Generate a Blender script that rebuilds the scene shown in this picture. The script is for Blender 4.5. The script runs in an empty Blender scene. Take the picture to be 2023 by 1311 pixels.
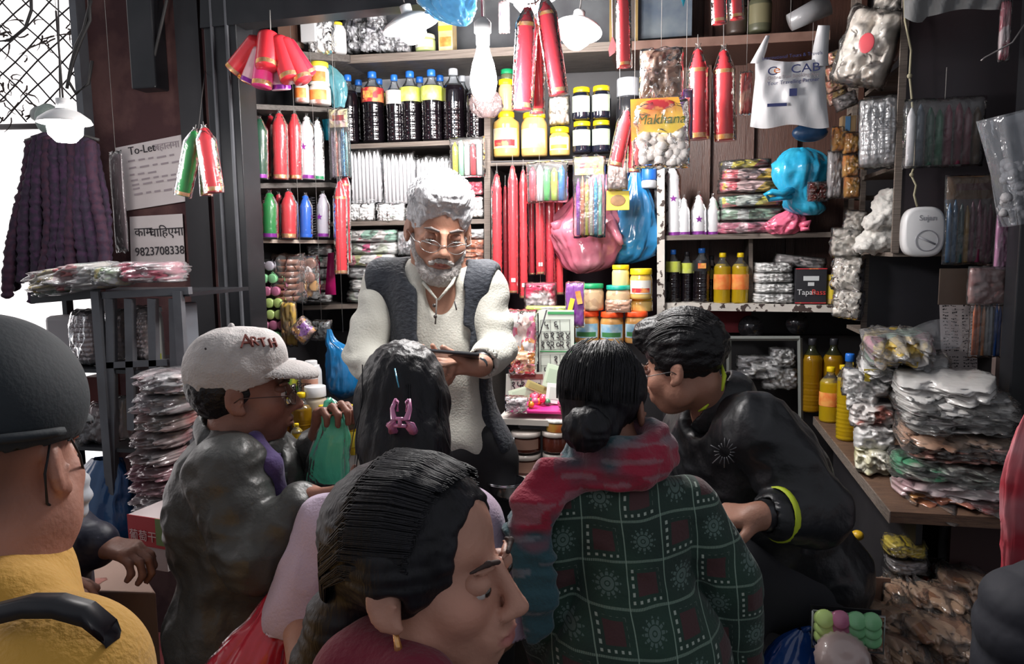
import bpy, bmesh, math, random
import numpy as np
from mathutils import Vector, Matrix, Euler
PI = math.pi
SC = bpy.context.scene
COL = SC.collection
# ---------------------------------------------------------------- camera
F = 1461.0
CAMP = np.array([0, 0, 1.75])
_yaw, _pit, _rol = math.radians(-12), math.radians(6.44), .013
_fw = np.array([math.sin(_yaw)*math.cos(_pit), math.cos(_yaw)*math.cos(_pit), -math.sin(_pit)])
_r0 = np.array([math.cos(_yaw), -math.sin(_yaw), 0.0])
_u0 = np.cross(_r0, _fw)
_cr = _r0*math.cos(_rol)-_u0*math.sin(_rol)
_cu = _u0*math.cos(_rol)+_r0*math.sin(_rol)
cam = bpy.data.cameras.new('camera'); cam.lens = 36*F/2023; cam.sensor_width = 36; cam.clip_start = .05
cam_o = bpy.data.objects.new('camera', cam); COL.objects.link(cam_o)
m = Matrix.Identity(4)
for i in range(3):
    m[i][0] = _cr[i]; m[i][1] = _cu[i]; m[i][2] = -_fw[i]; m[i][3] = CAMP[i]
cam_o.matrix_world = m
SC.camera = cam_o
SC.view_settings.view_transform = 'Standard'; SC.view_settings.look = 'None'
SC.view_settings.exposure = 0.8; SC.view_settings.gamma = 1; SC.view_settings.use_curve_mapping = False
SC.cycles.max_bounces = 6; SC.cycles.diffuse_bounces = 3; SC.cycles.glossy_bounces = 3
SC.cycles.transparent_max_bounces = 16; SC.cycles.transmission_bounces = 4
SC.cycles.caustics_reflective = False; SC.cycles.caustics_refractive = False
SC.cycles.sample_clamp_indirect = 4
# ---------------------------------------------------------------- world: bright street to the left, dim covered lane elsewhere
w = bpy.data.worlds.new('world'); SC.world = w; w.use_nodes = True
nt = w.node_tree; nt.nodes.clear()
wo = nt.nodes.new('ShaderNodeOutputWorld'); bg = nt.nodes.new('ShaderNodeBackground')
tc = nt.nodes.new('ShaderNodeTexCoord'); sp = nt.nodes.new('ShaderNodeVectorMath'); sp.operation = 'DOT_PRODUCT'
sp.inputs[1].default_value = (-.83, .55, .05)
rm = nt.nodes.new('ShaderNodeValToRGB')
nt.links.new(tc.outputs['Generated'], sp.inputs[0]); nt.links.new(sp.outputs['Value'], rm.inputs[0])
rm.color_ramp.elements[0].position = .55; rm.color_ramp.elements[0].color = (.19, .195, .21, 1)
rm.color_ramp.elements[1].position = .8; rm.color_ramp.elements[1].color = (1.0, .93, .93, 1)
nt.links.new(rm.outputs[0], bg.inputs[0]); bg.inputs[1].default_value = 1.0
nt.links.new(bg.outputs[0], wo.inputs[0])

# ---------------------------------------------------------------- pixel of the photograph -> point in the place
def ray(px, py): return _fw+_cr*((px-1011.5)/F)+_cu*((655.5-py)/F)
def P(px, py, Y): d = ray(px, py); return Vector(CAMP+d*(Y/d[1]))
def PX(px, py, X): d = ray(px, py); return Vector(CAMP+d*(X/d[0]))
def PZ(px, py, z): d = ray(px, py); return Vector(CAMP+d*((z-1.75)/d[2]))
def D(px, py, d): return Vector(CAMP+ray(px, py)*d)
def depth(p): return float((np.array(p)-CAMP) @ _fw)
def L(px, p): return px*depth(p)/F        # a length in pixels at point p, in metres

# ---------------------------------------------------------------- materials
MATS = {}
def nd(nt, t, **kw):
    n = nt.nodes.new(t)
    for k, v in kw.items(): setattr(n, k, v)
    return n
def M(key, col=(.5, .5, .5), rough=.5, metal=0, coat=0, bump=None, var=None, emit=None, estr=1, spec=.5, sheen=0, sss=0, alpha=1, stretch=None, attr=False):
    """opaque principled surface; bump=(scale,strength[,detail]); var=(colour2,scale,low,high)"""
    if key in MATS: return MATS[key]
    m = bpy.data.materials.new(key); m.use_nodes = True; nt = m.node_tree
    b = nt.nodes['Principled BSDF']
    b.inputs['Base Color'].default_value = (*col, 1); b.inputs['Roughness'].default_value = rough
    b.inputs['Metallic'].default_value = metal; b.inputs['Coat Weight'].default_value = coat; b.inputs['Coat Roughness'].default_value = .08
    b.inputs['Specular IOR Level'].default_value = spec; b.inputs['Sheen Weight'].default_value = sheen
    if sss: b.inputs['Subsurface Weight'].default_value = sss; b.inputs['Subsurface Radius'].default_value = (.02, .008, .004); b.inputs['Subsurface Scale'].default_value = .5
    if alpha < 1: b.inputs['Alpha'].default_value = alpha
    vec = None
    if bump or var:
        tc = nd(nt, 'ShaderNodeTexCoord'); vec = tc.outputs['Object']
        if stretch:
            mp = nd(nt, 'ShaderNodeMapping'); mp.inputs['Scale'].default_value = stretch
            nt.links.new(vec, mp.inputs[0]); vec = mp.outputs[0]
    if var:
        n = nd(nt, 'ShaderNodeTexNoise'); n.inputs['Scale'].default_value = var[1]; n.inputs['Detail'].default_value = 4
        nt.links.new(vec, n.inputs[0])
        r = nd(nt, 'ShaderNodeMapRange'); r.inputs[1].default_value = var[2] if len(var) > 2 else .35; r.inputs[2].default_value = var[3] if len(var) > 3 else .65
        nt.links.new(n.outputs[0], r.inputs[0])
        mx = nd(nt, 'ShaderNodeMix', data_type='RGBA'); mx.inputs[6].default_value = (*col, 1); mx.inputs[7].default_value = (*var[0], 1)
        nt.links.new(r.outputs[0], mx.inputs[0]); nt.links.new(mx.outputs[2], b.inputs['Base Color'])
    if attr:
        a = nd(nt, 'ShaderNodeVertexColor'); a.layer_name = 'own'
        nt.links.new(a.outputs[0], b.inputs['Base Color'])
    if bump:
        n2 = nd(nt, 'ShaderNodeTexNoise'); n2.inputs['Scale'].default_value = bump[0]; n2.inputs['Detail'].default_value = bump[2] if len(bump) > 2 else 3
        nt.links.new(vec, n2.inputs[0])
        bp = nd(nt, 'ShaderNodeBump'); bp.inputs['Strength'].default_value = bump[1]*(.55 if coat else 1); bp.inputs['Distance'].default_value = .01
        nt.links.new(n2.outputs[0], bp.inputs['Height']); nt.links.new(bp.outputs[0], b.inputs['Normal']); nt.links.new(bp.outputs[0], b.inputs['Coat Normal'])
    if emit: b.inputs['Emission Color'].default_value = (*emit, 1); b.inputs['Emission Strength'].default_value = estr
    MATS[key] = m; return m
def FILM(key, col=(1, 1, 1), opac=.12, rough=.12, bump=(35, .6), dif=None, gl=1.0):
    """thin plastic: see-through tint + a little diffuse + wrinkled gloss"""
    if key in MATS: return MATS[key]
    m = bpy.data.materials.new(key); m.use_nodes = True; nt = m.node_tree; nt.nodes.clear()
    out = nd(nt, 'ShaderNodeOutputMaterial')
    tr = nd(nt, 'ShaderNodeBsdfTransparent'); tr.inputs[0].default_value = (*col, 1)
    pr = nd(nt, 'ShaderNodeBsdfPrincipled'); pr.inputs['Base Color'].default_value = (*(dif or col), 1); pr.inputs['Roughness'].default_value = rough
    gs = nd(nt, 'ShaderNodeBsdfAnisotropic') if False else nd(nt, 'ShaderNodeBsdfGlossy'); gs.inputs['Roughness'].default_value = rough
    gs.inputs[0].default_value = (gl, gl, gl, 1)
    tc = nd(nt, 'ShaderNodeTexCoord'); n = nd(nt, 'ShaderNodeTexNoise'); n.inputs['Scale'].default_value = bump[0]; n.inputs['Detail'].default_value = 3; n.inputs['Distortion'].default_value = .6
    nt.links.new(tc.outputs['Object'], n.inputs[0])
    bp = nd(nt, 'ShaderNodeBump'); bp.inputs['Strength'].default_value = bump[1]; bp.inputs['Distance'].default_value = .012
    nt.links.new(n.outputs[0], bp.inputs['Height'])
    for q in (pr, gs): nt.links.new(bp.outputs[0], q.inputs['Normal'])
    m1 = nd(nt, 'ShaderNodeMixShader'); m1.inputs[0].default_value = opac
    nt.links.new(tr.outputs[0], m1.inputs[1]); nt.links.new(pr.outputs[0], m1.inputs[2])
    fr = nd(nt, 'ShaderNodeFresnel'); fr.inputs[0].default_value = 1.35; nt.links.new(bp.outputs[0], fr.inputs['Normal'])
    m2 = nd(nt, 'ShaderNodeMixShader'); nt.links.new(fr.outputs[0], m2.inputs[0])
    nt.links.new(m1.outputs[0], m2.inputs[1]); nt.links.new(gs.outputs[0], m2.inputs[2])
    nt.links.new(m2.outputs[0], out.inputs[0])
    MATS[key] = m; return m
def WOOD(key, c1, c2, sc=(1, 12, 12), rough=.6):
    return M(key, c1, rough=rough, var=(c2, 6, .35, .7), stretch=sc, bump=(25, .25))

# ---------------------------------------------------------------- objects
def link(name, data, parent=None, loc=(0, 0, 0), rot=(0, 0, 0), scale=(1, 1, 1)):
    o = bpy.data.objects.new(name, data); COL.objects.link(o)
    o.parent = parent; o.location = loc; o.rotation_euler = rot; o.scale = scale
    return o
def tag(o, label, cat, group=None, kind=None):
    if label: o['label'] = label
    if cat: o['category'] = cat
    if group: o['group'] = group
    if kind: o['kind'] = kind
    return o
def T(name, label, cat, loc=(0, 0, 0), rot=(0, 0, 0), group=None):
    return tag(link(name, None, None, loc, rot), label, cat, group)
def mesh(name, verts, faces, mat=None, smooth=True):
    me = bpy.data.meshes.new(name)
    me.from_pydata([tuple(map(float, v)) for v in verts], [], [tuple(map(int, f)) for f in faces]); me.update()
    if smooth: me.polygons.foreach_set('use_smooth', [True]*len(me.polygons))
    if mat: me.materials.append(mat)
    return me
def np_mesh(name, V, Q, mat=None):
    me = bpy.data.meshes.new(name); n = len(V); k = len(Q)
    me.vertices.add(n); me.vertices.foreach_set('co', np.asarray(V, np.float32).ravel())
    me.loops.add(4*k); me.loops.foreach_set('vertex_index', np.asarray(Q, np.int32).ravel())
    me.polygons.add(k); me.polygons.foreach_set('loop_start', np.arange(0, 4*k, 4, dtype=np.int32))
    me.update(calc_edges=True); me.polygons.foreach_set('use_smooth', [True]*k); me.update()
    if mat: me.materials.append(mat)
    return me
class MB:
    """collects pieces of one part"""
    def __init__(s): s.v = []; s.f = []
    def add(s, v, f):
        n = len(s.v); s.v += [Vector(x) for x in v]; s.f += [tuple(i+n for i in q) for q in f]; return s
    def box(s, c, d, rot=None, taper=1.0, shear=(0, 0)):
        hx, hy, hz = d[0]/2, d[1]/2, d[2]/2; R = Euler(rot).to_matrix() if rot else Matrix.Identity(3)
        vs = []
        for z in (-1, 1):
            k = taper if z > 0 else 1
            for x, y in ((-1, -1), (1, -1), (1, 1), (-1, 1)): vs.append(Vector(c)+R @ Vector((x*hx*k+z*shear[0], y*hy*k+z*shear[1], z*hz)))
        return s.add(vs, [(3, 2, 1, 0), (4, 5, 6, 7), (0, 1, 5, 4), (1, 2, 6, 5), (2, 3, 7, 6), (3, 0, 4, 7)])
    def hexa(s, a, b):   # two quads of 4 points
        return s.add(list(a)+list(b), [(3, 2, 1, 0), (4, 5, 6, 7), (0, 1, 5, 4), (1, 2, 6, 5), (2, 3, 7, 6), (3, 0, 4, 7)])
    def tube(s, pts, r, n=8, cap=True):
        pts = [Vector(p) for p in pts]; rs = r if isinstance(r, (list, tuple)) else [r]*len(pts)
        vs = []; up = None
        for i, p in enumerate(pts):
            t = (pts[min(i+1, len(pts)-1)]-pts[max(i-1, 0)])
            t = t.normalized() if t.length > 1e-9 else Vector((0, 0, 1))
            if up is None: up = Vector((0, 0, 1)) if abs(t.z) < .9 else Vector((1, 0, 0))
            a = t.cross(up)
            if a.length < 1e-6: a = t.orthogonal()
            a.normalize(); b = t.cross(a).normalized(); up = a.cross(t)*1.0 if False else up
            for k in range(n):
                th = 2*PI*k/n; vs.append(p+(a*math.cos(th)+b*math.sin(th))*rs[i])
        fs = [(i*n+k, i*n+(k+1) % n, (i+1)*n+(k+1) % n, (i+1)*n+k) for i in range(len(pts)-1) for k in range(n)]
        if cap: fs += [tuple(range(n))[::-1], tuple((len(pts)-1)*n+k for k in range(n))]
        return s.add(vs, fs)
    def lathe(s, prof, n=20, c=(0, 0, 0), wob=0, seed=0, cap=True):
        rnd = random.Random(seed); c = Vector(c); vs = []
        for r, z in prof:
            for k in range(n):
                th = 2*PI*k/n; rr = r*(1+wob*(rnd.random()-.5)); vs.append(c+Vector((rr*math.cos(th), rr*math.sin(th), z)))
        fs = [(i*n+k, i*n+(k+1) % n, (i+1)*n+(k+1) % n, (i+1)*n+k) for i in range(len(prof)-1) for k in range(n)]
        if cap: fs += [tuple(range(n))[::-1], tuple((len(prof)-1)*n+k for k in range(n))]
        return s.add(vs, fs)
    def sph(s, c, r, n=10, m=6, rot=None):
        c = Vector(c); r = (r, r, r) if not isinstance(r, (tuple, list)) else r; R = Euler(rot).to_matrix() if rot else None
        vs = []
        for i in range(m+1):
            ph = PI*i/m
            for k in range(n):
                th = 2*PI*k/n; v = Vector((r[0]*math.sin(ph)*math.cos(th), r[1]*math.sin(ph)*math.sin(th), r[2]*math.cos(ph)))
                vs.append(c+(R @ v if R else v))
        return s.add(vs, [(i*n+k, (i+1)*n+k, (i+1)*n+(k+1) % n, i*n+(k+1) % n) for i in range(m) for k in range(n)])
    def tf(s, mtx):
        s.v = [mtx @ v for v in s.v]; return s
    def me(s, name, mat=None, smooth=True, merge=0):
        me = mesh(name, s.v, s.f, mat, smooth)
        bm = bmesh.new(); bm.from_mesh(me)
        if merge: bmesh.ops.remove_doubles(bm, verts=bm.verts, dist=merge)
        bmesh.ops.recalc_face_normals(bm, faces=bm.faces)
        bm.to_mesh(me); bm.free()
        return me
    def ob(s, name, mat, parent=None, smooth=True, bevel=0, merge=0, loc=(0, 0, 0), rot=(0, 0, 0), auto=None):
        o = link(name, s.me(name, mat, smooth, merge), parent, loc, rot)
        if bevel:
            b = o.modifiers.new('b', 'BEVEL'); b.width = bevel; b.segments = 2; b.limit_method = 'ANGLE'
        return o
def struct(name, mb, mat, smooth=False):
    o = mb.ob(name, mat, None, smooth); o['kind'] = 'structure'; return o
CACHE = {}
def cm(key, fn):
    """mesh data built once and shared by copies"""
    if key not in CACHE: CACHE[key] = fn()
    return CACHE[key]
def dup(root, loc=None, rot=None, label=None, scale=None):
    r = root.copy(); COL.objects.link(r)
    if loc is not None: r.location = loc
    if rot is not None: r.rotation_euler = rot
    if scale is not None: r.scale = scale
    if label: r['label'] = label
    for ch in root.children:
        c = ch.copy(); COL.objects.link(c); c.parent = r
        for g in ch.children:
            d = g.copy(); COL.objects.link(d); d.parent = c
    return r
def text(name, body, size, mat, parent, loc, rot=(PI/2, 0, 0), ext=.0006, align='CENTER', sx=1, shear=0):
    cu = bpy.data.curves.new(name, 'FONT'); cu.body = body; cu.size = size; cu.align_x = align; cu.extrude = ext; cu.shear = shear; cu.resolution_u = 3
    o = bpy.data.objects.new(name, cu); COL.objects.link(o)
    me = bpy.data.meshes.new_from_object(o); me.name = name
    bpy.data.objects.remove(o); me.materials.clear(); me.materials.append(mat)
    return link(name, me, parent, loc, rot, (sx, 1, 1))

# ---------------------------------------------------------------- numpy value noise
def _hash(i, j, k, s=0):
    h = (i*374761393+j*668265263+k*2147483647 % 1000003+k*1274126177+s*974634777) & 0xffffffff
    h = ((h ^ (h >> 13))*1274126177) & 0xffffffff
    return ((h ^ (h >> 16)) & 0xffff)/32767.5-1
def vnoise(p, sc=(1, 1, 1), seed=0):
    q = np.asarray(p, float)*np.asarray(sc); i = np.floor(q).astype(np.int64); f = q-i; f = f*f*(3-2*f); r = 0
    for a in (0, 1):
        for b in (0, 1):
            for c in (0, 1):
                wt = (f[:, 0] if a else 1-f[:, 0])*(f[:, 1] if b else 1-f[:, 1])*(f[:, 2] if c else 1-f[:, 2])
                r = r+wt*_hash(i[:, 0]+a, i[:, 1]+b, i[:, 2]+c, seed)
    return r
# ---------------------------------------------------------------- smooth body surfaces from a distance field
class Field:
    def __init__(s, lo, hi, h):
        s.lo = np.array(lo, float); s.h = h
        s.n = np.ceil((np.array(hi)-s.lo)/h).astype(int)+1
        s.F = np.full(s.n, .2, np.float32)
        s.ax = [s.lo[i]+h*np.arange(s.n[i]) for i in range(3)]
    def blk(s, lo, hi):
        sl = []
        for i in range(3):
            a = max(0, int((lo[i]-s.lo[i])/s.h)); b = min(s.n[i], int((hi[i]-s.lo[i])/s.h)+2)
            if b <= a: return None
            sl.append(slice(a, b))
        sl = tuple(sl)
        return sl, s.ax[0][sl[0]][:, None, None], s.ax[1][sl[1]][None, :, None], s.ax[2][sl[2]][None, None, :]
    def put(s, fn, lo, hi, k=.02, op='u'):
        pad = k+.02
        b = s.blk(np.array(lo)-pad, np.array(hi)+pad)
        if b is None: return s
        sl, X, Y, Z = b; d = fn(X, Y, Z); A = s.F[sl]
        if op == 'u':
            hh = np.maximum(k-np.abs(A-d), 0)/max(k, 1e-6); s.F[sl] = np.minimum(A, d)-hh*hh*k*.25
        elif op == 's':
            d = -d; hh = np.maximum(k-np.abs(A-d), 0)/max(k, 1e-6); s.F[sl] = np.maximum(A, d)+hh*hh*k*.25
        return s
    def ell(s, c, r, R=None, k=.02, op='u'):
        c = np.array(c, float); r = np.array(r, float) if hasattr(r, '__len__') else np.array([r]*3, float)
        Rm = np.array(R.to_3x3() if hasattr(R, 'to_3x3') else R) if R is not None else np.eye(3)
        def fn(X, Y, Z):
            x, y, z = X-c[0], Y-c[1], Z-c[2]
            a = (Rm[0, 0]*x+Rm[1, 0]*y+Rm[2, 0]*z)/r[0]; b = (Rm[0, 1]*x+Rm[1, 1]*y+Rm[2, 1]*z)/r[1]; e = (Rm[0, 2]*x+Rm[1, 2]*y+Rm[2, 2]*z)/r[2]
            k0 = np.sqrt(a*a+b*b+e*e); k1 = np.sqrt((a/r[0])**2+(b/r[1])**2+(e/r[2])**2)
            return k0*(k0-1)/np.maximum(k1, 1e-6)
        m = float(r.max()); return s.put(fn, c-m, c+m, k, op)
    def cap(s, a, b, ra, rb=None, k=.02, op='u', sq=None):
        """tapered limb from a to b"""
        a = np.array(a, float); b = np.array(b, float); rb = ra if rb is None else rb; ab = b-a; l2 = float(ab@ab)+1e-12
        def fn(X, Y, Z):
            x, y, z = X-a[0], Y-a[1], Z-a[2]
            t = np.clip((x*ab[0]+y*ab[1]+z*ab[2])/l2, 0, 1)
            return np.sqrt((x-t*ab[0])**2+(y-t*ab[1])**2+(z-t*ab[2])**2)-(ra+(rb-ra)*t)
        m = max(ra, rb); return s.put(fn, np.minimum(a, b)-m, np.maximum(a, b)+m, k, op)
    def path(s, pts, rs, k=.02, op='u'):
        for i in range(len(pts)-1): s.cap(pts[i], pts[i+1], rs[i], rs[i+1], k, op)
        return s
    def box(s, c, hsz, rad=.01, R=None, k=.02, op='u'):
        c = np.array(c, float); hs = np.array(hsz, float)-rad
        Rm = np.array(R.to_3x3() if hasattr(R, 'to_3x3') else R) if R is not None else np.eye(3)
        def fn(X, Y, Z):
            x, y, z = X-c[0], Y-c[1], Z-c[2]
            q = [np.abs(Rm[0, j]*x+Rm[1, j]*y+Rm[2, j]*z)-hs[j] for j in range(3)]
            o = np.sqrt(sum(np.maximum(t, 0)**2 for t in q)); return o+np.minimum(np.maximum(np.maximum(q[0], q[1]), q[2]), 0)-rad
        m = float(np.linalg.norm(hs)+rad); return s.put(fn, c-m, c+m, k, op)
    def cut(s, pt, nrm):
        """keep only the side the normal points away from"""
        X, Y, Z = s.ax[0][:, None, None], s.ax[1][None, :, None], s.ax[2][None, None, :]
        n = np.array(nrm, float); n /= np.linalg.norm(n)
        s.F = np.maximum(s.F, (X-pt[0])*n[0]+(Y-pt[1])*n[1]+(Z-pt[2])*n[2]).astype(np.float32); return s
    def mesh(s, name, mat, disp=None, smooth=1):
        Fd = s.F.copy()
        Fd[0] = Fd[-1] = .2; Fd[:, 0] = Fd[:, -1] = .2; Fd[:, :, 0] = Fd[:, :, -1] = .2
        ins = Fd < 0
        cs = np.zeros(tuple(s.n-1), np.int16)
        for a in (0, 1):
            for b in (0, 1):
                for c in (0, 1): cs += ins[a:s.n[0]-1+a, b:s.n[1]-1+b, c:s.n[2]-1+c]
        act = (cs > 0) & (cs < 8); idx = -np.ones(act.shape, np.int64); ci = np.argwhere(act); idx[act] = np.arange(len(ci))
        if len(ci) == 0: return np_mesh(name, np.zeros((0, 3)), np.zeros((0, 4)), mat)
        acc = np.zeros((len(ci), 3)); cnt = np.zeros(len(ci))
        C = [(a, b, c) for a in (0, 1) for b in (0, 1) for c in (0, 1)]
        val = {c: Fd[ci[:, 0]+c[0], ci[:, 1]+c[1], ci[:, 2]+c[2]] for c in C}
        for c in C:
            for ax in range(3):
                if c[ax] == 0:
                    e = list(c); e[ax] = 1; e = tuple(e); v0, v1 = val[c], val[e]; cr = (v0 < 0) != (v1 < 0)
                    t = np.where(cr, v0/np.where(cr, v0-v1, 1), 0)
                    for q in range(3): acc[:, q] += np.where(cr, c[q]+(t if q == ax else 0), 0)
                    cnt += cr
        V = s.lo+(ci+acc/cnt[:, None])*s.h
        Q = []
        for ax in range(3):
            u, v = (ax+1) % 3, (ax+2) % 3
            A = [slice(1, -1)]*3; A[ax] = slice(0, -1); B = [slice(1, -1)]*3; B[ax] = slice(1, None)
            i0, i1 = ins[tuple(A)], ins[tuple(B)]
            pos = np.argwhere(i0 != i1); off = np.ones(3, int); off[ax] = 0; pos2 = pos+off
            flip = i0[tuple(pos.T)]
            def g(du, dv):
                q = pos2.copy(); q[:, u] -= du; q[:, v] -= dv; return idx[tuple(q.T)]
            a, b, c, d = g(1, 1), g(0, 1), g(0, 0), g(1, 0)
            q1 = np.stack([a, b, c, d], 1); q1[~flip] = q1[~flip][:, ::-1]; Q.append(q1)
        Q = np.concatenate(Q)
        N = len(V)
        def gather(src, w_=None):
            out = np.zeros((N, 3))
            for i in range(4):
                for q in range(3): out[:, q] += np.bincount(Q[:, i], src(i)[:, q], N)
            return out
        ct = 2*sum(np.bincount(Q[:, i], minlength=N) for i in range(4))
        for _ in range(smooth):
            sm = gather(lambda i: V[Q[:, (i+1) % 4]]+V[Q[:, i-1]]); V = V*.5+sm/ct[:, None]*.5
        if disp is not None:
            fn = np.cross(V[Q[:, 2]]-V[Q[:, 0]], V[Q[:, 3]]-V[Q[:, 1]]); nrm = gather(lambda i: fn)
            nrm /= np.linalg.norm(nrm, axis=1)[:, None]+1e-9
            V = V+nrm*disp(V)[:, None]
        s.V = V
        return np_mesh(name, V, Q, mat)
def put_world(name, me, parent):
    """me holds world coordinates; parent is an unrotated Empty"""
    o = link(name, me, parent)
    q = parent; off = Vector((0, 0, 0))
    while q is not None: off += q.location; q = q.parent
    if parent is not None and parent.type == 'EMPTY' or parent is not None:
        co = np.empty(len(me.vertices)*3, np.float32); me.vertices.foreach_get('co', co)
        co = (co.reshape(-1, 3)-np.array(off, np.float32)).ravel(); me.vertices.foreach_set('co', co); me.update()
    return o
def paint(me, fn):
    """per-vertex own colour; fn(V)->(n,3)"""
    n = len(me.vertices); co = np.empty(n*3, np.float32); me.vertices.foreach_get('co', co); c = fn(co.reshape(-1, 3))
    a = me.color_attributes.new('own', 'FLOAT_COLOR', 'POINT'); a.data.foreach_set('color', np.hstack([c, np.ones((n, 1))]).astype(np.float32).ravel())
# ================================================================ materials of the place
m_black = M('black_paint', (.012, .013, .016), rough=.35, var=((.03, .03, .034), 5, .4, .8))
m_dark = M('dark_board', (.02, .019, .022), rough=.5, var=((.035, .033, .036), 3, .35, .75), bump=(8, .1))
m_ply = WOOD('plywood_grey', (.12, .105, .095), (.06, .052, .047), (2, 14, 30))
m_plyedge = WOOD('plywood_edge', (.25, .205, .175), (.1, .08, .065), (1, 8, 90))
m_brown = WOOD('brown_panel', (.11, .05, .035), (.07, .03, .022), (18, 18, 1), rough=.4)
m_brick = M('old_plaster', (.055, .02, .022), rough=.9, var=((.1, .045, .042), 7, .45, .62), bump=(14, .9, 6))
m_chip = M('chipped_white_paint', (.62, .58, .53), rough=.6, var=((.06, .04, .035), 26, .55, .57), bump=(26, .4))
m_metal = M('grey_metal', (.13, .135, .15), rough=.45, metal=.2, var=((.09, .09, .1), 9, .4, .7))
m_floor = M('shop_floor', (.06, .05, .045), rough=.8, var=((.03, .025, .02), 4), bump=(10, .3))
m_street = M('street', (.09, .085, .08), rough=.9, var=((.05, .047, .045), 3), bump=(12, .5))
m_wire = M('wire', (.035, .032, .032), rough=.6)
m_paper = M('paper', (.62, .56, .56), rough=.8, var=((.5, .44, .44), 5, .3, .8))
m_ink = M('ink', (.03, .025, .03), rough=.8)
m_inkpale = M('faded_ink', (.3, .25, .27), rough=.8)
m_white = M('white_plastic', (.72, .72, .73), rough=.35)
YF, YB = 3.15, 3.52
# ground, platform, walls, ceiling
struct('floor', MB().box((0, 1, -.05), (9, 12, .1)), m_street)
struct('trim_1', MB().box((-.35, 3.0, .11), (2.75, 1.1, .22)), m_floor)      # raised shop platform
struct('wall_back', MB().box((-.35, YB+.05, 1.6), (3.3, .1, 3.2)), m_dark)
struct('wall_left', MB().box((-1.8, 3.05, 1.6), (.1, .9, 3.2)), m_dark)
struct('wall_right', MB().box((1.24, 2.75, 1.6), (.1, 1.6, 3.2)), m_dark)
struct('ceiling', MB().box((-.3, 2.6, 3.05), (3.2, 2.05, .08)), m_dark)
# brick pier left of the stall
a, b = P(187, 300, 2.62), P(440, 300, 2.62)
struct('wall_front', MB().box(((a.x+b.x)/2, 2.72, 1.7), (b.x-a.x, .2, 3.4)), m_brick)
struct('trim_2', MB().box((a.x-.008, 2.6, 1.7), (.03, .06, 3.4)), m_metal)
# brown panelling on the back wall of the right bay
a, b = P(1320, 300, YB), P(1700, 300, YB)
pn = MB().box(((a.x+b.x)/2, YB-.01, 2.2), (b.x-a.x, .02, 1.4))
struct('trim_3', pn, m_brown)
mb = MB()
for px in (1395, 1480, 1565):
    q = P(px, 300, YB-.03); mb.box((q.x, YB-.035, 2.2), (.035, .03, 1.4))
struct('trim_4', mb, m_brown)
# ---------------------------------------------------------------- the black corner post (metal), a thing of the stall front
a, b = P(428, 300, 2.6), P(490, 300, 2.6)
t = T('corner_post', 'tall black metal post at the left edge of the stall', 'post', ((a.x+b.x)/2, 2.62, 0))
w = b.x-a.x
MB().box((0, 0, 1.55), (w, .12, 3.1)).ob('post_body', m_black, t, False, .004)
for k in (-.2, .25): MB().box((w*k, -.066, 1.55), (.008, .012, 3.1)).ob('ridge', m_metal, t, False)
a = P(440, 40, 2.58); b = P(1480, 0, 2.58)
t = T('fascia_beam', 'dark metal beam across the top of the stall front', 'beam', (-.6, 2.62, 2.66))
a, b, c, d = P(395, -60, 2.55), P(395, 55, 2.55), P(900, 0, 2.55), P(900, -120, 2.55)
MB().hexa([a-t.location, b-t.location, c-t.location, d-t.location], [p+Vector((0, .08, 0))-t.location for p in (a, b, c, d)]).ob('beam_body', m_black, t, False)
# conduit / hanging dark thing on brick pier
a = P(290, 60, 2.58)
t = T('meter_box', 'long dark box fixed high on the brick pier', 'box', a)
MB().box((0, 0, .0), (L(55, a), .08, L(230, a))).ob('box_body', m_black, t, False, .006)
mb = MB()
mb.tube([Vector((.1, -.03, .3)), Vector((.11, -.02, .1)), Vector((.05, -.03, -.1)), Vector((-.01, -.03, -.22))], .006); mb.ob('cable', m_wire, t)

# ---------------------------------------------------------------- shelving
def shelf(name, label, front, back, th, mat=m_ply, edge=m_plyedge, y0=YF, y1=YB-.02, group=None):
    """front=(pxL,pyL,pxR,pyR) top edge of the front face at plane y0"""
    a, b = P(front[0], front[1], y0), P(front[2], front[3], y0)
    c = (a+b)/2; t = T(name, label, 'shelf', c, group=group)
    a, b = a-c, b-c; dz = Vector((0, 0, -th)); dy = Vector((0, y1-y0, 0))
    MB().hexa([a+dz, b+dz, b+dz+dy, a+dz+dy], [a, b, b+dy, a+dy]).ob('board', mat, t, False)
    e = Vector((0, -.004, 0)); MB().hexa([a+dz+e, b+dz+e, b+dz, a+dz], [a+e, b+e, b, a]).ob('edge_strip', edge, t, False)
    return t
G = 'plywood shelves of the back rack'
shelf('shelf_board', 'long plywood shelf over the dark bottles, topmost of the left bay', (640, 112, 1205, 83), 0, .035, group=G)
shelf('shelf_board', 'plywood shelf carrying the dark bottles with blue caps', (690, 285, 962, 274), 0, .02, group=G)
shelf('shelf_board', 'plywood shelf carrying the white candle bundles', (655, 438, 962, 432), 0, .02, group=G)
shelf('shelf_board', 'lowest plywood shelf of the left bay, behind the standing man', (600, 603, 970, 590), 0, .022, group=G)
shelf('shelf_board', 'plywood shelf carrying the mustard and black jars', (968, 318, 1255, 312), 0, .022, group=G)
shelf('shelf_board', 'brown shelf above the hanging pair of red candles', (1205, 84, 1640, 60), 0, .035, mat=m_brown, edge=M('brownedge', (.24, .14, .11), .5, var=((.15, .08, .06), 9)), group=G)
shelf('shelf_board', 'plywood shelf carrying the short white candles and candy packets', (1312, 465, 1645, 458), 0, .02, group=G)
shelf('shelf_board', 'chipped white painted shelf carrying soy and yellow oil bottles', (1312, 598, 1645, 602), 0, .03, mat=m_chip, edge=m_chip, group=G)
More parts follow.
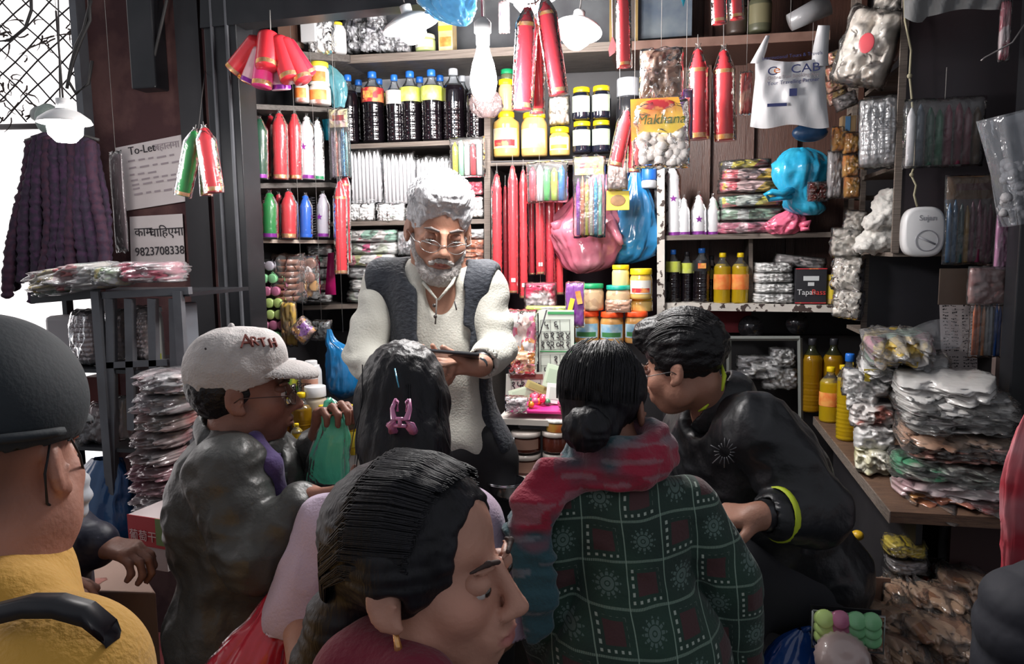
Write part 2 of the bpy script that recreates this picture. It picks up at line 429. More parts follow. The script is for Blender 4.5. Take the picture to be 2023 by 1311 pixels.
def post(name, label, x0, x1, ytop, ybot, yp=YF, dep=.35, mat=m_ply, edge=m_plyedge, tilt=0):
    a, b = P(x0, ytop, yp), P(x1, ytop, yp); c, d = P(x0+tilt, ybot, yp), P(x1+tilt, ybot, yp)
    zt, zb = a.z, d.z; o = Vector(((a.x+b.x)/2, yp, zb)); t = T(name, label, 'post', o)
    dy = Vector((0, dep, 0))
    A = [Vector((c.x, yp, zb))-o, Vector((d.x, yp, zb))-o]; B = [Vector((a.x, yp, zt))-o, Vector((b.x, yp, zt))-o]
    MB().hexa([A[0], A[1], A[1]+dy, A[0]+dy], [B[0], B[1], B[1]+dy, B[0]+dy]).ob('board', mat, t, False)
    e = Vector((0, -.004, 0)); MB().hexa([A[0]+e, A[1]+e, A[1], A[0]], [B[0]+e, B[1]+e, B[1], B[0]]).ob('edge_strip', edge, t, False)
post('upright_board', 'plywood upright between the candle bundles and the long red candles', 957, 969, 150, 900, yp=YF-.001)
post('upright_board', 'chipped white painted post beside the short white candles', 1298, 1313, 330, 625, yp=YF-.02, dep=.1, mat=m_chip, edge=m_chip)
post('upright_board', 'thin divider between the oil bottles and the white packets', 1479, 1487, 470, 600, yp=YF+.08, dep=.2)
# dark recess panel behind hanging candles
a, b = P(975, 330, YB-.03), P(1300, 330, YB-.03)
struct('trim_5', MB().box(((a.x+b.x)/2, YB-.02, 1.4), (b.x-a.x, .02, 1.5)), M('recess', (.025, .01, .018), rough=.8))
# upper sliding glass cabinet doors behind the lamps (grey)
a, b = P(700, 50, YB-.06), P(1205, 50, YB-.06)
struct('trim_6', MB().box(((a.x+b.x)/2, YB-.04, 2.85), (b.x-a.x, .02, .5)), M('grey_back', (.16, .17, .18), rough=.5, var=((.09, .09, .1), 6)))
# left side shelves: corner shelves between post and rack
def lpt(px, py, k=0.0):
    y = 2.72+(px-490)/165*.34+k; return P(px, py, y)
def lshelf(label, pts, th=.015, mat=m_ply, edge=m_plyedge):
    a, b = lpt(*pts[0]), lpt(*pts[1]); c = (a+b)/2; t = T('corner_shelf', label, 'shelf', c, group='corner shelves beside the black post')
    q = [a, b, Vector((b.x, YB-.05, b.z)), Vector((-1.75, YB-.05, a.z)), Vector((-1.75, a.y, a.z))]
    vs = [v-c for v in q]+[v-c-Vector((0, 0, th)) for v in q]; n = len(q)
    MB().add(vs, [tuple(range(n)), tuple(range(2*n-1, n-1, -1))]+[(i, (i+1) % n, n+(i+1) % n, n+i) for i in range(n)]).ob('board', mat, t, False)
    return t
lshelf('corner shelf with white boxes, topmost beside the black post', [(500, 95), (690, 108)], .03)
lshelf('corner shelf with small tubs, second from the top beside the black post', [(495, 205), (655, 212)], .02)
lshelf('corner shelf carrying tall green, red and white candles', [(495, 362), (652, 360)], .02)
lshelf('corner shelf carrying short green, red and blue candles', [(488, 472), (652, 474)], .015, mat=M('card', (.5, .42, .36), .7, var=((.35, .28, .23), 12)))
# lower dark interior + sill under right bay
struct('baseboard_back', MB().box((-.35, 3.48, .8), (2.9, .06, 1.1)), m_dark)
a, b = P(690, 140, YB-.05), P(955, 282, YB-.05)
struct('trim_8', MB().box(((a.x+b.x)/2, YB-.04, (a.z+b.z)/2), (b.x-a.x, .01, a.z-b.z)), M('pale_wall', (.42, .43, .46), .7))
# ================================================================ makers of goods
m_red = M('red_wax', (.74, .035, .05), rough=.35, coat=.6, bump=(60, .12))
m_redd = M('red_wax_deep', (.52, .015, .035), rough=.35, coat=.6, bump=(60, .12))
m_pinkw = M('pink_wax', (.75, .04, .22), rough=.35, coat=.5)
m_greenw = M('green_wax', (.01, .22, .045), rough=.35, coat=.6)
m_greend = M('dark_green_wax', (.008, .07, .035), rough=.35, coat=.5)
m_bluew = M('blue_wax', (.01, .12, .6), rough=.35, coat=.5)
m_whitew = M('white_wax', (.82, .82, .85), rough=.45, coat=.3)
m_gold = M('gold_foil', (.75, .38, .1), rough=.3, metal=.75, var=((.85, .5, .3), 60, .4, .6), bump=(60, .3))
m_purpfoil = M('purple_foil', (.28, .03, .35), rough=.3, metal=.4)
m_silver = M('silver_foil', (.75, .75, .78), rough=.25, metal=.8, bump=(40, .6))
m_film = FILM('clear_film', (1, 1, 1), .05, .1, (30, .7))
m_sleeve = FILM('sleeve_film', (1, 1, 1), .02, .08, (45, .35))
m_filmd = FILM('dull_film', (.9, .9, .92), .28, .2, (22, .8), dif=(.7, .7, .72))
m_filmr = FILM('red_tint_film', (1, .75, .78), .12, .1, (40, .6), dif=(.8, .2, .25))
m_string = M('string', (.22, .21, .2), rough=.9)
m_pet = FILM('pet_clear', (.93, .95, .96), .06, .04, (6, .15), dif=(.8, .85, .9))
m_soy = M('dark_liquid', (.006, .004, .006), rough=.07, coat=1, bump=(14, .15))
m_oil = FILM('yellow_oil', (.98, .78, .08), .55, .06, (8, .1), dif=(.75, .5, .015))
m_oild = FILM('amber_oil', (.9, .55, .05), .5, .06, (8, .1), dif=(.45, .24, .01))
m_blue = M('blue_cap', (.02, .16, .62), rough=.35)
m_yel = M('yellow_cap', (.85, .6, .01), rough=.35)
m_ora = M('orange_red_cap', (.85, .09, .02), rough=.35)
m_grn = M('green_cap', (.01, .27, .1), rough=.35)
m_teal = M('teal_cap', (.01, .32, .24), rough=.35)
m_grey = M('grey_cap', (.5, .52, .56), rough=.35)
m_lime = M('lime_label', (.55, .62, .08), rough=.5, var=((.68, .72, .28), 18, .45, .6))
m_labw = M('white_label', (.78, .76, .7), rough=.5, var=((.5, .5, .45), 40, .55, .62))
m_labo = M('orange_label', (.85, .2, .04), rough=.5, var=((.9, .4, .1), 25, .4, .6))
m_laby = M('yellow_label', (.85, .65, .05), rough=.5)
m_labr = M('red_label', (.5, .03, .04), rough=.5, var=((.8, .3, .1), 30, .5, .6))
m_labk = M('black_label', (.02, .02, .025), rough=.4)
m_must = M('mustard', (.68, .42, .08), rough=.25, coat=.8, var=((.78, .55, .18), 12, .35, .65))
m_honey = M('peanut_butter', (.62, .3, .08), rough=.25, coat=.8, var=((.75, .45, .16), 16, .35, .65))
m_choc = M('brown_paste', (.09, .02, .012), rough=.25, coat=.6)

def frame_to(b, t):
    """rotation taking +Z to b->t"""
    return Vector((0, 0, 1)).rotation_difference((Vector(t)-Vector(b)).normalized()).to_euler()
def candle(label, bot, top, Y, w, col=None, band=None, tipf=.24, topband=True, group=None, wrap=True, star=None, hook=0, name='candle', dy=0, sticker=False):
    """bot/top: pixels; w: width in pixels; Y: distance plane. Wrapped pillar candle with a tapering shoulder."""
    col = col or m_red; band = band or m_gold
    b, t = P(bot[0], bot[1], Y), P(top[0], top[1], Y+dy); h = (t-b).length; r = L(w, b)/2
    e = T(name, label, 'candle', b, frame_to(b, t), group)
    hc = h*(1-tipf)
    prof = [(r*.96, 0), (r, .004), (r, hc-.01), (r*.97, hc), (r*.72, hc+(h-hc)*.35), (r*.42, hc+(h-hc)*.7), (.001, hc+(h-hc)*.82)]
    MB().lathe(prof, 18, wob=.012, seed=int(bot[0])).ob('wax', col, e)
    bh = max(.006, r*.5)
    MB().lathe([(r*1.015, .002), (r*1.02, bh)], 18, cap=False).ob('foot_band', band, e)
    if topband: MB().lathe([(r*1.015, hc-bh*.7), (r*1.02, hc)], 18, cap=False).ob('top_band', band, e)
    if wrap:
        MB().lathe([(r*1.03, -.003), (r*1.05, .01), (r*1.05, hc*.98), (r*1.02, hc+.002), (r*.62, hc+(h-hc)*.5), (r*.2, hc+(h-hc)*.9), (r*.3, h)], 14, wob=.07, seed=int(bot[0])+7, cap=False).ob('wrapper', m_sleeve, e)
    if star:
        mb = MB(); c = Vector((0, -r*1.03, hc*.62)); vs = [c]+[c+Vector((math.sin(PI*k/5)*r*(.5 if k % 2 == 0 else .2), 0, math.cos(PI*k/5)*r*(.5 if k % 2 == 0 else .2))) for k in range(10)]
        mb.add(vs, [(0, 1+k, 1+(k+1) % 10) for k in range(10)]); mb.ob('star', star, e, False)
    if sticker:
        MB().box((r*.2, -r*1.03, h*.1), (r*.9, .001, r*.8)).ob('price_sticker', m_white, e, False)
    if hook: MB().tube([Vector((0, 0, h*.96)), Vector((0, 0, h+hook))], .0012, 5).ob('string', m_string, e)
    return e
def bottle(label, px, yb, yt, Y, w, liquid=None, cap=None, lab=None, group=None, ribs=True, neck=None, lpos=(.5, .68), emblem=None, name='bottle', fill=.78):
    b = P(px, yb, Y); h = (P(px, yt, Y)-b).length; r = L(w, b)/2
    e = T(name, label, 'bottle', b, (0, 0, 0), group)
    fz = h*fill
    def rad(z):
        u = z/h
        if u < .03: return r*(.86+.14*u/.03)
        if u < .7: return r*(1-.05*(math.sin(u*h/(h*.045)*2*PI) > 0)*(1 if ribs and u < .48 else 0))*(1-.03*(.48 < u < .5))
        if u < .9: s = (u-.7)/.2; return r*(1-.66*(s*s*(3-2*s)))
        return r*.34
    zs = [0.001+fz*i/46 for i in range(47)]
    MB().lathe([(rad(z)*.985, z) for z in zs], 20).ob('liquid', liquid or m_soy, e)
    zs = [0]+[h*.92*i/40 for i in range(1, 41)]
    MB().lathe([(rad(z), z) for z in zs if z >= fz-.012 or z == 0] if False else [(rad(z), z) for z in zs if z >= fz-.012], 20, cap=False).ob('bottle_shoulder', neck or m_pet, e)
    MB().lathe([(r*.37, h*.91), (r*.4, h*.915), (r*.4, h*.985), (r*.36, h), (.001, h)], 16).ob('cap', cap or m_blue, e)
    if lab:
        lb = MB().lathe([(r*1.01, h*lpos[0]), (r*1.02, h*(lpos[0]+.01)), (r*1.02, h*(lpos[1]-.01)), (r*1.01, h*lpos[1])], 20, cap=False).ob('label', lab, e)
        if emblem:
            z = h*(lpos[0]+lpos[1])/2; MB().add([(-r*.45, -r*.98, z-r*.3), (r*.45, -r*.98, z-r*.3), (r*.45, -r*.98, z+r*.3), (-r*.45, -r*.98, z+r*.3)], [(0, 1, 2, 3)]).tf(Matrix.Translation((0, -r*.1, 0))).ob('emblem', emblem, lb, False)
    return e
def jar(label, px, yb, yt, Y, w, cont=None, lid=None, lab=None, group=None, name='jar', lidh=.2, lidw=.95, lpos=(.18, .62), lab2=None, sq=False, cat='jar', neckw=.8, txt=None, tcol=None):
    b = P(px, yb, Y); h = (P(px, yt, Y)-b).length; r = L(w, b)/2; e = T(name, label, cat, b, (0, 0, 0), group)
    z1 = h*(1-lidh)
    MB().lathe([(r*.9, 0), (r*.98, h*.03), (r, h*.1), (r, z1*.8), (r*.96, z1*.88), (r*neckw, z1*.97), (r*neckw, z1)], 24).ob('jar_body', cont or m_must, e)
    n = 28; pr = [(r*lidw, z1), (r*lidw*1.01, z1+.002), (r*lidw*1.0, h*.985), (r*lidw*.95, h), (.001, h)]
    MB().lathe(pr, n).ob('lid', lid or m_yel, e)
    if lab:
        mb = MB(); seg = 12; z0, z2 = h*lpos[0], h*lpos[1]; vs = []
        for i in range(seg+1):
            th = -PI/2+(i/seg-.5)*2.2
            vs += [(r*1.015*math.cos(th), r*1.015*math.sin(th), z0), (r*1.015*math.cos(th), r*1.015*math.sin(th), z2)]
        mb.add(vs, [(2*i, 2*i+2, 2*i+3, 2*i+1) for i in range(seg)])
        lo = mb.ob('label', lab, e)
        if lab2:
            mb = MB(); vs = []
            za, zb = z0+(z2-z0)*.1, z0+(z2-z0)*.42
            for i in range(seg+1):
                th = -PI/2+(i/seg-.5)*1.7
                vs += [(r*1.03*math.cos(th), r*1.03*math.sin(th), za), (r*1.03*math.cos(th), r*1.03*math.sin(th), zb)]
            mb.add(vs, [(2*i, 2*i+2, 2*i+3, 2*i+1) for i in range(seg)]).ob('label_stripe', lab2, lo)
        if txt: text('lettering', txt, r*.5, tcol or m_ink, lo, (0, -r*1.035, (z0+z2)/2+r*.05))
    return e
def CANDY(key, cols, scale=30, rough=.25, coat=.8, crum=.5, cs=18, metal=0, stretch=None):
    """many small coloured things: random colour per cell"""
    if key in MATS: return MATS[key]
    m = M(key, cols[0], rough=rough, coat=coat, metal=metal, bump=(cs, crum, 4)); nt = m.node_tree; b = nt.nodes['Principled BSDF']
    tc = nd(nt, 'ShaderNodeTexCoord'); v = nd(nt, 'ShaderNodeTexVoronoi'); v.inputs['Scale'].default_value = scale
    mp = nd(nt, 'ShaderNodeMapping'); mp.inputs['Scale'].default_value = stretch or (1, 1, 1)
    nt.links.new(tc.outputs['Object'], mp.inputs[0]); nt.links.new(mp.outputs[0], v.inputs['Vector'])
    sx = nd(nt, 'ShaderNodeSeparateColor'); nt.links.new(v.outputs['Color'], sx.inputs[0])
    r = nd(nt, 'ShaderNodeValToRGB'); r.color_ramp.interpolation = 'CONSTANT'
    while len(r.color_ramp.elements) < len(cols): r.color_ramp.elements.new(.5)
    for i, c in enumerate(cols): r.color_ramp.elements[i].position = i/len(cols); r.color_ramp.elements[i].color = (*c, 1)
    nt.links.new(sx.outputs[0], r.inputs[0]); nt.links.new(r.outputs[0], b.inputs['Base Color'])
    return m
def pillow(w, h, t, seed=0, lump=.12, beads=None, n=30, pinch=.0, sag=0, flap=0, edge=.35):
    """closed pillow shape, x width, z height, y thickness; front towards -y"""
    g = np.linspace(-1, 1, n+1); U, W = np.meshgrid(g, g, indexing='ij'); u = U.ravel(); v = W.ravel()
    prof = np.clip(1-np.abs(u)**4, 0, 1)**edge*np.clip(1-np.abs(v)**4, 0, 1)**edge
    q = np.stack([u*3, v*3, np.full_like(u, seed*1.7)], 1)
    out = []
    for sgn in (-1, 1):
        nz = vnoise(q, (1, 1, 1), seed*2+(sgn > 0))*.6+vnoise(q, (2.3, 2.3, 1), seed*2+(sgn > 0)+9)*.4
        y = sgn*t/2*prof*(1+nz*lump*2.2)
        if beads:
            bx, bz, am = beads; y = y+sgn*am*np.abs(np.sin(u*PI*bx/2))**.6*np.abs(np.sin(v*PI*bz/2))**.6*prof
        x = u*w/2*(1-pinch*np.abs(v)**3)*(1+.04*vnoise(q, (1.5, 1.5, 1), seed+31)); z = v*h/2*(1-pinch*.6*np.abs(u)**3)*(1+.05*vnoise(q, (1.5, 1.5, 1), seed+57))-sag*u*u*h
        out.append(np.stack([x, y, z], 1))
    N = n+1; F0 = [(i*N+j, (i+1)*N+j, (i+1)*N+j+1, i*N+j+1) for i in range(n) for j in range(n)]
    mb = MB(); mb.add(out[0], F0); mb.add(out[1], [f[::-1] for f in F0]); return mb
def pack(label, cx, cy, w, h, Y, mat, t=.05, rot=(0, 0, 0), seed=0, group=None, name='packet', cat='packet', beads=None, lump=.12, film=True, pinch=.05, card=None, filmm=None, crimp=True, edge=.35, flat=False):
    """a filled plastic packet centred at a pixel"""
    p = P(cx, cy, Y); W, H = L(w, p), L(h, p); e = T(name, label, cat, p, rot, group)
    n = 44 if beads else 22
    pillow(W*.94, H*.94, t, seed, lump, beads, n, pinch, edge=edge).ob('contents', mat, e, merge=1e-5)
    if film:
        pillow(W, H, t*1.12+.004, seed+3, lump*1.5, None, 26, pinch*.5, edge=.3).ob('wrapper', filmm or m_film, e, merge=1e-5)
    if card:
        cm_, frac = card
        MB().box((0, -.004, H*(.5-frac/2)), (W*.98, .003, H*frac)).ob('header_card', cm_, e, False)
    return e
def bag(label, rings, mat, group=None, name='plastic_bag', cat='bag', handles=None, n=40, folds=7, amp=.05, seed=0, film=False, hr=.006, solid=True):
    """rings: (px,py,Y,w_px,depth_ratio) from the bottom up"""
    c0 = P(rings[0][0], rings[0][1], rings[0][2]); e = T(name, label, cat, c0, (0, 0, 0), group)
    # resample rings
    R = []
    for r in rings:
        p = P(r[0], r[1], r[2]); R.append((*p, L(r[3], p)/2, L(r[3], p)/2*r[4]))
    R = np.array(R); K = len(R); tt = np.linspace(0, K-1, (K-1)*6+1); S = []
    for a in tt:
        i = min(int(a), K-2); f = a-i; p0, p1, p2, p3 = R[max(i-1, 0)], R[i], R[i+1], R[min(i+2, K-1)]
        S.append(.5*((2*p1)+(-p0+p2)*f+(2*p0-5*p1+4*p2-p3)*f*f+(-p0+3*p1-3*p2+p3)*f**3))
    S = np.array(S); J = len(S); n = 64
    uu, th = np.meshgrid(np.arange(J)/(J-1), 2*PI*np.arange(n)/n, indexing='ij')
    q = np.stack([np.cos(th).ravel()*2, np.sin(th).ravel()*2, uu.ravel()*2.5+seed], 1)
    nz = vnoise(q, (1.4, 1.4, 1.6), seed).reshape(uu.shape); n2 = vnoise(q, (3.1, 3.1, 3.0), seed+5).reshape(uu.shape); n3 = vnoise(q, (6.5, 6.5, 5), seed+8).reshape(uu.shape)
    fl = 1+amp*(.2+uu*1.3)*(np.sin(folds*th+seed+2*uu+2*nz)+.6*np.sin((folds*2+1)*th+seed*2-3*uu+3*n2))+amp*(1.8*nz+1.3*(1-2*np.abs(n2))+.7*(1-2*np.abs(n3)))
    rx = np.maximum(S[:, 3], .002)[:, None]; ry = np.maximum(S[:, 4], .002)[:, None]
    X = S[:, 0][:, None]+rx*np.cos(th)*fl-c0.x; Y_ = S[:, 1][:, None]+ry*np.sin(th)*fl-c0.y; Z = S[:, 2][:, None]+(n2*.5)*amp*rx-c0.z
    vs = list(np.stack([X.ravel(), Y_.ravel(), Z.ravel()], 1))
    m_ = MB(); fs = [(i*n+k, i*n+(k+1) % n, (i+1)*n+(k+1) % n, (i+1)*n+k) for i in range(len(S)-1) for k in range(n)]
    fs.append(tuple(range(n))[::-1]); m_.add(vs, fs); m_.ob('bag_body', mat, e)
    for hd in (handles or []):
        pts = [P(*q[:3])-c0 for q in hd]; rr = [L(q[3], P(*q[:3]))/2 for q in hd]
        MB().tube(pts, rr, 8).ob('handle', mat, e)
    return e
def sticks(label, x0, x1, yt, yb, Y, cols, header=None, group=None, name='candle_packet', tips=None, fat=1.0, film=True, hang=None, pad=4, wavy=0, head_y=None, rotz=0):
    """a flat clear packet holding a row of candles: each candle is a part"""
    p = P((x0+x1)/2, yb, Y); H = (P((x0+x1)/2, yt, Y)-p).length; W = L(x1-x0, p); e = T(name, label, 'candle packet', p, (0, 0, rotz), group); n = len(cols); dx = W/n
    hh = H*.95 if not header else H-L(header[1], p)
    for i, c in enumerate(cols):
        r = dx*.46*fat; x = -W/2+dx*(i+.5); y = .004*math.sin(i*2.1); tz = hh*(.93+.05*math.sin(i*1.7))
        MB().lathe([(r, 0), (r, tz*.84), (r*.8, tz*.88), (r*.35, tz*.97), (.0005, tz)], 10, c=(x, y, .004)).ob('candle_stick', c, e)
    if header:
        z1 = H; z0 = H-L(header[1], p); c = MB().box((0, -.002, (z0+z1)/2), (W+L(pad, p), .002, z1-z0)).ob('header_card', header[0], e, False)
        MB().box((0, -.0035, (z0+z1)/2+.002), (W*.7, .0008, (z1-z0)*.3)).ob('printed_band', header[2] if len(header) > 2 else m_labr, c, False)
    if film:
        pillow(W+L(2*pad+4, p), H+L(6, p), dx*1.25*fat+.003, n, .1, None, 20, 0, edge=.25).tf(Matrix.Translation((0, 0, H/2))).ob('wrapper', m_film, e, merge=1e-5)
    if hang: MB().tube([Vector((0, 0, H)), Vector((0, 0, H+L(hang, p)))], .0012, 5).ob('string', m_string, e)
    return e
def box_thing(name, label, cat, x0, x1, y0, y1, Y, d, mat, part='box_body', rotz=0, group=None, bevel=.002):
    a, b = P((x0+x1)/2, y1, Y), P((x0+x1)/2, y0, Y); W = L(x1-x0, a); H = (b-a).length
    e = T(name, label, cat, a+Vector((0, d/2, 0)), (0, 0, rotz), group)
    MB().box((0, 0, H/2), (W, d, H)).ob(part, mat, e, False, bevel); return e, W, H
# ================================================================ left bay of the back rack
rnd = random.Random(4)
gB = 'dark bottles in the left bay'
for i, (px, yt, w, cap, lab) in enumerate([(691, 148, 38, m_blue, None), (739, 142, 44, m_blue, m_labr), (782, 148, 34, m_blue, m_labw), (813, 141, 42, m_blue, m_lime), (855, 138, 42, m_blue, m_lime), (898, 136, 46, m_grey, None), (940, 155, 38, m_blue, None)]):
    nm = ['partly hidden by the turquoise bag', 'with a red and white emblem label', 'slimmest, with a small pale label', 'with a lime green label and blue cap, left of the two', 'with a lime green label and blue cap, right of the two', 'without a label and with a clear grey cap', 'half hidden behind the hanging bulb'][i]
    bottle('dark bottle '+nm, px, 284-i, yt, YF+.06+.02*(i % 2), w, cap=cap, lab=lab, group=gB, lpos=(.56, .76), emblem=M('emblem', (.75, .1, .05), .5, var=((.9, .5, .1), 60)) if i == 1 else None)
for i, (px, yt) in enumerate([(712, 158), (752, 156), (832, 152), (872, 149), (915, 150)]):
    bottle('dark bottle in the second row, behind the '+['first', 'emblem label', 'left lime label', 'right lime label', 'unlabelled'][i]+' bottle', px, 281, yt, YF+.2, 36, group=gB, cap=m_blue if i < 4 else m_grey, lab=m_lime if i == 1 else None, lpos=(.56, .76))
# white taper bundles
def bundle(label, x0, x1, yt, yb, Y, n, mat=m_whitew, rows=2, seed=0):
    p = P((x0+x1)/2, yb, Y); H = (P((x0+x1)/2, yt, Y)-p).length; W = L(x1-x0, p); e = T('candle_bundle', label, 'candle bundle', p, (0, 0, 0), 'wrapped bundles of white candles'); dx = W/n
    for q in range(rows):
        for i in range(n):
            r = dx*.46; tz = H*(.94+.04*math.sin(i*3.1+q+seed))
            MB().lathe([(r, 0), (r, tz*.86), (r*.5, tz*.94), (.0005, tz)], 9, c=(-W/2+dx*(i+.5)+q*dx*.4, q*dx, 0)).ob('candle_stick', mat, e)
    pillow(W*1.06, H*1.02, dx*rows+.02, seed, .08, None, 18, 0, edge=.2).tf(Matrix.Translation((.002, dx*.5, H*.5))).ob('wrapper', m_film, e, merge=1e-5)
bundle('wrapped bundle of white candles, left bundle on the middle shelf', 692, 756, 292, 400, YF+.03, 8, seed=1)
bundle('wrapped bundle of white candles, wide bundle in the middle', 758, 822, 300, 402, YF+.04, 8, seed=2)
bundle('wrapped bundle of white candles, right bundle by the man\'s hair', 824, 890, 305, 405, YF+.05, 8, seed=3)
w_bead = M('white_beads', (.85, .85, .84), rough=.3, coat=.8, bump=(30, .5))
for i, (x, y, w_, h) in enumerate([(715, 419, 62, 38), (775, 420, 60, 40), (822, 424, 40, 30), (935, 410, 50, 44)]):
    pack(['bag of white sugar beads at the left end under the candle bundles', 'bag of white sugar beads in the middle under the candle bundles', 'small bag of white sugar beads beside the man\'s hair', 'bag of white sugar beads right of the man\'s head'][i], x, y, w_, h, YF+.03, w_bead, .07, seed=i, beads=(10, 6, .004), group='bags of sugar beads')
pack('red and white striped bead packet right of the man\'s head', 925, 372, 66, 28, YF+.03, CANDY('redwhite', [(.75, .1, .15), (.8, .6, .6), (.7, .05, .1)], 50), .06, seed=9, beads=(8, 3, .004))
sticks('clear packet of yellow, mint, white and red candles on the upright', 893, 954, 272, 348, 3.12, [M('ylw', (.75, .75, .05), .4, coat=.5), M('mint', (.35, .8, .5), .4, coat=.5), m_whitew, m_red, m_whitew], hang=8)
# shelf below: candy packets behind the man
cc = [CANDY('cd1', [(.75, .72, .7), (.3, .5, .4), (.7, .2, .25), (.8, .78, .75)], 26), CANDY('cd2', [(.78, .78, .76), (.7, .15, .3), (.55, .6, .5)], 22), CANDY('cd3', [(.6, .62, .3), (.8, .8, .78), (.2, .45, .3), (.75, .3, .35)], 24), CANDY('cd4', [(.8, .8, .8), (.7, .7, .72), (.5, .5, .5)], 20), CANDY('cd5', [(.45, .14, .07), (.6, .3, .2), (.3, .09, .05)], 20)]
nm = ['topmost, red and white', 'second from the top, green and white', 'third, with pink sweets', 'fourth, yellow and green', 'fifth, silvery', 'lowest, with green leaves']
for i in range(6):
    pack('flat candy packet in the pile behind the man, '+nm[i], 738+4*math.sin(i*2), 466+i*24, 104, 26, YF+.02+.01*(i % 2), cc[i % 4], .09, seed=20+i, group='candy packets piled behind the man', rot=(0, .04*math.sin(i*3), 0))
for i in range(5):
    pack('small white packet in the pile beside the pink strip, '+['topmost', 'second', 'middle', 'fourth', 'lowest'][i], 632, 494+i*23, 50, 24, 3.14, cc[[3, 0, 3, 2, 3][i]], .07, seed=30+i, group='small white packets by the pink strip')
pack('silvery packet standing upright left of the man\'s ear', 802, 480, 34, 50, YF+.03, M('silvpack', (.6, .6, .62), .2, metal=.5, bump=(20, .8)), .05, seed=41)
for i, (y, c) in enumerate([(462, 3), (482, 4), (500, 4), (516, 4)]):
    pack('packet right of the man\'s neck, '+['white, topmost of its pile', 'brown, second of its pile', 'brown, third of its pile', 'dark brown, lowest of its pile'][i], 938, y, 46, 21, YF+.02, cc[c], .07, seed=44+i, group='packets right of the man\'s neck')
# hanging bags and candles at the left bay edge
sticks('clear packet of thin dotted birthday candles with a yellow card', 656, 690, 216, 350, 3.0, [M('dotlil', (.45, .35, .6), .4, var=((.8, .7, .85), 300, .45, .5)), M('dotw', (.6, .5, .6), .4, var=((.9, .8, .85), 300, .45, .5)), M('dotr', (.7, .1, .12), .4, var=((.9, .5, .4), 300, .45, .5)), M('dotw2', (.7, .65, .7), .4), M('dotb', (.03, .2, .6), .4, var=((.3, .6, .8), 300, .45, .5)), M('dotb2', (.05, .25, .62), .4, var=((.4, .7, .85), 300, .45, .5)), M('dott', (.1, .4, .45), .4, var=((.5, .8, .8), 300, .45, .5))], header=(M('hdrcard', (.85, .75, .4), .6, var=((.8, .55, .6), 15, .45, .6)), 34))
candle('long red candle hanging below the dotted candle packet, front one', (675, 540), (671, 350), 2.98, 27, m_red, tipf=.2, hook=.02, sticker=False, group='long red candles hanging left')
candle('long red candle hanging behind the front one, its top showing', (684, 520), (680, 335), 3.03, 22, m_redd, tipf=.15, hook=.02, group='long red candles hanging left')
MB().add([(-.02, 0, 0), (.02, 0, 0), (.016, -.004, .1), (.012, 0, .2), (-.01, 0, .2)], [(0, 1, 2, 3, 4)])
t = T('plastic_strip', 'bright pink plastic strip hanging beside the candy pile', 'strip', P(652, 582, 3.06)); q = t.location
MB().hexa([P(642, 582, 3.06)-q, P(664, 582, 3.06)-q, P(664, 582, 3.07)-q, P(642, 582, 3.07)-q], [P(648, 500, 3.06)-q, P(660, 498, 3.06)-q, P(660, 498, 3.07)-q, P(648, 500, 3.07)-q]).ob('strip_body', M('hotpink', (.75, .02, .22), .4, coat=.4), t)
t = T('plastic_tag', 'small turquoise plastic tag left of the dotted candle packet', 'tag', P(645, 277, 3.05)); q = t.location
MB().hexa([P(643, 277, 3.05)-q, P(650, 277, 3.05)-q, P(650, 277, 3.054)-q, P(643, 277, 3.054)-q], [P(636, 236, 3.05)-q, P(652, 234, 3.05)-q, P(652, 234, 3.054)-q, P(636, 236, 3.054)-q]).ob('tag_body', M('turq', (.02, .42, .6), .4), t)
m_turqf = FILM('turq_film', (.45, .8, .88), .55, .2, (20, .8), dif=(.2, .52, .6))
bag('turquoise thin plastic bag hanging over the left bottles', [(668, 214, 3.08, 22, .3), (668, 190, 3.08, 34, .35), (662, 160, 3.08, 40, .35), (655, 140, 3.08, 24, .3), (648, 128, 3.08, 8, .4)], m_turqf, amp=.09, seed=3)
# ---------------------------------------------------------------- top shelf, left
for i, (x, y, w_, h) in enumerate([(700, 70, 40, 70), (733, 75, 46, 62), (768, 78, 40, 56), (745, 40, 40, 44), (797, 84, 34, 46)]):
    pack('clear crinkled packet of silvery bits on the top shelf, '+['leftmost', 'second from the left', 'third from the left', 'resting on top of the others', 'rightmost, under the lamp'][i], x, y, w_, h, YF+.08, CANDY('silvbits', [(.3, .3, .33), (.75, .75, .8), (.12, .12, .14), (.5, .5, .52)], 34, metal=.3), .07, seed=50+i, group='silvery packets on the top shelf', lump=.3)
jar('squat pale green jar with yellow label on the top shelf', 841, 103, 70, YF+.08, 40, M('palegreen', (.5, .58, .25), .3), M('cream', (.8, .8, .6), .4), m_labw)
e, W, H = box_thing('food_carton', 'yellow and orange food carton on the top shelf under the blue plastic', 'carton', 866, 895, 38, 101, YF+.07, .07, M('carton', (.75, .5, .2), .5, var=((.8, .65, .4), 20)))
MB().box((0, -.036, H*.72), (W*.98, .002, H*.16)).ob('yellow_stripe', m_laby, e, False)
MB().box((0, -.036, H*.3), (W*.8, .002, H*.3)).ob('printed_panel', m_labo, e, False)
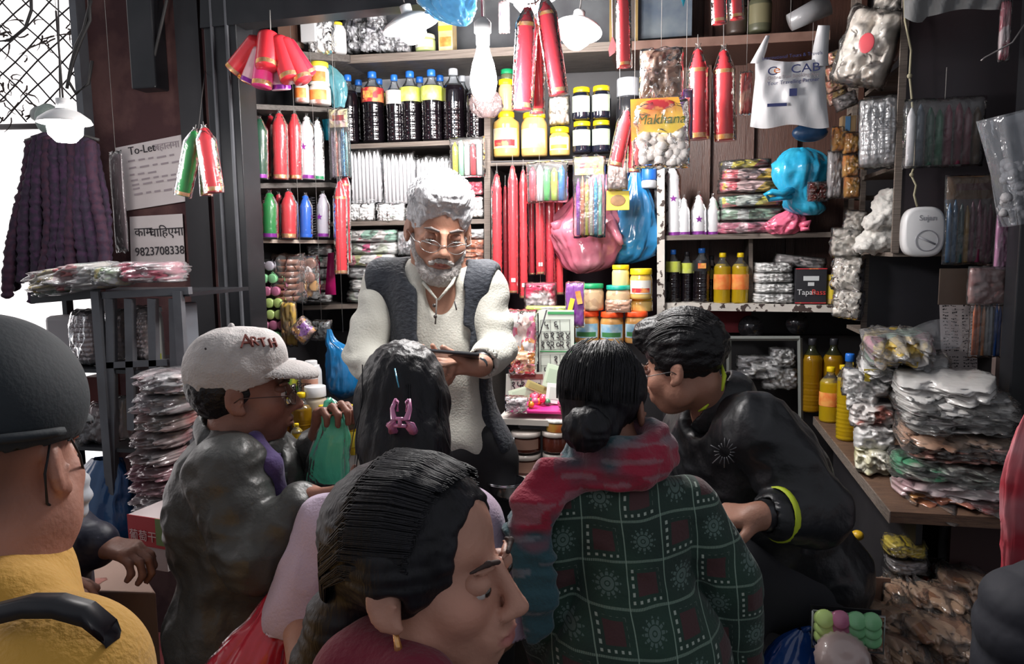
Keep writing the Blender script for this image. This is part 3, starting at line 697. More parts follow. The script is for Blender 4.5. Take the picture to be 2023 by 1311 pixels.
# corner shelves goods
def ly(px): return 2.72+(px-490)/165*.34
e, W, H = box_thing('white_carton', 'white carton at the left end of the topmost corner shelf', 'carton', 593, 624, 22, 82, ly(600), .06, m_white)
e, W, H = box_thing('brown_carton', 'brown carton behind the red candle cluster', 'carton', 548, 590, 28, 92, ly(575)+.08, .06, M('kraft', (.3, .17, .12), .7, var=((.22, .12, .09), 8)))
jar('white canister with a yellow lid on the topmost corner shelf', 668, 106, 45, ly(660), 34, m_white, m_laby, m_labw, lidw=.6, lidh=.12, name='canister', cat='canister')
pack('white puffed packet between the cartons on the topmost corner shelf', 636, 74, 52, 66, ly(630), M('puffw', (.75, .75, .76), .4, coat=.4), .07, seed=60, lump=.3)
jar('small white tub with a yellow lid behind the red candle cluster', 632, 178, 124, ly(640), 38, m_white, m_laby, m_labo, lidh=.16, name='tub', cat='tub')
for i, (x, yb) in enumerate([(597, 203), (632, 208)]):
    jar(['small white printed tub at the left end of the second corner shelf', 'wide white printed tub with brown foot on the second corner shelf'][i], x, yb, yb-44, ly(x)-.02, [28, 44][i], M('tubw', (.75, .7, .66), .4, var=((.5, .2, .15), 14, .55, .65)), m_labw, m_labo, lidh=.12, name='tub', cat='tub')
# row of tall candles
gT = 'tall candles on the corner shelf'
for lab, x, yb, yt, w_, c, bd, st, dy in [('tall dark green candle at the left end of the row', 515, 353, 229, 32, m_greend, m_purpfoil, None, 0), ('tall dark red candle behind the green and red ones', 537, 350, 222, 26, m_redd, m_gold, None, .07), ('tall red candle with white foot label, left of the two red ones', 554, 354, 217, 33, m_red, m_gold, None, -.01), ('tall red candle with gold foot band, right of the two red ones', 584, 354, 218, 29, m_red, m_gold, None, 0), ('tall white candle with a purple star', 608, 354, 224, 30, m_whitew, m_purpfoil, m_purpfoil, 0), ('tall white candle with a green foot, right end of the row', 629, 355, 232, 26, m_whitew, m_grn, None, .03)]:
    candle(lab, (x, yb), (x-3, yt), ly(x)-.02+dy, w_, c, bd, topband=False, group=gT, star=st, tipf=.22)
gS = 'short candles on the lower corner shelf'
for lab, x, yb, yt, w_, c, bd, st, dy in [('short bright green candle with a purple foot band', 533, 469, 375, 33, m_greenw, m_purpfoil, None, -.02), ('short dark red candle between the green and the red one', 551, 467, 378, 24, m_redd, m_gold, None, .06), ('short red candle with gold print', 571, 470, 372, 35, m_red, m_gold, None, -.01), ('short blue candle in a clear sleeve', 604, 469, 380, 28, m_bluew, m_bluew, None, 0), ('short grey white candle with a violet foot and star', 638, 468, 377, 28, M('greywax', (.5, .48, .55), .4, coat=.4), m_purpfoil, m_purpfoil, 0)]:
    candle(lab, (x, yb), (x-1, yt), ly(x)-.02+dy, w_, c, bd, topband=False, group=gS, star=st, tipf=.3)
t = T('coil_cord', 'coiled black plastic cord standing between blue and white short candles', 'cord', P(619, 468, ly(619)-.03)); mb = MB(); pts = []
for i in range(130):
    a = i*.75; pts.append(Vector((.012*math.cos(a), .012*math.sin(a), .002+i*.0013)))
mb.tube(pts, .0022, 5).ob('coil', m_labk, t)
# cluster of red candles hanging from one hook
gC = 'cluster of candles hanging from one hook'
HK = (535, 62)
cl = [('far left candle of the hanging cluster, swung out to the left', (460, 140), (515, 72), 30, m_red, 0), ('second candle from the left in the hanging cluster', (486, 160), (524, 72), 30, m_redd, .03), ('white candle with violet foot in the hanging cluster, lower left', (492, 165), (522, 90), 30, M('pinkwhite', (.75, .45, .5), .4, coat=.4), -.01), ('pink candle with green foot in the middle of the hanging cluster', (517, 172), (528, 90), 34, m_pinkw, -.03), ('front red candle of the hanging cluster, shortest looking', (526, 134), (531, 60), 36, m_red, -.06), ('red candle right of the middle in the hanging cluster', (574, 158), (545, 68), 34, m_red, -.03), ('white candle with violet foot in the hanging cluster, lower right', (556, 178), (543, 90), 32, M('whpink', (.75, .5, .6), .4, coat=.4), .03), ('outer right red candle of the hanging cluster', (600, 160), (553, 72), 30, m_red, -.01), ('far right red candle of the hanging cluster, behind', (612, 150), (560, 76), 26, m_redd, .04)]
for lab, bo, to, w_, c, dy in cl:
    candle(lab, bo, to, 2.5+dy, w_+6, c, m_purpfoil if 'violet' in lab else m_gold, tipf=.14, group=gC, topband=False, dy=-dy*.8, wrap=False)
t = T('hook_string', 'white string and knot holding the red candle cluster', 'string', P(535, 78, 2.5)); q = t.location
mb = MB(); mb.tube([P(535, 78, 2.5)-q, P(533, 20, 2.5)-q], .0022, 6)
for a in range(7):
    th = a*.9; mb.tube([Vector((0, 0, -.01)), Vector((.022*math.cos(th), .02*math.sin(th), .012)), Vector((.05*math.cos(th), .03*math.sin(th), -.012))], .003, 5)
mb.ob('knot', m_string, t)
# discs blister and bags under the corner shelves
m_ltgreen = M('tl_green', (.25, .62, .3), .45, coat=.5); m_lilac = M('tl_mauve', (.5, .16, .28), .45, coat=.5); m_lime2 = M('tl_lime', (.5, .68, .22), .45, coat=.5); m_tlgrey = M('tl_grey', (.45, .42, .48), .45, coat=.5)
t = T('tealight_card', 'hanging clear card of round tea lights in green, mauve and lime rows', 'candle card', P(520, 600, 2.86)); q = t.location
rows = [(500, 525, m_tlgrey), (506, 550, m_ltgreen), (512, 575, m_lilac), (517, 598, m_lime2), (519, 621, m_lime2), (525, 642, m_lilac), (531, 664, m_ltgreen)]
for (x, y, c) in rows:
    for k in range(3):
        p = P(x+k*17, y, 2.85)-q; r = L(9.5, p+q)
        o = MB().lathe([(r*.8, .014), (r, .012), (r, -.004), (r*.8, -.006), (r*.78, -.003), (.001, -.003)], 18).ob('tea_light', c, t, rot=(PI/2, 0, 0), loc=p)
        MB().tube([Vector((0, 0, -.003)), Vector((0, 0, -.009))], .001, 5).ob('wick', m_white, o)
p0, p1 = P(487, 512, 2.86)-q, P(560, 682, 2.86)-q
MB().box(((p0.x+p1.x)/2, .012, (p0.z+p1.z)/2), (p1.x-p0.x, .002, abs(p1.z-p0.z)), ).ob('backing', M('blkback', (.03, .03, .03), .5), t, False)
m_cups = M('brown_cups', (.28, .13, .09), rough=.4, coat=.5)
t = T('cup_stack_bag', 'clear bag of stacked brown cups hanging beside the tea light card', 'bag', P(573, 600, 2.9)); q = t.location
for i in range(7):
    p = P(568-2*math.sin(i), 590-i*12, 2.9)-q; r = L(26-i*.6, p+q); MB().lathe([(r*.7, -.012), (r, .012), (r*.97, .012), (r*.66, -.01), (.001, -.01)], 24, c=p).ob('cup', m_cups, t)
pillow(L(70, q), L(100, q), .1, 3, .2, None, 24).tf(Matrix.Translation(P(572, 550, 2.9)-q)).ob('wrapper', m_film, t, merge=1e-5)
t = T('tealight_bag', 'clear bag of loose tan and grey tea lights under the corner shelf', 'bag', P(607, 560, 2.93)); q = t.location
for i, (x, y, c) in enumerate([(596, 525, 'o'), (614, 520, 'o'), (592, 545, 'w'), (612, 548, 'o'), (622, 565, 'y'), (608, 578, 'y'), (596, 568, 'o'), (606, 535, 'w')]):
    p = P(x, y, 2.93+.01*(i % 3))-q; r = L(11, p+q)
    MB().lathe([(r*.8, .01), (r, .008), (r, -.006), (.001, -.006)], 16).ob('tea_light', {'o': m_cups, 'w': M('tlw', (.6, .55, .55), .4), 'y': M('tlo', (.55, .3, .1), .4)}[c], t, rot=(PI/2+.3*math.sin(i), .3*math.cos(i*2), 0), loc=p)
pillow(L(50, q), L(90, q), .07, 5, .2, None, 20).tf(Matrix.Translation(P(607, 548, 2.93)-q)).ob('wrapper', m_film, t, merge=1e-5)
pack('yellow card packet with a small blue emblem below the tea light bags', 571, 640, 34, 90, 2.84, M('ylcard', (.8, .5, .06), .5, var=((.6, .35, .15), 9, .5, .6)), .03, seed=70, name='snack_packet')
pack('diamond shaped clear packet with violet and orange tea lights', 600, 652, 44, 44, 2.8, CANDY('tlbag', [(.5, .3, .25), (.3, .12, .4), (.6, .3, .1), (.4, .25, .22)], 22), .05, rot=(0, .78, 0), seed=71, name='snack_packet')
pack('dark grey plastic packet above the blue bag', 636, 652, 46, 42, 2.95, M('dkpl', (.05, .055, .06), .2, coat=.8, bump=(14, .9)), .05, seed=72, name='snack_packet')
m_bluebag = M('blue_bag', (.01, .17, .42), rough=.22, coat=.9, bump=(12, .8, 4), stretch=(1, 1, .35))
bag('shiny blue plastic bag hanging left of the standing man', [(678, 786, 2.7, 20, .8), (682, 772, 2.7, 62, .7), (682, 745, 2.7, 74, .6), (680, 715, 2.7, 70, .5), (672, 690, 2.7, 52, .5), (655, 672, 2.7, 22, .5), (650, 650, 2.7, 8, .5)], m_bluebag, seed=5, folds=8)
# ================================================================ middle bay
jar('large mustard jar with a yellow lid on the left of the middle shelf', 1001, 311, 222, YF+.06, 52, m_must, m_yel, M('lab_must', (.72, .62, .35), .5, var=((.8, .78, .7), 14, .45, .55)), lidw=.62, lidh=.12, neckw=.6, lab2=m_labr)
jar('large plain mustard jar, second on the middle shelf', 1056, 310, 224, YF+.06, 52, M('mustp', (.66, .46, .17), .25, coat=.8), m_yel, M('lab_must2', (.74, .66, .42), .5, var=((.6, .45, .2), 10, .5, .6)), lidw=.85, lidh=.12)
jar('smaller mustard jar with a yellow lid under the clear packet', 1106, 308, 252, YF+.05, 41, m_must, m_yel, m_labw, lidw=.9, lab2=m_laby)
jar('jar of tan spread standing on the large mustard jar', 1000, 221, 158, YF+.08, 30, M('tansp', (.62, .42, .2), .3, coat=.6), m_yel, None, lidh=.16)
jar('green lidded jar behind the jar of tan spread', 1002, 160, 138, YF+.1, 26, M('dkg', (.1, .12, .06), .3), m_grn, None, lidh=.4)
pack('crinkled packet of white sweets above the smaller mustard jar', 1105, 219, 44, 58, YF+.05, CANDY('whsw', [(.55, .48, .42), (.75, .7, .66), (.45, .38, .33)], 30), .06, seed=81, lump=.25)
m_blk = M('black_paste', (.008, .01, .02), .12, coat=1); m_plab = M('pale_green_label', (.58, .68, .5), .5, var=((.4, .5, .3), 24, .55, .62))
for i, (x, yb, yt) in enumerate([(1150, 303, 241), (1188, 302, 239), (1149, 238, 174), (1188, 236, 171)]):
    jar('black jar with a yellow lid, '+['lower left of the four', 'lower right of the four', 'upper left of the four', 'upper right of the four'][i], x, yb, yt, YF+.05, 38, m_blk, m_yel, m_plab, lidw=.86, lidh=.15, lpos=(.22, .72), lab2=m_labw, group='black jars stacked two by two')
jar('dark jar with a big grey lid behind the snack packets', 1241, 303, 156, YF+.1, 48, M('dkjar', (.03, .03, .035), .2, coat=.8), m_grey, None, lidh=.24, lidw=.95)
# clear bag under the bulb
bag('crumpled clear bag hanging behind the bulb', [(962, 232, 3.0, 30, .4), (962, 215, 3.0, 52, .4), (960, 190, 3.0, 48, .4), (955, 170, 3.0, 20, .4)], FILM('pinkish_film', (.88, .8, .8), .3, .12, (28, .9), dif=(.4, .3, .3)), amp=.12, seed=9)
# long red hanging candles
gL = 'long red candles hanging in the middle bay'
for i, (x0, x1, yt, yb, dy) in enumerate([(972, 995, 337, 592, 0), (1005, 1024, 320, 578, -.01), (1026, 1045, 329, 588, .01), (1045, 1058, 350, 542, .05), (1059, 1077, 345, 541, .0), (1077, 1097, 350, 587, .03), (1097, 1115, 350, 581, .06), (994, 1006, 360, 586, .08)]):
    x = (x0+x1)/2
    candle('long red hanging candle, '+['leftmost, hanging in front of the upright', 'second from the left with gold print at its top', 'third from the left with a white price sticker', 'fourth, half hidden and shorter', 'fifth, short one below the coloured packet', 'sixth, reaching lowest', 'rightmost of the row, next to the pink bag', 'dark one behind the two leftmost'][i], (x, yb), (x-2, yt), 3.1+dy, x1-x0, m_redd if i in (3, 5, 7) else m_red, m_gold, tipf=.13, hook=.03, topband=False, group=gL, sticker=i in (1, 2, 4))
t = T('hanging_rod', 'thin metal rod from which the long red candles hang', 'rod', P(1045, 316, 3.12)); q = t.location
MB().tube([P(970, 320, 3.12)-q, P(1255, 312, 3.12)-q], .003, 6).ob('rod_body', m_metal, t)
mk = lambda n, c: M(n, c, .35, coat=.6)
sticks('clear packet of fat candles in red, white, green, lime and blue', 1045, 1117, 321, 398, 3.02, [mk('f1', (.6, .05, .08)), m_whitew, mk('f3', (.08, .5, .12)), mk('f4', (.45, .62, .05)), mk('f5', (.02, .15, .45))], fat=1.03)
m_head = M('header_yellow', (.82, .68, .1), .5, var=((.75, .25, .35), 18, .5, .58))
sticks('clear packet of thin candles from purple to teal with a printed yellow card', 1138, 1190, 310, 466, 2.98, [mk('s1', (.3, .04, .5)), mk('s2', (.75, .22, .1)), mk('s3', (.6, .55, .12)), mk('s4', (.75, .72, .6)), mk('s5', (.01, .3, .6)), mk('s6', (.25, .6, .5))], header=(m_head, 34))
e, W, H = box_thing('coin_packet', 'small yellow card with a brown coin picture', 'packet', 1198, 1243, 377, 415, 2.97, .006, m_laby, 'card_body')
MB().sph((0, -.004, H*.5), (W*.34, .001, H*.3), 20, 8).ob('coin_picture', M('coin', (.16, .08, .03), .5, var=((.24, .13, .05), 40)), e)
pack('grey brown crinkled packet above the coin card', 1220, 348, 42, 56, 2.96, M('gbr', (.3, .22, .2), .25, coat=.8, bump=(20, .8)), .04, seed=82)
candle('red candle hanging slanted left of the popcorn like packet', (1216, 328), (1240, 212), 2.7, 30, m_red, m_gold, tipf=.25, topband=False)
candle('red candle hanging straight beside the slanted one', (1252, 340), (1256, 228), 2.72, 26, m_red, m_gold, tipf=.25, topband=False)
# trio
gK = 'trio of long red candles hanging from the top'
candle('left candle of the big hanging trio', (1032, 216), (1043, 5), 2.0, 42, m_redd, m_gold, tipf=.2, group=gK)
candle('middle candle of the big hanging trio, hanging lowest', (1062, 224), (1060, 30), 2.07, 30, m_red, m_gold, tipf=.2, group=gK)
candle('right candle of the big hanging trio, swung to the right', (1104, 186), (1074, -14), 2.02, 38, m_redd, m_gold, tipf=.2, group=gK)
t = T('hook_string', 'string holding the trio of long red candles', 'string', P(1058, 6, 2.04)); q = t.location
MB().tube([P(1058, 10, 2.04)-q, P(1050, -60, 2.04)-q], .0025, 6).tube([P(1058, 6, 2.04)-q, P(1043, 8, 2.0)-q], .0025, 6).tube([P(1058, 6, 2.04)-q, P(1075, -10, 2.02)-q], .0025, 6).ob('string_body', m_string, t)
pack('pink striped packet hanging high beside the trio of candles', 996, 34, 22, 62, 2.4, M('pinkst', (.8, .3, .35), .4, coat=.5, var=((.8, .6, .6), 30)), .02, seed=83)
candle('single long red candle hanging at the top, right of the lamp', (1234, 132), (1230, -45), 2.35, 29, m_red, m_gold, tipf=.12, topband=False)
candle('red candle cut by the top edge, left of two', (1421, 46), (1418, -60), 2.3, 29, m_red, m_gold, tipf=.12, topband=False)
candle('red candle cut by the top edge, right of two', (1456, 37), (1453, -70), 2.35, 28, m_red, m_gold, tipf=.12, topband=False)
t = T('ribbon_end', 'white ribbon end hanging left of the single red candle', 'ribbon', P(1209, 112, 2.4)); q = t.location
MB().add([P(1204, 112, 2.4)-q, P(1215, 104, 2.41)-q, P(1217, 88, 2.4)-q, P(1210, 70, 2.4)-q, P(1202, 98, 2.39)-q], [(0, 1, 2, 3, 4)]).tube([P(1210, 72, 2.4)-q, P(1209, -30, 2.4)-q], .001, 5).ob('ribbon_body', m_whitew, t)
t = T('plastic_tip', 'small turquoise plastic corner hanging at the top edge', 'plastic', P(1350, 12, 2.4)); q = t.location
MB().add([P(1340, -20, 2.4)-q, P(1360, -20, 2.4)-q, P(1350, 14, 2.4)-q, P(1351, -8, 2.38)-q], [(0, 3, 2), (3, 1, 2), (0, 1, 3)]).ob('plastic_body', M('turq', (0, 0, 0)), t)
candle('thick red candle with two gold bands, left of the hanging pair', (1380, 275), (1379, 86), 2.7, 42, m_red, m_gold, tipf=.27, hook=.03, group='pair of thick red candles')
candle('thick red candle with two gold bands, right of the hanging pair', (1432, 278), (1430, 88), 2.7, 43, m_red, m_gold, tipf=.27, hook=.08, group='pair of thick red candles')
pack('small red printed packet left of the white carrier bag', 1474, 184, 26, 86, 2.8, M('redpk', (.5, .06, .05), .3, coat=.6, var=((.7, .35, .25), 16, .5, .6)), .02, seed=84)
# makhana packet with white puffs
t = T('snack_packet', 'clear packet of white puffed lotus seeds with an orange and yellow top print', 'snack packet', P(1305, 265, 2.45)); q = t.location; W, H = L(112, q), L(132, q)
r2 = random.Random(8); mb = MB()
for i in range(95):
    x = (r2.random()-.5)*W*.78; z = -H*.46+r2.random()*H*.56; x += (W*.08 if z < -H*.2 else 0)
    mb.sph((x, (r2.random()-.5)*.05, z), L(7.5+r2.random()*3, q), 8, 6)
o = mb.ob('puffed_seeds', M('puff', (.75, .71, .68), .8, var=((.5, .4, .36), 60, .6, .75)), t); o['kind'] = 'stuff'
MB().add([(-W*.52, -.034, H*.5), (W*.3, -.034, H*.5), (W*.44, -.038, H*.1), (W*.2, -.042, -.02*H), (-W*.3, -.042, .02*H), (-W*.5, -.036, -.12*H)], [(0, 5, 4, 3, 2, 1)]).ob('top_print', M('snackprint', (.85, .3, .06), .35, coat=.6, var=((.85, .6, .05), 9, .4, .6)), t)
MB().sph((-.01, -.04, H*.4), (W*.3, .002, H*.075), 20, 8).ob('oval_emblem', m_labr, t)
text('lettering', 'Makhana', W*.24, M('olive_ink', (.05, .1, .01), .5), t, (0, -.045, H*.12), shear=.2)
pillow(W, H, .1, 4, .2, None, 28).ob('wrapper', m_film, t, merge=1e-5)
pack('clear packet of tan dried roots hanging above the white puffed seeds', 1306, 146, 86, 100, 2.5, CANDY('tanroot', [(.2, .12, .09), (.3, .2, .15), (.13, .08, .06)], 14, rough=.4), .06, seed=85, lump=.35)
pack('violet edged packet behind the white puffed seeds', 1355, 225, 28, 100, 2.62, mk('vio', (.12, .02, .22)), .02, seed=86)
# bags behind
m_pinkbag = M('pink_bag', (.55, .1, .17), .25, coat=.7, bump=(12, .9, 4), var=((.65, .25, .32), 5))
bag('dusty pink plastic bag hanging behind the thin candle packet', [(1150, 540, 3.12, 20, .5), (1160, 525, 3.12, 84, .5), (1158, 490, 3.12, 112, .45), (1152, 455, 3.12, 128, .4), (1160, 420, 3.14, 110, .4), (1175, 380, 3.15, 70, .4), (1185, 345, 3.16, 24, .4)], m_pinkbag, amp=.1, seed=2, folds=6, handles=[[(1100, 460, 3.1, 12), (1098, 445, 3.09, 26), (1110, 438, 3.1, 14)], [(1205, 440, 3.08, 24), (1222, 470, 3.06, 16), (1228, 484, 3.06, 10)]])
m_bluebag2 = M('blue_bag_mid', (.015, .13, .4), .2, coat=.9, bump=(13, .9, 4), var=((.04, .3, .6), 4), stretch=(1, 1, .3))
bag('blue plastic bag hanging between the coin card and the white post', [(1228, 520, 3.18, 40, .4), (1236, 508, 3.17, 96, .4), (1244, 480, 3.16, 112, .4), (1250, 445, 3.16, 96, .4), (1255, 400, 3.16, 66, .4), (1256, 350, 3.17, 24, .4), (1256, 318, 3.17, 8, .4)], m_bluebag2, amp=.08, seed=6, folds=9)
jar('bottle with bright blue cap hanging behind the white post', 1282, 372, 326, 3.16, 30, m_grey, m_blue, None, lidh=.65, neckw=.9, name='capped_container', cat='container')
# jars stacked on the desk behind
gP = 'peanut jars stacked beside the calendar'
m_lid = {'o': m_ora, 'g': m_grn, 't': m_teal, 'y': m_yel}
m_pic = M('picture_label', (.25, .5, .7), .5, var=((.6, .75, .8), 22, .4, .6)); m_pic2 = M('green_print', (.06, .25, .08), .5)
m_stackb = M('desk_board', (.2, .14, .11), .6)
YJ = 2.95
for i, (x, yb, yt, w_, ld, lb, lab) in enumerate([
    (1157, 733, 678, 48, 'g', 1, 'jar with a green lid at the foot of the stack, left'), (1206, 735, 680, 46, 't', 1, 'jar with a teal lid at the foot of the stack, right'),
    (1160, 676, 613, 48, 'o', 2, 'jar with an orange red lid, left of three in the middle row'), (1209, 677, 615, 47, 'o', 2, 'jar with an orange red lid, middle of three in the middle row'), (1257, 676, 614, 46, 'o', 2, 'jar with an orange red lid, right of three in the middle row'),
    (1168, 612, 560, 50, 'g', 0, 'jar of peanuts with a green lid, top left of the stack'), (1222, 613, 563, 50, 't', 0, 'jar of peanuts with a teal lid, next to the green lidded one'), (1268, 614, 588, 42, 'y', 0, 'low jar with a yellow lid behind the orange lidded row'),
    (1266, 590, 530, 44, 'y', 3, 'mustard jar with a yellow lid standing above the low yellow lidded jar'), (1226, 566, 523, 34, 'y', 0, 'small pale yellow jar with a yellow lid on top of the teal lid')]):
    jar(lab, x, yb, yt, YJ+(.02 if i in (7,) else 0), w_, [m_honey, m_honey, m_honey, m_honey, m_honey, CANDY('pnut', [(.6, .42, .25), (.7, .5, .32), (.5, .33, .2)], 40), CANDY('pnut', []), m_must, m_must, M('paleyel', (.72, .66, .3), .3, coat=.6)][i], m_lid[ld], {0: None, 1: m_labw, 2: m_pic, 3: m_labw}[lb], lidh=.17 if i < 8 else .2, lab2=m_pic2 if lb == 2 else (m_labr if lb == 3 else None), group=gP, lidw=.96, neckw=.9)
pack('brown paper snack packet lying against the teal lidded peanut jar', 1222, 604, 52, 26, 2.86, M('brpk', (.5, .26, .16), .4, coat=.5, bump=(20, .5)), .03, seed=88)
# ---------------------------------------------------------------- right bay
candle('tall white candle with a purple star beside the white post', (1332, 466), (1328, 318), 3.2, 30, m_whitew, m_purpfoil, tipf=.2, topband=False, star=m_purpfoil)
candle('tall white candle seen left of the white post', (1303, 466), (1303, 345), 3.24, 26, m_whitew, m_purpfoil, tipf=.2, topband=False)
candle('red candle behind the tall white candle with a star', (1338, 462), (1327, 325), 3.3, 22, m_red, m_gold, tipf=.2, topband=False)
for i, (x, yt, w_) in enumerate([(1352, 384, 23), (1381, 378, 29), (1409, 382, 25)]):
    candle('short white candle with a purple foot, '+['leftmost of three', 'middle of three with a star', 'rightmost of three'][i], (x, 464), (x-1, yt), 3.19, w_, m_whitew, m_purpfoil, tipf=.42, topband=False, star=m_purpfoil if i == 1 else None, group='three short white candles')
pc = [CANDY('st1', [(.12, .1, .1), (.6, .5, .08), (.05, .05, .05), (.35, .1, .1)], 14), CANDY('st2', [(.65, .12, .15), (.7, .5, .5), (.75, .3, .35), (.6, .4, .08)], 16), CANDY('st3', [(.2, .35, .25), (.6, .65, .6), (.65, .2, .2), (.6, .55, .1)], 16), CANDY('st4', [(.3, .42, .32), (.65, .68, .65), (.25, .4, .3)], 16), CANDY('st5', [(.72, .25, .35), (.75, .5, .55), (.7, .15, .25)], 14)]
for i, (x, y, w_, h) in enumerate([(1480, 450, 130, 26), (1482, 424, 124, 28), (1480, 397, 122, 26), (1482, 369, 126, 28), (1484, 345, 122, 26), (1472, 326, 100, 20)]):
    pack('flat sweet packet piled right of the short candles, '+['lowest, pink', 'second from below, grey green', 'third from below, green and yellow', 'fourth from below, red and white', 'fifth from below, pink and red', 'topmost, dark with yellow'][i], x, y, w_, h, 3.2+.01*(i % 2), pc[[4, 3, 2, 1, 1, 0][i]], .12, seed=90+i, group='sweet packets piled on the right shelf', rot=(0, .03*math.sin(i*2.3), 0))
m_pk = M('knot_pink', (.8, .16, .27), .3, coat=.6, bump=(14, .8))
bag('bright pink knotted plastic bag at the foot of the sweet packets', [(1545, 462, 3.15, 40, .6), (1548, 450, 3.15, 76, .6), (1556, 436, 3.14, 62, .6), (1562, 424, 3.14, 40, .6), (1560, 416, 3.14, 14, .5)], m_pk, amp=.12, seed=4, handles=[[(1580, 445, 3.12, 14), (1600, 440, 3.1, 12), (1598, 452, 3.1, 8), (1582, 452, 3.11, 10)]])
m_skybag = M('sky_blue_bag', (.02, .36, .62), .22, coat=.9, bump=(14, .9, 4), var=((.05, .5, .75), 6))
bag('round sky blue plastic bag tied at its lower left, on the right shelf', [(1600, 425, 3.1, 30, .6), (1592, 412, 3.1, 70, .6), (1580, 385, 3.08, 60, .6), (1580, 360, 3.08, 84, .6), (1583, 330, 3.08, 100, .6), (1582, 306, 3.1, 78, .6), (1580, 292, 3.1, 30, .5)], m_skybag, amp=.07, seed=8, folds=6, handles=[[(1565, 375, 3.05, 18), (1545, 383, 3.03, 14), (1525, 378, 3.02, 12), (1512, 384, 3.02, 10), (1520, 394, 3.03, 10), (1540, 392, 3.03, 10), (1562, 388, 3.05, 12)]])
pack('dark red crumpled packet right of the sky blue bag', 1615, 378, 40, 40, 3.0, M('dkred', (.09, .015, .012), .15, coat=1, bump=(16, 1)), .05, seed=98, lump=.5)
# lower right shelf
gD = 'dark bottles on the chipped white shelf'
for i, (x, yt, w_, lab) in enumerate([(1329, 493, 28, m_lime), (1356, 497, 25, m_lime), (1385, 490, 34, m_labk)]):
    bottle('dark bottle on the chipped shelf, '+['leftmost with a lime label and blue cap', 'middle one, slim, with a lime label', 'rightmost with a round red and gold emblem'][i], x, 597, yt, YF+.07+(.03 if i == 1 else 0), w_, cap=m_blue if i != 1 else m_labk, lab=lab, group=gD, lpos=(.58, .78), emblem=M('emblem', (0, 0, 0)) if i == 2 else None)
bottle('dark bottle behind the emblem bottle, only its lime label showing', 1404, 596, 505, YF+.16, 26, cap=m_labk, lab=m_lime, lpos=(.5, .7), group=gD)
for i, x in enumerate((1426, 1461)):
    bottle('yellow oil bottle on the chipped shelf, '+['left of two', 'right of two'][i], x, 599, 499, YF+.06, 33, m_oil, m_yel, m_labo, group='small yellow oil bottles', ribs=False, lpos=(.28, .58), neck=m_pet)
for r_ in range(4):
    y = 588-r_*20
    pack('roll packet of white beads beside the black box, '+['lowest', 'second from below', 'third from below', 'topmost'][r_], 1528+2*math.sin(r_*2), y, 84-3*r_, 22, YF+.07, w_bead, .1, seed=110+r_, beads=(9, 2, .006), group='white bead packets beside the black box')
pack('dull clear film packet leaning over the black box', 1580, 517, 100, 26, YF+.1, M('dullf', (.35, .32, .32), .25, coat=.8, bump=(16, .7)), .06, rot=(0, .12, 0), seed=115)
e, W, H = box_thing('black_box', 'black carton with white lettering on the chipped white shelf', 'box', 1572, 1630, 530, 600, YF+.0, .1, m_labk, bevel=.001)
MB().box((0, -.051, H*.99), (W, .002, .004)).ob('red_edge', m_labr, e, False); MB().box((0, -.051, .004), (W, .002, .004)).ob('red_edge', m_labr, e, False)
MB().box((0, -.051, H*.72), (W*.5, .002, H*.13)).ob('silver_panel', M('slv', (.6, .62, .63), .4), e, False)
MB().box((0, -.051, H*.56), (W*.2, .002, H*.1)).ob('silver_panel', M('slv', (.6, .62, .63), .4), e, False)
text('lettering', 'Tapas', W*.26, m_white, e, (-W*.14, -.0525, H*.26)); text('lettering', 'Bass', W*.26, M('redink', (.7, .06, .05), .5), e, (W*.25, -.0525, H*.26))
jar('small yellow lidded bottle right of the black box', 1640, 600, 542, YF+.03, 22, m_must, m_yel, m_laby, name='small_bottle', cat='bottle')
# white carrier bag with print
t = T('carrier_bag', 'white plastic carrier bag with blue printed lettering hanging by two handles', 'carrier bag', P(1560, 160, 2.45)); q = t.location
lo = [(1482, 245), (1486, 200), (1492, 150), (1492, 100)]; ro = [(1636, 258), (1636, 200), (1632, 150), (1634, 110)]
N_ = 26; vs = []; fs = []
for sgn in (-1, 1):
    for j in range(N_+1):
        v = j/N_; xl = np.interp(v, [0, .3, .7, 1], [1482, 1486, 1492, 1492]); xr = np.interp(v, [0, .3, .7, 1], [1638, 1634, 1630, 1632]); yb = 248
        for i in range(N_+1):
            u = i/N_; x = xl+(xr-xl)*u; y = 250-(250-(112+10*math.sin(u*PI)))*v+(4*math.sin(u*9))*(1-v)
            b_ = math.sin(u*PI)**.5*(.02+.02*math.sin(v*PI)); nz = .006*math.sin(u*17+v*5)+.004*math.sin(u*31-v*9)*v
            vs.append(P(x, y, 2.45+sgn*b_+nz*(1 if sgn < 0 else .5)-(.015*math.sin(v*PI) if sgn < 0 else 0))-q)
    k = 0 if sgn < 0 else (N_+1)**2
    fs += [(k+j*(N_+1)+i, k+j*(N_+1)+i+1, k+(j+1)*(N_+1)+i+1, k+(j+1)*(N_+1)+i) for j in range(N_) for i in range(N_)]
MB().add(vs, fs).ob('bag_body', M('white_bag', (.78, .78, .8), .35, coat=.4, bump=(14, .7, 4), stretch=(1, 1, .5)), t, merge=1e-4)
wb = MATS['white_bag']
for pts in ([(1494, 125, 24), (1505, 100, 18), (1517, 70, 8)], [(1619, 130, 34), (1622, 90, 30), (1628, 50, 24)]):
    mb = MB(); vs = []
    for (x, y, w_) in pts: vs += [P(x-w_/2, y, 2.44)-q, P(x, y, 2.425)-q, P(x+w_/2, y, 2.44)-q, P(x, y, 2.455)-q]
    mb.add(vs, [(4*i+k, 4*i+(k+1) % 4, 4*i+4+(k+1) % 4, 4*i+4+k) for i in range(2) for k in range(4)]+[(8, 9, 10, 11)]).ob('handle', wb, t)
m_navy = M('navy_ink', (.04, .05, .16), .6)
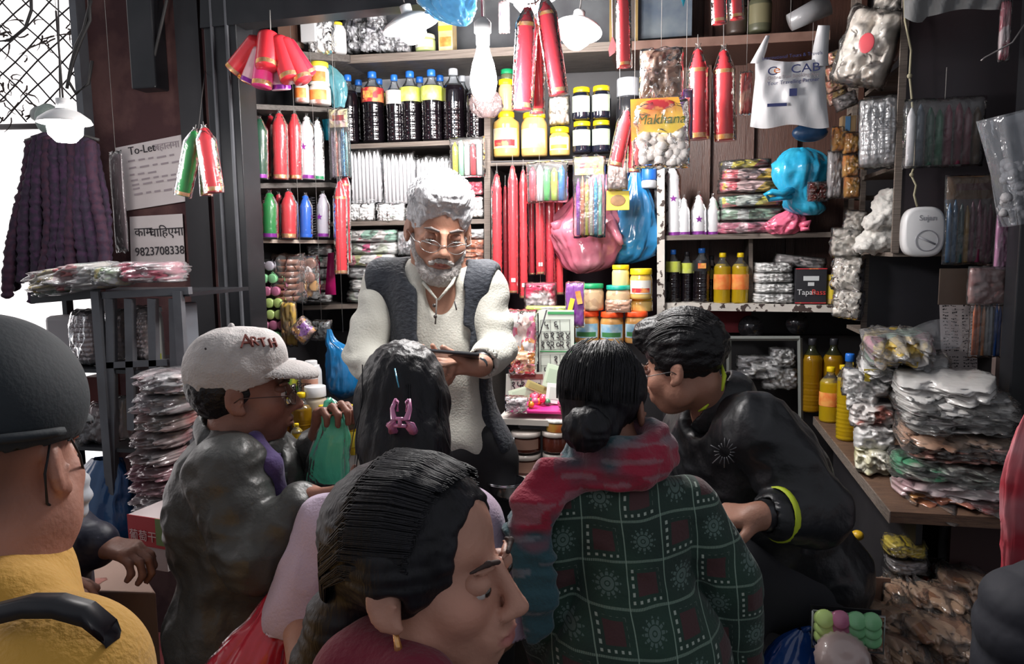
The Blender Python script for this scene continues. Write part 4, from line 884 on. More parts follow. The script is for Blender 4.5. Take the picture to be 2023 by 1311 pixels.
def bt(s, x, y, px, mat, **k): p = P(x, y, 2.383)-q; text('lettering', s, L(px, p+q)*1.35, mat, t, p, rot=(PI/2, -.04, 0), **k)
bt('C   CAB', 1568, 144, 17, m_navy, sx=1.25)
bt('e', 1535, 144, 15, M('orange_ink', (.85, .25, .06), .6), sx=1.5)
bt('Your Travelling Partner', 1567, 164, 7.5, m_navy); bt('Online Taxi Booking App', 1567, 153, 7, m_inkpale); bt('International Tours & Travels', 1565, 113, 7, m_navy)
p = P(1567, 182, 2.385)-q; MB().box(p, (L(14, q), .001, L(14, q))).ob('printed_square', m_navy, t, False)
p = P(1535, 207, 2.388)-q; MB().box(p, (L(36, q), .001, L(6, q))).ob('printed_bar', m_navy, t, False)
t = T('blue_cloth', 'dark blue plastic edge showing below the white carrier bag', 'plastic', P(1600, 262, 2.9)); q = t.location
MB().sph((0, 0, 0), (L(34, q), .03, L(18, q)), 20, 10).ob('plastic_body', M('dkblue', (.01, .05, .13), .4, bump=(12, .8)), t)
# top right behind glass
t = T('picture_frame', 'gilt frame leaning at the top behind the single red candle', 'frame', P(1230, 50, YF+.1)); q = t.location
a, b = P(1207, 100, YF+.1)-q, P(1258, -30, YF+.1)-q; w_ = .012; gm = M('gilt', (.45, .3, .12), .4, metal=.6)
for (x, z, dx, dz) in ((a.x, (a.z+b.z)/2, w_, b.z-a.z), (b.x, (a.z+b.z)/2, w_, b.z-a.z)): MB().box((x, 0, z), (dx, .02, dz)).ob('frame_side', gm, t, False)
MB().box(((a.x+b.x)/2, .005, (a.z+b.z)/2), (b.x-a.x, .005, b.z-a.z)).ob('glass', M('dkglass', (.12, .1, .09), .2, coat=.5), t, False)
t = T('glass_pane', 'blue grey glass pane above the brown shelf', 'glass pane', P(1320, 35, YF+.15)); q = t.location
a, b = P(1262, 78, YF+.15)-q, P(1368, -40, YF+.15)-q
MB().box(((a.x+b.x)/2, 0, (a.z+b.z)/2), (b.x-a.x, .01, b.z-a.z)).ob('pane', M('bluegrey_glass', (.1, .13, .18), .15, coat=.6, var=((.2, .23, .25), 7)), t, False)
jar('dim green jar behind the cut red candles', 1500, 66, -20, YF+.15, 46, M('dimg', (.1, .1, .06), .4), m_labk, M('dimlab', (.2, .18, .1), .5))
jar('dim brown jar behind the cut red candles', 1455, 70, 0, YF+.15, 40, M('dimb', (.07, .045, .035), .4), m_labk, None)
t = T('plastic_roll', 'grey plastic roll lying aslant above the white carrier bag', 'roll', P(1592, 30, 2.9)); q = t.location
MB().tube([P(1560, 45, 2.9)-q, P(1635, 8, 2.9)-q], [L(17, q), L(22, q)], 16).ob('roll_body', M('rollg', (.22, .22, .23), .4, coat=.4, bump=(8, .4)), t)
m_bl = FILM('blue_thin', (.25, .55, .8), .6, .2, (18, .9), dif=(.1, .35, .6))
bag('blue and white plastic hanging from the top beside the bulb', [(915, 52, 2.3, 10, .5), (905, 42, 2.3, 50, .5), (890, 20, 2.3, 84, .4), (880, -10, 2.3, 95, .4), (875, -60, 2.3, 60, .4)], m_bl, amp=.12, seed=14)
# ================================================================ side cabinet on the right (plywood, dark painted side facing the lane)
def quad_board(e, pts, th, mat, name='board'):
    q = e.location; A = [Vector(p)-q for p in pts]; B = [Vector(p)-q+Vector(th) for p in pts]
    return MB().hexa(A, B).ob(name, mat, e, False)
XS = .72; YN = 2.65
def sx(px, py): return PX(px, py, XS)
def ypx(px, py): return PX(px, py, XS).y
t = T('side_cabinet', 'tall plywood cabinet with a dark side panel hanging on the right', 'cabinet', (XS, YN, sx(1775, 505).z))
q = t.location
zb = sx(1774, 500).z; ztop = 3.0; yb_ = ypx(1697, 480)
MB().box((.0, .0, 0), (.001, .001, .001)).ob('nail', m_metal, t)
MB().box(((1.12-XS)/2, 0, (ztop-zb)/2+zb-q.z), (1.12-XS, .016, ztop-zb)).ob('side_panel', M('maroon_dark', (.035, .02, .024), .5, var=((.03, .028, .034), 2)), t, False)
MB().box((.002, -.011, (ztop-zb)/2+zb-q.z), (.022, .01, ztop-zb)).ob('front_edge', m_plyedge, t, False)
MB().box((.35, (yb_-YN)/2+.25, (ztop-zb)/2+zb-q.z), (.012, yb_-YN+.5, ztop-zb)).ob('back_panel', m_brown, t, False)
for (pn, pf) in (((1775, 108), (1692, 222)), ((1775, 322), (1693, 360)), ((1773, 503), (1692, 500)), ((1775, -60), (1692, 100))):
    a, b = sx(*pn), sx(*pf); zz = (a.z+b.z)/2; MB().box((.17, (yb_-YN)/2, zz-q.z), (.34, yb_-YN, .014)).ob('shelf_panel', m_plyedge, t, False)
zt1 = sx(1693, 205).z; 
MB().box((.006, yb_-YN, (zt1+zb)/2-q.z), (.018, .018, zt1-zb)).ob('stile', m_plyedge, t, False)
# second, deeper column of cells towards the back
t = T('rear_cabinet', 'narrow plywood shelf column between the brown shelf and the side cabinet', 'cabinet', (XS-.03, 3.0, 1.9)); q = t.location
zlo = P(1640, 610, 3.05).z; ya = yb_+.02
for yy in (ya, 3.2): MB().box((0, yy-q.y, (3.0+zlo)/2-q.z), (.018, .018, 3.0-zlo)).ob('stile', m_plyedge, t, False)
for py in (395, 235, 118): zz = PX(1665, py, XS-.03).z; MB().box((.16, (ya+3.2)/2-q.y, zz-q.z), (.34, 3.2-ya, .014)).ob('shelf_panel', m_plyedge, t, False)
MB().box((.36, (ya+3.4)/2-q.y, (3.0+zlo)/2-q.z), (.012, 3.4-ya, 3.0-zlo)).ob('back_panel', m_brown, t, False)
# low dark cabinet below
t = T('low_cabinet', 'dark low wall box under the plywood side cabinet', 'cabinet', P(1705, 640, 2.93)); q = t.location
a, b = P(1706, 505, 2.93), P(1706, 640, 2.93); hh = a.z-b.z
MB().box(((1.15-a.x)/2, .0, hh/2-.02), (1.15-a.x, .016, hh+.05)).ob('side_panel', M('slate_panel', (.045, .045, .055), .45, var=((.03, .03, .035), 2)), t, False)
MB().box((0, -.01, hh/2-.02), (.02, .006, hh+.05)).ob('front_edge', m_plyedge, t, False)
MB().box(((1.15-a.x)/2, .13, -.035), (1.15-a.x, .25, .014)).ob('bottom_board', m_plyedge, t, False)
# goods in the cells
pack('big clear packet of cream food with a red print, topmost in the side cabinet', 1718, 95, 108, 150, 2.72, M('cream_food', (.68, .6, .52), .35, coat=.8, bump=(12, .9, 5), var=((.8, .76, .7), 7)), .12, rot=(0, .3, -.5), seed=120, lump=.3)
t = T('printed_emblem', 'red printed sticker on the big cream packet', 'sticker', P(1712, 85, 2.58), (0, .1, -.5)); r_ = L(15, t.location)
MB().sph((0, 0, 0), (r_, .002, r_*1.3), 16, 8).ob('sticker_body', M('redprint', (.65, .08, .1), .4), t)
pack('second clear cream packet leaning at the top of the side cabinet', 1750, 40, 60, 90, 2.74, M('cream_food', ()), .08, rot=(0, .2, -.5), seed=121, lump=.3)
for i, (x, y) in enumerate([(1655, 112), (1652, 142), (1652, 168), (1655, 192)]):
    pack('small red and gold wrapped snack packet in the rear column, '+['topmost', 'second', 'third', 'lowest'][i], x, y, 40, 26, 2.95, CANDY('snr', [(.45, .14, .08), (.6, .4, .15), (.55, .3, .22), (.65, .5, .42)], 24), .05, seed=122+i, group='small wrapped snack packets in the rear column', rot=(0, -.3, 0))
pack('crumpled clear packet on the rear column shelf', 1670, 200, 44, 30, 2.88, M('dullf', ()), .05, seed=127, rot=(0, -.4, 0))
e, W, H = box_thing('small_carton', 'small brown and blue carton on top of the orange packets', 'carton', 1664, 1690, 228, 260, 2.92, .05, M('kraft2', (.4, .27, .14), .6))
MB().box((-W*.1, -.026, H*.5), (W*.35, .002, H*.9)).ob('blue_panel', M('bluep', (.12, .3, .55), .5), e, False)
for i, (x, y, w_, h) in enumerate([(1660, 275, 34, 50), (1680, 283, 30, 44), (1680, 328, 32, 46), (1682, 370, 30, 44)]):
    pack('orange wrapped packet in the rear column, '+['upper left', 'upper right', 'middle', 'lowest'][i], x, y, w_, h, 2.95-.015*i, M('orange_wrap', (.72, .2, .02), .2, coat=1, bump=(25, .8), var=((.6, .32, .05), 14)), .06, seed=128+i, group='orange wrapped packets')
pack('grey crinkled packet left of the orange packets', 1649, 345, 30, 96, 2.98, M('greycr', (.35, .33, .34), .25, coat=.8, bump=(18, .8)), .05, seed=133)
pack('tall packet of silvery wrapped sweets in the side cabinet', 1738, 262, 78, 140, 2.7, M('silvgrid', (.62, .62, .64), .22, metal=.35, coat=.6, bump=(24, .4)), .09, rot=(0, -.03, -.35), seed=134, beads=(6, 14, .008), lump=.08)
t = T('cotton_roll', 'heap of fluffy white cotton wool in the lowest cell of the side cabinet', 'cotton wool', P(1738, 490, 2.78)); q = t.location
f_ = Field((q.x-.14, q.y-.13, q.z-.02), (q.x+.14, q.y+.13, q.z+.3), .006); r2 = random.Random(2)
for x, y, rr in [(1750, 470, 36), (1720, 478, 26), (1752, 425, 30), (1725, 440, 20), (1758, 390, 22), (1742, 405, 18), (1705, 488, 14)]:
    p = P(x, y, 2.78+r2.uniform(-.02, .02)); f_.ell(p, (L(rr, p), .05, L(rr*.75, p)), k=.02)
me = f_.mesh('cotton', M('cotton', (.85, .83, .78), .9, sheen=.3, bump=(60, .6, 5)), lambda V: .008*vnoise(V, (50,)*3)+.006*vnoise(V, (110,)*3, 3)); put_world('cotton', me, t)
for i, (x, y, w_, h) in enumerate([(1672, 478, 58, 60), (1676, 540, 60, 70), (1676, 600, 58, 60), (1690, 440, 40, 50)]):
    pack('clear packet of pale noodles hanging under the rear column, '+['second from the top', 'middle', 'lowest', 'topmost'][i], x, y, w_, h, 2.86, M('noodle', (.42, .38, .34), .25, coat=.9, bump=(16, 1, 4), var=((.6, .56, .5), 9)), .07, rot=(0, .05*i, -.5), seed=136+i, group='clear packets of pale noodles', lump=.25)
# hanging on the dark side panel
YH = 2.6
mk = lambda n, c: M(n, c, .35, coat=.6)
t = sticks('clear packet of fat candles, white and green to maroon, on the dark panel', 1793, 1928, 196, 328, 2.55, [m_whitew, mk('h2', (.09, .12, .16)), mk('h3', (.02, .09, .06)), mk('h4', (.02, .16, .08)), mk('h5', (.2, .03, .07)), mk('h6', (.16, .02, .05)), mk('h7', (.2, .04, .07)), mk('h8', (.12, .07, .04))], hang=60)
t = T('white_adapter', 'white oval plastic power socket hanging on a cord on the dark panel', 'socket', P(1822, 458, 2.57)); q = t.location; W, H = L(38, q), L(49, q)
pts = []; n = 40
def sup(a, rx, rz): c, s_ = math.cos(a), math.sin(a); return (rx*math.copysign(abs(c)**.62, c), rz*math.copysign(abs(s_)**.62, s_))
mb = MB(); vs = []
for (k, y) in ((1, .02), (1, -.012), (.95, -.022), (.85, -.026)):
    for i in range(n): x, z = sup(2*PI*i/n, W*k, H*k); vs.append((x, y, z))
mb.add(vs, [(j*n+i, j*n+(i+1) % n, (j+1)*n+(i+1) % n, (j+1)*n+i) for j in range(3) for i in range(n)]+[tuple(range(n)), tuple(range(3*n, 4*n))]).ob('housing', m_white, t)
m_greyp = M('greyprint', (.3, .3, .33), .5)
MB().lathe([(W*.5, 0), (W*.52, .004), (W*.56, 0)], 28, cap=False).ob('dial_ring', m_greyp, t, rot=(PI/2, 0, 0), loc=(W*.1, -.026, -H*.35))
MB().tube([Vector((-W*.3, -.028, -H*.2)), Vector((W*.5, -.028, -H*.5))], .003, 5).ob('dial_mark', m_greyp, t)
text('lettering', 'Sujan', L(15, q), m_greyp, t, (W*.1, -.0275, H*.45))
t = T('knotted_string', 'knotted yellow grey cord holding the white power socket', 'cord', P(1800, 408, 2.57)); q = t.location
pp = [(1812, 408), (1806, 385), (1810, 366), (1800, 345), (1806, 330), (1808, 300), (1802, 200), (1797, 150), (1800, 100), (1788, 40), (1786, -40)]
MB().tube([P(x, y, 2.585)-q for x, y in pp], .0035, 6).sph(P(1801, 345, 2.58)-q, .007).sph(P(1797, 150, 2.58)-q, .008).ob('cord_body', M('cordyel', (.33, .3, .2), .8), t)
m_dkhead = M('ochre_card', (.14, .07, .02), .6, var=((.2, .1, .05), 12))
sticks('clear packet of blue, gold and maroon thin candles on the dark panel', 1870, 1964, 348, 520, 2.55, [mk('g1', (.02, .1, .22)), mk('g2', (.05, .14, .26)), mk('g3', (.02, .07, .08)), mk('g4', (.35, .2, .04)), mk('g5', (.13, .02, .06)), mk('g6', (.15, .02, .06)), mk('g7', (.12, .02, .05)), mk('g8', (.16, .03, .08)), mk('g9', (.12, .02, .06))], header=(m_dkhead, 44, M('dkr', (.12, .03, .03), .6)))
pack('pink film packet hanging between the thin candles and the right edge', 1982, 485, 32, 130, 2.5, M('pkf', (.4, .15, .3), .2, coat=.9, bump=(20, .8)), .02, seed=142)
e, W, H = box_thing('card_sheet', 'dark brown card hanging under the thin candles', 'card', 1856, 1918, 530, 602, 2.56, .004, M('dkcard', (.07, .045, .035), .6, var=((.1, .07, .05), 8)), 'card_body')
pack('dull pink plastic packet covering the glitter candles', 1955, 565, 82, 80, 2.5, M('dullpk', (.22, .1, .1), .25, coat=.8, bump=(18, .8), var=((.3, .16, .15), 7)), .03, seed=143)
sticks('clear packet of copper, silver and blue glitter candles at the right edge', 1920, 1972, 590, 704, 2.5, [mk('q1', (.5, .12, .04)), mk('q2', (.5, .14, .05)), mk('q3', (.45, .2, .1)), mk('q4', (.3, .3, .3)), mk('q5', (.35, .38, .42)), mk('q6', (.02, .08, .3)), mk('q7', (.02, .06, .28))])
t = T('price_sheet', 'long white sheet of handwritten prices behind the packet pile', 'paper', P(1893, 680, 2.62)); q = t.location
a, b, c, d = P(1856, 598, 2.62)-q, P(1928, 592, 2.62)-q, P(1932, 775, 2.62)-q, P(1862, 775, 2.62)-q
MB().add([a, b, c, d], [(3, 2, 1, 0)]).add([v+Vector((0, .002, 0)) for v in (a, b, c, d)], [(0, 1, 2, 3)]).ob('sheet', M('paper', ()), t, False)
mb = MB(); r2 = random.Random(5)
for i in range(26):
    for x0, x1 in ((1862, 1872), (1878, 1890), (1900, 1910), (1914, 1924)):
        y = 604+i*6.3; xx = x0
        while xx < x1:
            w_ = r2.uniform(1.5, 4)
            if r2.random() < .75: p = P(xx+w_/2+i*.2, y+r2.uniform(-1, 1), 2.6)-q; mb.box(p, (L(w_, q), .0006, L(r2.uniform(1, 3), q)), rot=(0, r2.uniform(-.5, .5), 0))
            xx += w_+1
mb.ob('handwriting', m_ink, t, False)
MB().box((1.0, 2.66, 1.3), (.24, .02, 1.4)); struct('trim_7', MB().box((P(1990, 700, 2.64).x+.04, 2.66, 1.45), (.14, .03, .75)), M('beige', (.3, .22, .2), .7, var=((.2, .15, .14), 6)))
t = T('edge_post', 'dark metal door post at the right edge of the stall', 'post', (P(2040, 500, 2.42).x, 2.44, 0)); MB().box((0, 0, 1.6), (.09, .08, 3.2)).ob('post_body', m_black, t, False, .004)
# white lump bag top right
m_bagclr = FILM('bag_clear', (.85, .87, .9), .3, .1, (14, .9), dif=(.5, .52, .56))
t = T('sugar_bag', 'clear bag of white lumps hanging at the right edge', 'bag', P(1990, 340, 2.3)); q = t.location
r2 = random.Random(3); mb = MB()
for i in range(60):
    u = r2.random(); x = 1985+r2.uniform(-1, 1)*30+20; y = 320+u*115
    p = P(x+(1-u)*10, y, 2.3+r2.uniform(-.04, .04))-q; mb.sph(p, L(r2.uniform(7, 12), q), 7, 5, rot=(r2.random()*3, r2.random()*3, 0))
o = mb.ob('white_lumps', M('lumps', (.42, .41, .42), .6, bump=(40, .5)), t); o['kind'] = 'stuff'
mb = MB(); vs = []
prof = [(1928, 240, 2090, 200), (1942, 290, 2075, 270), (1958, 350, 2065, 340), (1972, 410, 2055, 400), (1990, 448, 2040, 440)]
for k, (x0, y0, x1, y1) in enumerate(prof):
    for i in range(13):
        u = i/12; vs.append(P(x0+(x1-x0)*u, y0+(y1-y0)*u, 2.3-.06*math.sin(u*PI)-.01*math.sin(k*5+i*2))-q)
m1 = MB().add(vs, [(k*13+i, k*13+i+1, (k+1)*13+i+1, (k+1)*13+i) for k in range(4) for i in range(12)])
vs2 = [v+Vector((0, .12*math.sin((i % 13)/12*PI), 0)) for i, v in enumerate(vs)]
m1.add(vs2, [(k*13+i, (k+1)*13+i, (k+1)*13+i+1, k*13+i+1) for k in range(4) for i in range(12)]).ob('wrapper', m_bagclr, t)
t = T('plastic_sheet', 'folded grey plastic sheet hanging along the top right edge', 'plastic sheet', P(1890, 10, 2.45)); q = t.location; mb = MB(); vs = []
for k in range(4):
    for i in range(25):
        u = i/24; x = 1786+u*215; y = [-60, -20, 5, 34-u*22+(14*abs(math.sin(u*11)) if u < .2 else 4*math.sin(u*9))][k]; vs.append(P(x, y, 2.45+.015*math.sin(u*25+k))-q)
MB().add(vs, [(k*25+i, k*25+i+1, (k+1)*25+i+1, (k+1)*25+i) for k in range(3) for i in range(24)]).ob('sheet', M('sheetgrey', (.22, .22, .22), .4, coat=.4, bump=(14, .7)), t)
pack('red and white packet hanging at the top right edge', 1985, 60, 20, 120, 2.44, M('rw', (.3, .06, .09), .3, coat=.6, var=((.5, .4, .42), 14, .5, .55)), .02, seed=146)
t = T('wire_hook', 'thin wire hook sticking out at the upper right', 'hook', P(1938, 120, 2.4)); q = t.location
MB().tube([P(1938, 120, 2.4)-q, P(1945, 114, 2.4)-q, P(2000, 84, 2.38)-q, P(2030, 40, 2.38)-q], .0025, 6).ob('hook_body', M('wireshine', (.3, .28, .28), .4, metal=.5), t)
# ---------------------------------------------------------------- counter on the right
CZ = 1.05
t = T('side_counter', 'worn wooden counter along the right side, piled with packets', 'counter', (.85, 2.6, CZ)); q = t.location
a, b = PZ(1608, 822, CZ), PZ(1760, 1010, CZ); c = PZ(2040, 1005, CZ)
A = [a, b, Vector((1.17, b.y, CZ)), Vector((1.17, a.y, CZ))]
MB().hexa([v-q-Vector((0, 0, .03)) for v in A], [v-q for v in A]).ob('counter_top', WOOD('counter_wood', (.16, .09, .055), (.09, .05, .035), (3, 12, 30)), t, False)
n_ = (b-a).normalized()*0+Vector((-.004, -.004, 0))
MB().hexa([a-q+n_-Vector((0, 0, .032)), b-q+n_-Vector((0, 0, .032)), b-q-Vector((0, 0, .032)), a-q-Vector((0, 0, .032))], [a-q+n_, b-q+n_, b-q, a-q]).ob('edge_strip', m_plyedge, t, False)
MB().hexa([a-q+Vector((.08, 0, -1.0)), b-q+Vector((.1, .12, -1.0)), b-q+Vector((.12, .13, -1.0)), a-q+Vector((.12, 0, -1.0))], [a-q+Vector((.08, 0, -.03)), b-q+Vector((.1, .12, -.03)), b-q+Vector((.12, .13, -.03)), a-q+Vector((.12, 0, -.03))]).ob('side_panel', m_dark, t, False)
MB().box((.12, b.y+.14-q.y, -.53), (.4, .02, 1.0)).ob('front_panel', M('maroon_board', (.04, .015, .015), .6), t, False)
def onc(px, py): return PZ(px, py, CZ)
def cbottle(label, px, yb, yt, w_, liq, cap, lab=None, **k): p = onc(px, yb); return bottle(label, px, yb, yt, p.y, w_, liq, cap, lab, **k)
cbottle('small yellow oil bottle with an orange label at the counter edge', 1638, 832, 724, 40, m_oil, m_yel, m_labo, ribs=False, lpos=(.3, .55))
cbottle('small oil bottle with a yellow cap hidden behind the labelled one', 1662, 822, 720, 34, m_oil, m_yel, m_labo, ribs=False, lpos=(.3, .55))
cbottle('large oil bottle with a blue cap in front of the packet pile', 1673, 868, 698, 44, m_oil, m_blue, fill=.72)
bottle('large oil bottle with a blue cap half hidden by the packet pile', 1704, 840, 694, 2.95, 42, m_oil, m_blue, fill=.72)
for i, x in enumerate((1601, 1643)):
    bottle('tall dark green oil bottle under the shelf, '+['left of two', 'right of two'][i], x, 812, 668, 3.22, 40, m_oild, m_labk, group='tall dark oil bottles under the shelf', fill=.8, neck=FILM('dkpet', (.3, .32, .2), .5, .1, (6, .1), dif=(.04, .045, .02)))
# pile of packets: (cx,cy,w,h,Y,mat)
whf = M('whfluff', (.74, .73, .72), .4, coat=.8, bump=(16, .9, 4)); clg = M('clgrey', (.6, .59, .57), .22, coat=1, bump=(12, 1, 4), var=((.68, .66, .64), 6)); brn = M('brnsn', (.42, .22, .14), .25, coat=.9, bump=(18, .9), var=((.55, .4, .3), 8)); rds = M('redsn', (.42, .12, .09), .25, coat=.9, bump=(16, .9), var=((.5, .3, .25), 7)); grs = M('grnsn', (.08, .3, .16), .25, coat=.9, bump=(16, .9), var=((.5, .5, .45), 7, .45, .55)); yls = M('ylsn', (.6, .56, .25), .3, coat=.9, bump=(16, .9), var=((.7, .68, .6), 8)); mxs = CANDY('mxs', [(.65, .2, .28), (.7, .5, .12), (.2, .4, .25), (.7, .66, .62)], 9); pks = M('pksn', (.55, .35, .38), .3, coat=.9, bump=(16, .9), var=((.65, .6, .58), 6)); ors = M('orsn', (.5, .26, .07), .3, coat=.9, bump=(14, .9), var=((.35, .1, .1), 5)); wbr = M('whbrn', (.68, .64, .62), .3, coat=.9, bump=(16, .9), var=((.3, .1, .08), 6, .6, .64))
pl = [('lowest, pink and orange at the front corner', 1880, 985, 220, 36, 2.2, ors), ('second from below, pale pink', 1875, 955, 225, 34, 2.22, pks), ('third from below, green', 1872, 922, 215, 36, 2.24, grs),
      ('third layer, yellowish white at its left end', 1725, 905, 78, 46, 2.42, yls), ('fourth from below, dull red', 1885, 888, 210, 36, 2.26, rds), ('fourth layer, white and fluffy at the left', 1730, 862, 84, 46, 2.44, whf), ('fifth from below, brown and red', 1885, 856, 215, 34, 2.27, brn),
      ('fifth layer, white with a brown print at the left', 1722, 818, 88, 44, 2.46, wbr), ('sixth from below, clear over tan', 1885, 824, 215, 34, 2.28, clg), ('sixth layer, white at the left', 1705, 790, 66, 40, 2.5, whf), ('seventh from below, clear and crinkled', 1880, 792, 225, 36, 2.3, clg),
      ('eighth from below, wide and glossy', 1868, 758, 210, 38, 2.32, clg), ('eighth layer, white with a yellow print at the left', 1718, 755, 88, 48, 2.5, whf), ('ninth, long white packet', 1775, 722, 175, 34, 2.48, whf), ('topmost, with pink, yellow and green sweets', 1772, 684, 128, 46, 2.46, mxs)]
for i, (lab, x, y, w_, h, Y, m_) in enumerate(pl):
    pack('packet piled on the counter, '+lab, x+random.Random(i+2).uniform(-10, 10), y, w_*random.Random(i+3).uniform(.9, 1.02), h*1.2, Y, m_, .2 if w_ > 120 else .15, seed=150+i, group='packets piled on the right counter', rot=(random.Random(i+9).uniform(-.2, .2), random.Random(i).uniform(-.07, .07), -.15+random.Random(i+5).uniform(-.15, .15)), lump=.34, film=i % 2 == 0 or i > 12, filmm=m_filmd if i in (14,) else None)
t = T('film_flap', 'loose clear film standing up from the topmost packet', 'plastic film', P(1800, 660, 2.5)); q = t.location; vs = []
for k, row in enumerate([[(1735, 690), (1790, 690), (1850, 690), (1905, 690)], [(1750, 670), (1800, 655), (1855, 648), (1900, 655)], [(1775, 662), (1815, 640), (1850, 628), (1888, 632)]]):
    for i, (x, y) in enumerate(row): vs.append(P(x, y, 2.5+.03*math.sin(i*2+k))-q)
o = MB().add(vs, [(k*4+i, k*4+i+1, (k+1)*4+i+1, (k+1)*4+i) for k in range(2) for i in range(3)]).ob('film', m_filmd, t); s_ = o.modifiers.new('s', 'SUBSURF'); s_.levels = 3; s_.render_levels = 3
t = T('printed_label', 'yellow printed mark on the white packet at the left of the pile', 'label', P(1722, 740, 2.41)); q = t.location
MB().box((0, 0, .012), (.045, .001, .012)).box((-.012, 0, -.006), (.016, .001, .03)).ob('label_body', m_laby, t, False)
# under counter goods
tan = M('tansn', (.45, .27, .17), .25, coat=.9, bump=(14, 1, 4), var=((.65, .48, .36), 8))
for i, (x, y, w_, h, Y) in enumerate([(1790, 1180, 90, 60, 2.1), (1850, 1200, 110, 80, 2.02), (1770, 1232, 110, 66, 1.95), (1850, 1262, 130, 80, 1.88), (1760, 1290, 120, 70, 1.84), (1900, 1170, 90, 90, 2.1)]):
    t = pack('crackling clear bag of tan fried snacks under the counter, '+['topmost at the left', 'middle at the right', 'second at the left', 'big one at the lower right', 'lowest at the left', 'rear one at the right'][i], x, y, w_, h, Y, CANDY('tansn2', [(.4, .22, .13), (.55, .36, .24), (.3, .15, .09), (.6, .44, .32)], 20, crum=1), .14, seed=170+i, group='bags of tan fried snacks', lump=.4)
for i, (x, y, c) in enumerate([(1785, 1078, m_laby), (1790, 1110, m_silver), (1800, 1142, m_laby)]):
    pack('shiny packet standing in the column under the counter, '+['topmost, yellow', 'middle, silvery', 'lowest, yellow and red'][i], x, y, 76, 30, 2.2, [M('ylf', (.65, .5, .05), .25, coat=1, bump=(20, .7)), M('slf', (.45, .42, .42), .2, coat=1, bump=(20, .8)), M('yrf', (.6, .35, .06), .25, coat=1, bump=(16, .7), var=((.55, .05, .02), 6, .5, .56))][i], .1, seed=180+i, group='shiny packets under the counter')
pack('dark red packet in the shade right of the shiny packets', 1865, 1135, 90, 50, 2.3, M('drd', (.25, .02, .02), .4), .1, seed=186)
e, W, H = box_thing('cardboard_piece', 'piece of brown cardboard standing behind the tea light tray', 'cardboard', 1703, 1755, 1140, 1212, 2.1, .006, M('kraft3', (.28, .17, .12), .8), 'cardboard_body')
t = T('tea_light_tray', 'clear tray of lime, mauve and green tea lights at the lower right', 'tray', P(1660, 1245, 1.72)); q = t.location
a, b = P(1606, 1206, 1.72)-q, P(1745, 1290, 1.72)-q
MB().box(((a.x+b.x)/2, .03, (a.z+b.z)/2), (b.x-a.x, .004, a.z-b.z)).ob('tray_back', m_labk, t, False)
for i, (x, c) in enumerate([(1627, m_lime2), (1658, m_lilac), (1690, m_ltgreen), (1720, m_ltgreen)]):
    for k in range(3):
        p = P(x, 1222+k*17+i*2, 1.70)-q; r = L(18, p+q)
        MB().lathe([(r*.85, .02), (r, .016), (r, -.006), (r*.9, -.012), (.001, -.01)], 20, c=(0, 0, 0)).ob('tea_light', c, t, rot=(PI/2-.5, 0, 0), loc=p)
MB().tube([a, Vector((a.x, 0, b.z)), b, Vector((b.x, 0, a.z)), a], .003, 5).ob('tray_rim', M('trayrim', (.4, .42, .42), .25, coat=1), t)
t = T('cup_bag', 'clear packet of fluted paper cups in front of the tea light tray', 'packet', P(1665, 1300, 1.62)); q = t.location; mb = MB(); vs = []; n = 48
for j, (r, z) in enumerate([(.0, .03), (.02, .035), (.035, .034), (.05, .02), (.056, 0), (.05, -.03)]):
    for k in range(n): rr = r*(1+.06*(k % 2)*(j > 1)); vs.append((rr*math.cos(2*PI*k/n), rr*math.sin(2*PI*k/n), z))
MB().add(vs, [(j*n+k, j*n+(k+1) % n, (j+1)*n+(k+1) % n, (j+1)*n+k) for j in range(5) for k in range(n)]).ob('fluted_cup', M('flut', (.5, .38, .36), .3, coat=.8), t, rot=(.6, 0, 0))
bag('blue plastic bag with tied handles at the lower right', [(1560, 1420, 1.75, 120, .7), (1560, 1370, 1.75, 130, .7), (1565, 1310, 1.75, 110, .6), (1575, 1265, 1.75, 66, .5), (1585, 1242, 1.75, 20, .5)], M('blue_bag3', (.008, .06, .28), .22, coat=.9, bump=(12, .8)), seed=15, folds=6, handles=[[(1585, 1245, 1.75, 16), (1600, 1240, 1.75, 10), (1612, 1238, 1.75, 8)]])
MB(); t = T('lemon', 'small yellow fruit in the dark gap beside the counter', 'fruit', P(1694, 1057, 2.4)); MB().sph((0, 0, 0), (L(12, t.location), .02, L(10, t.location)), 14, 8).ob('fruit_body', M('lem', (.65, .4, .02), .4), t)
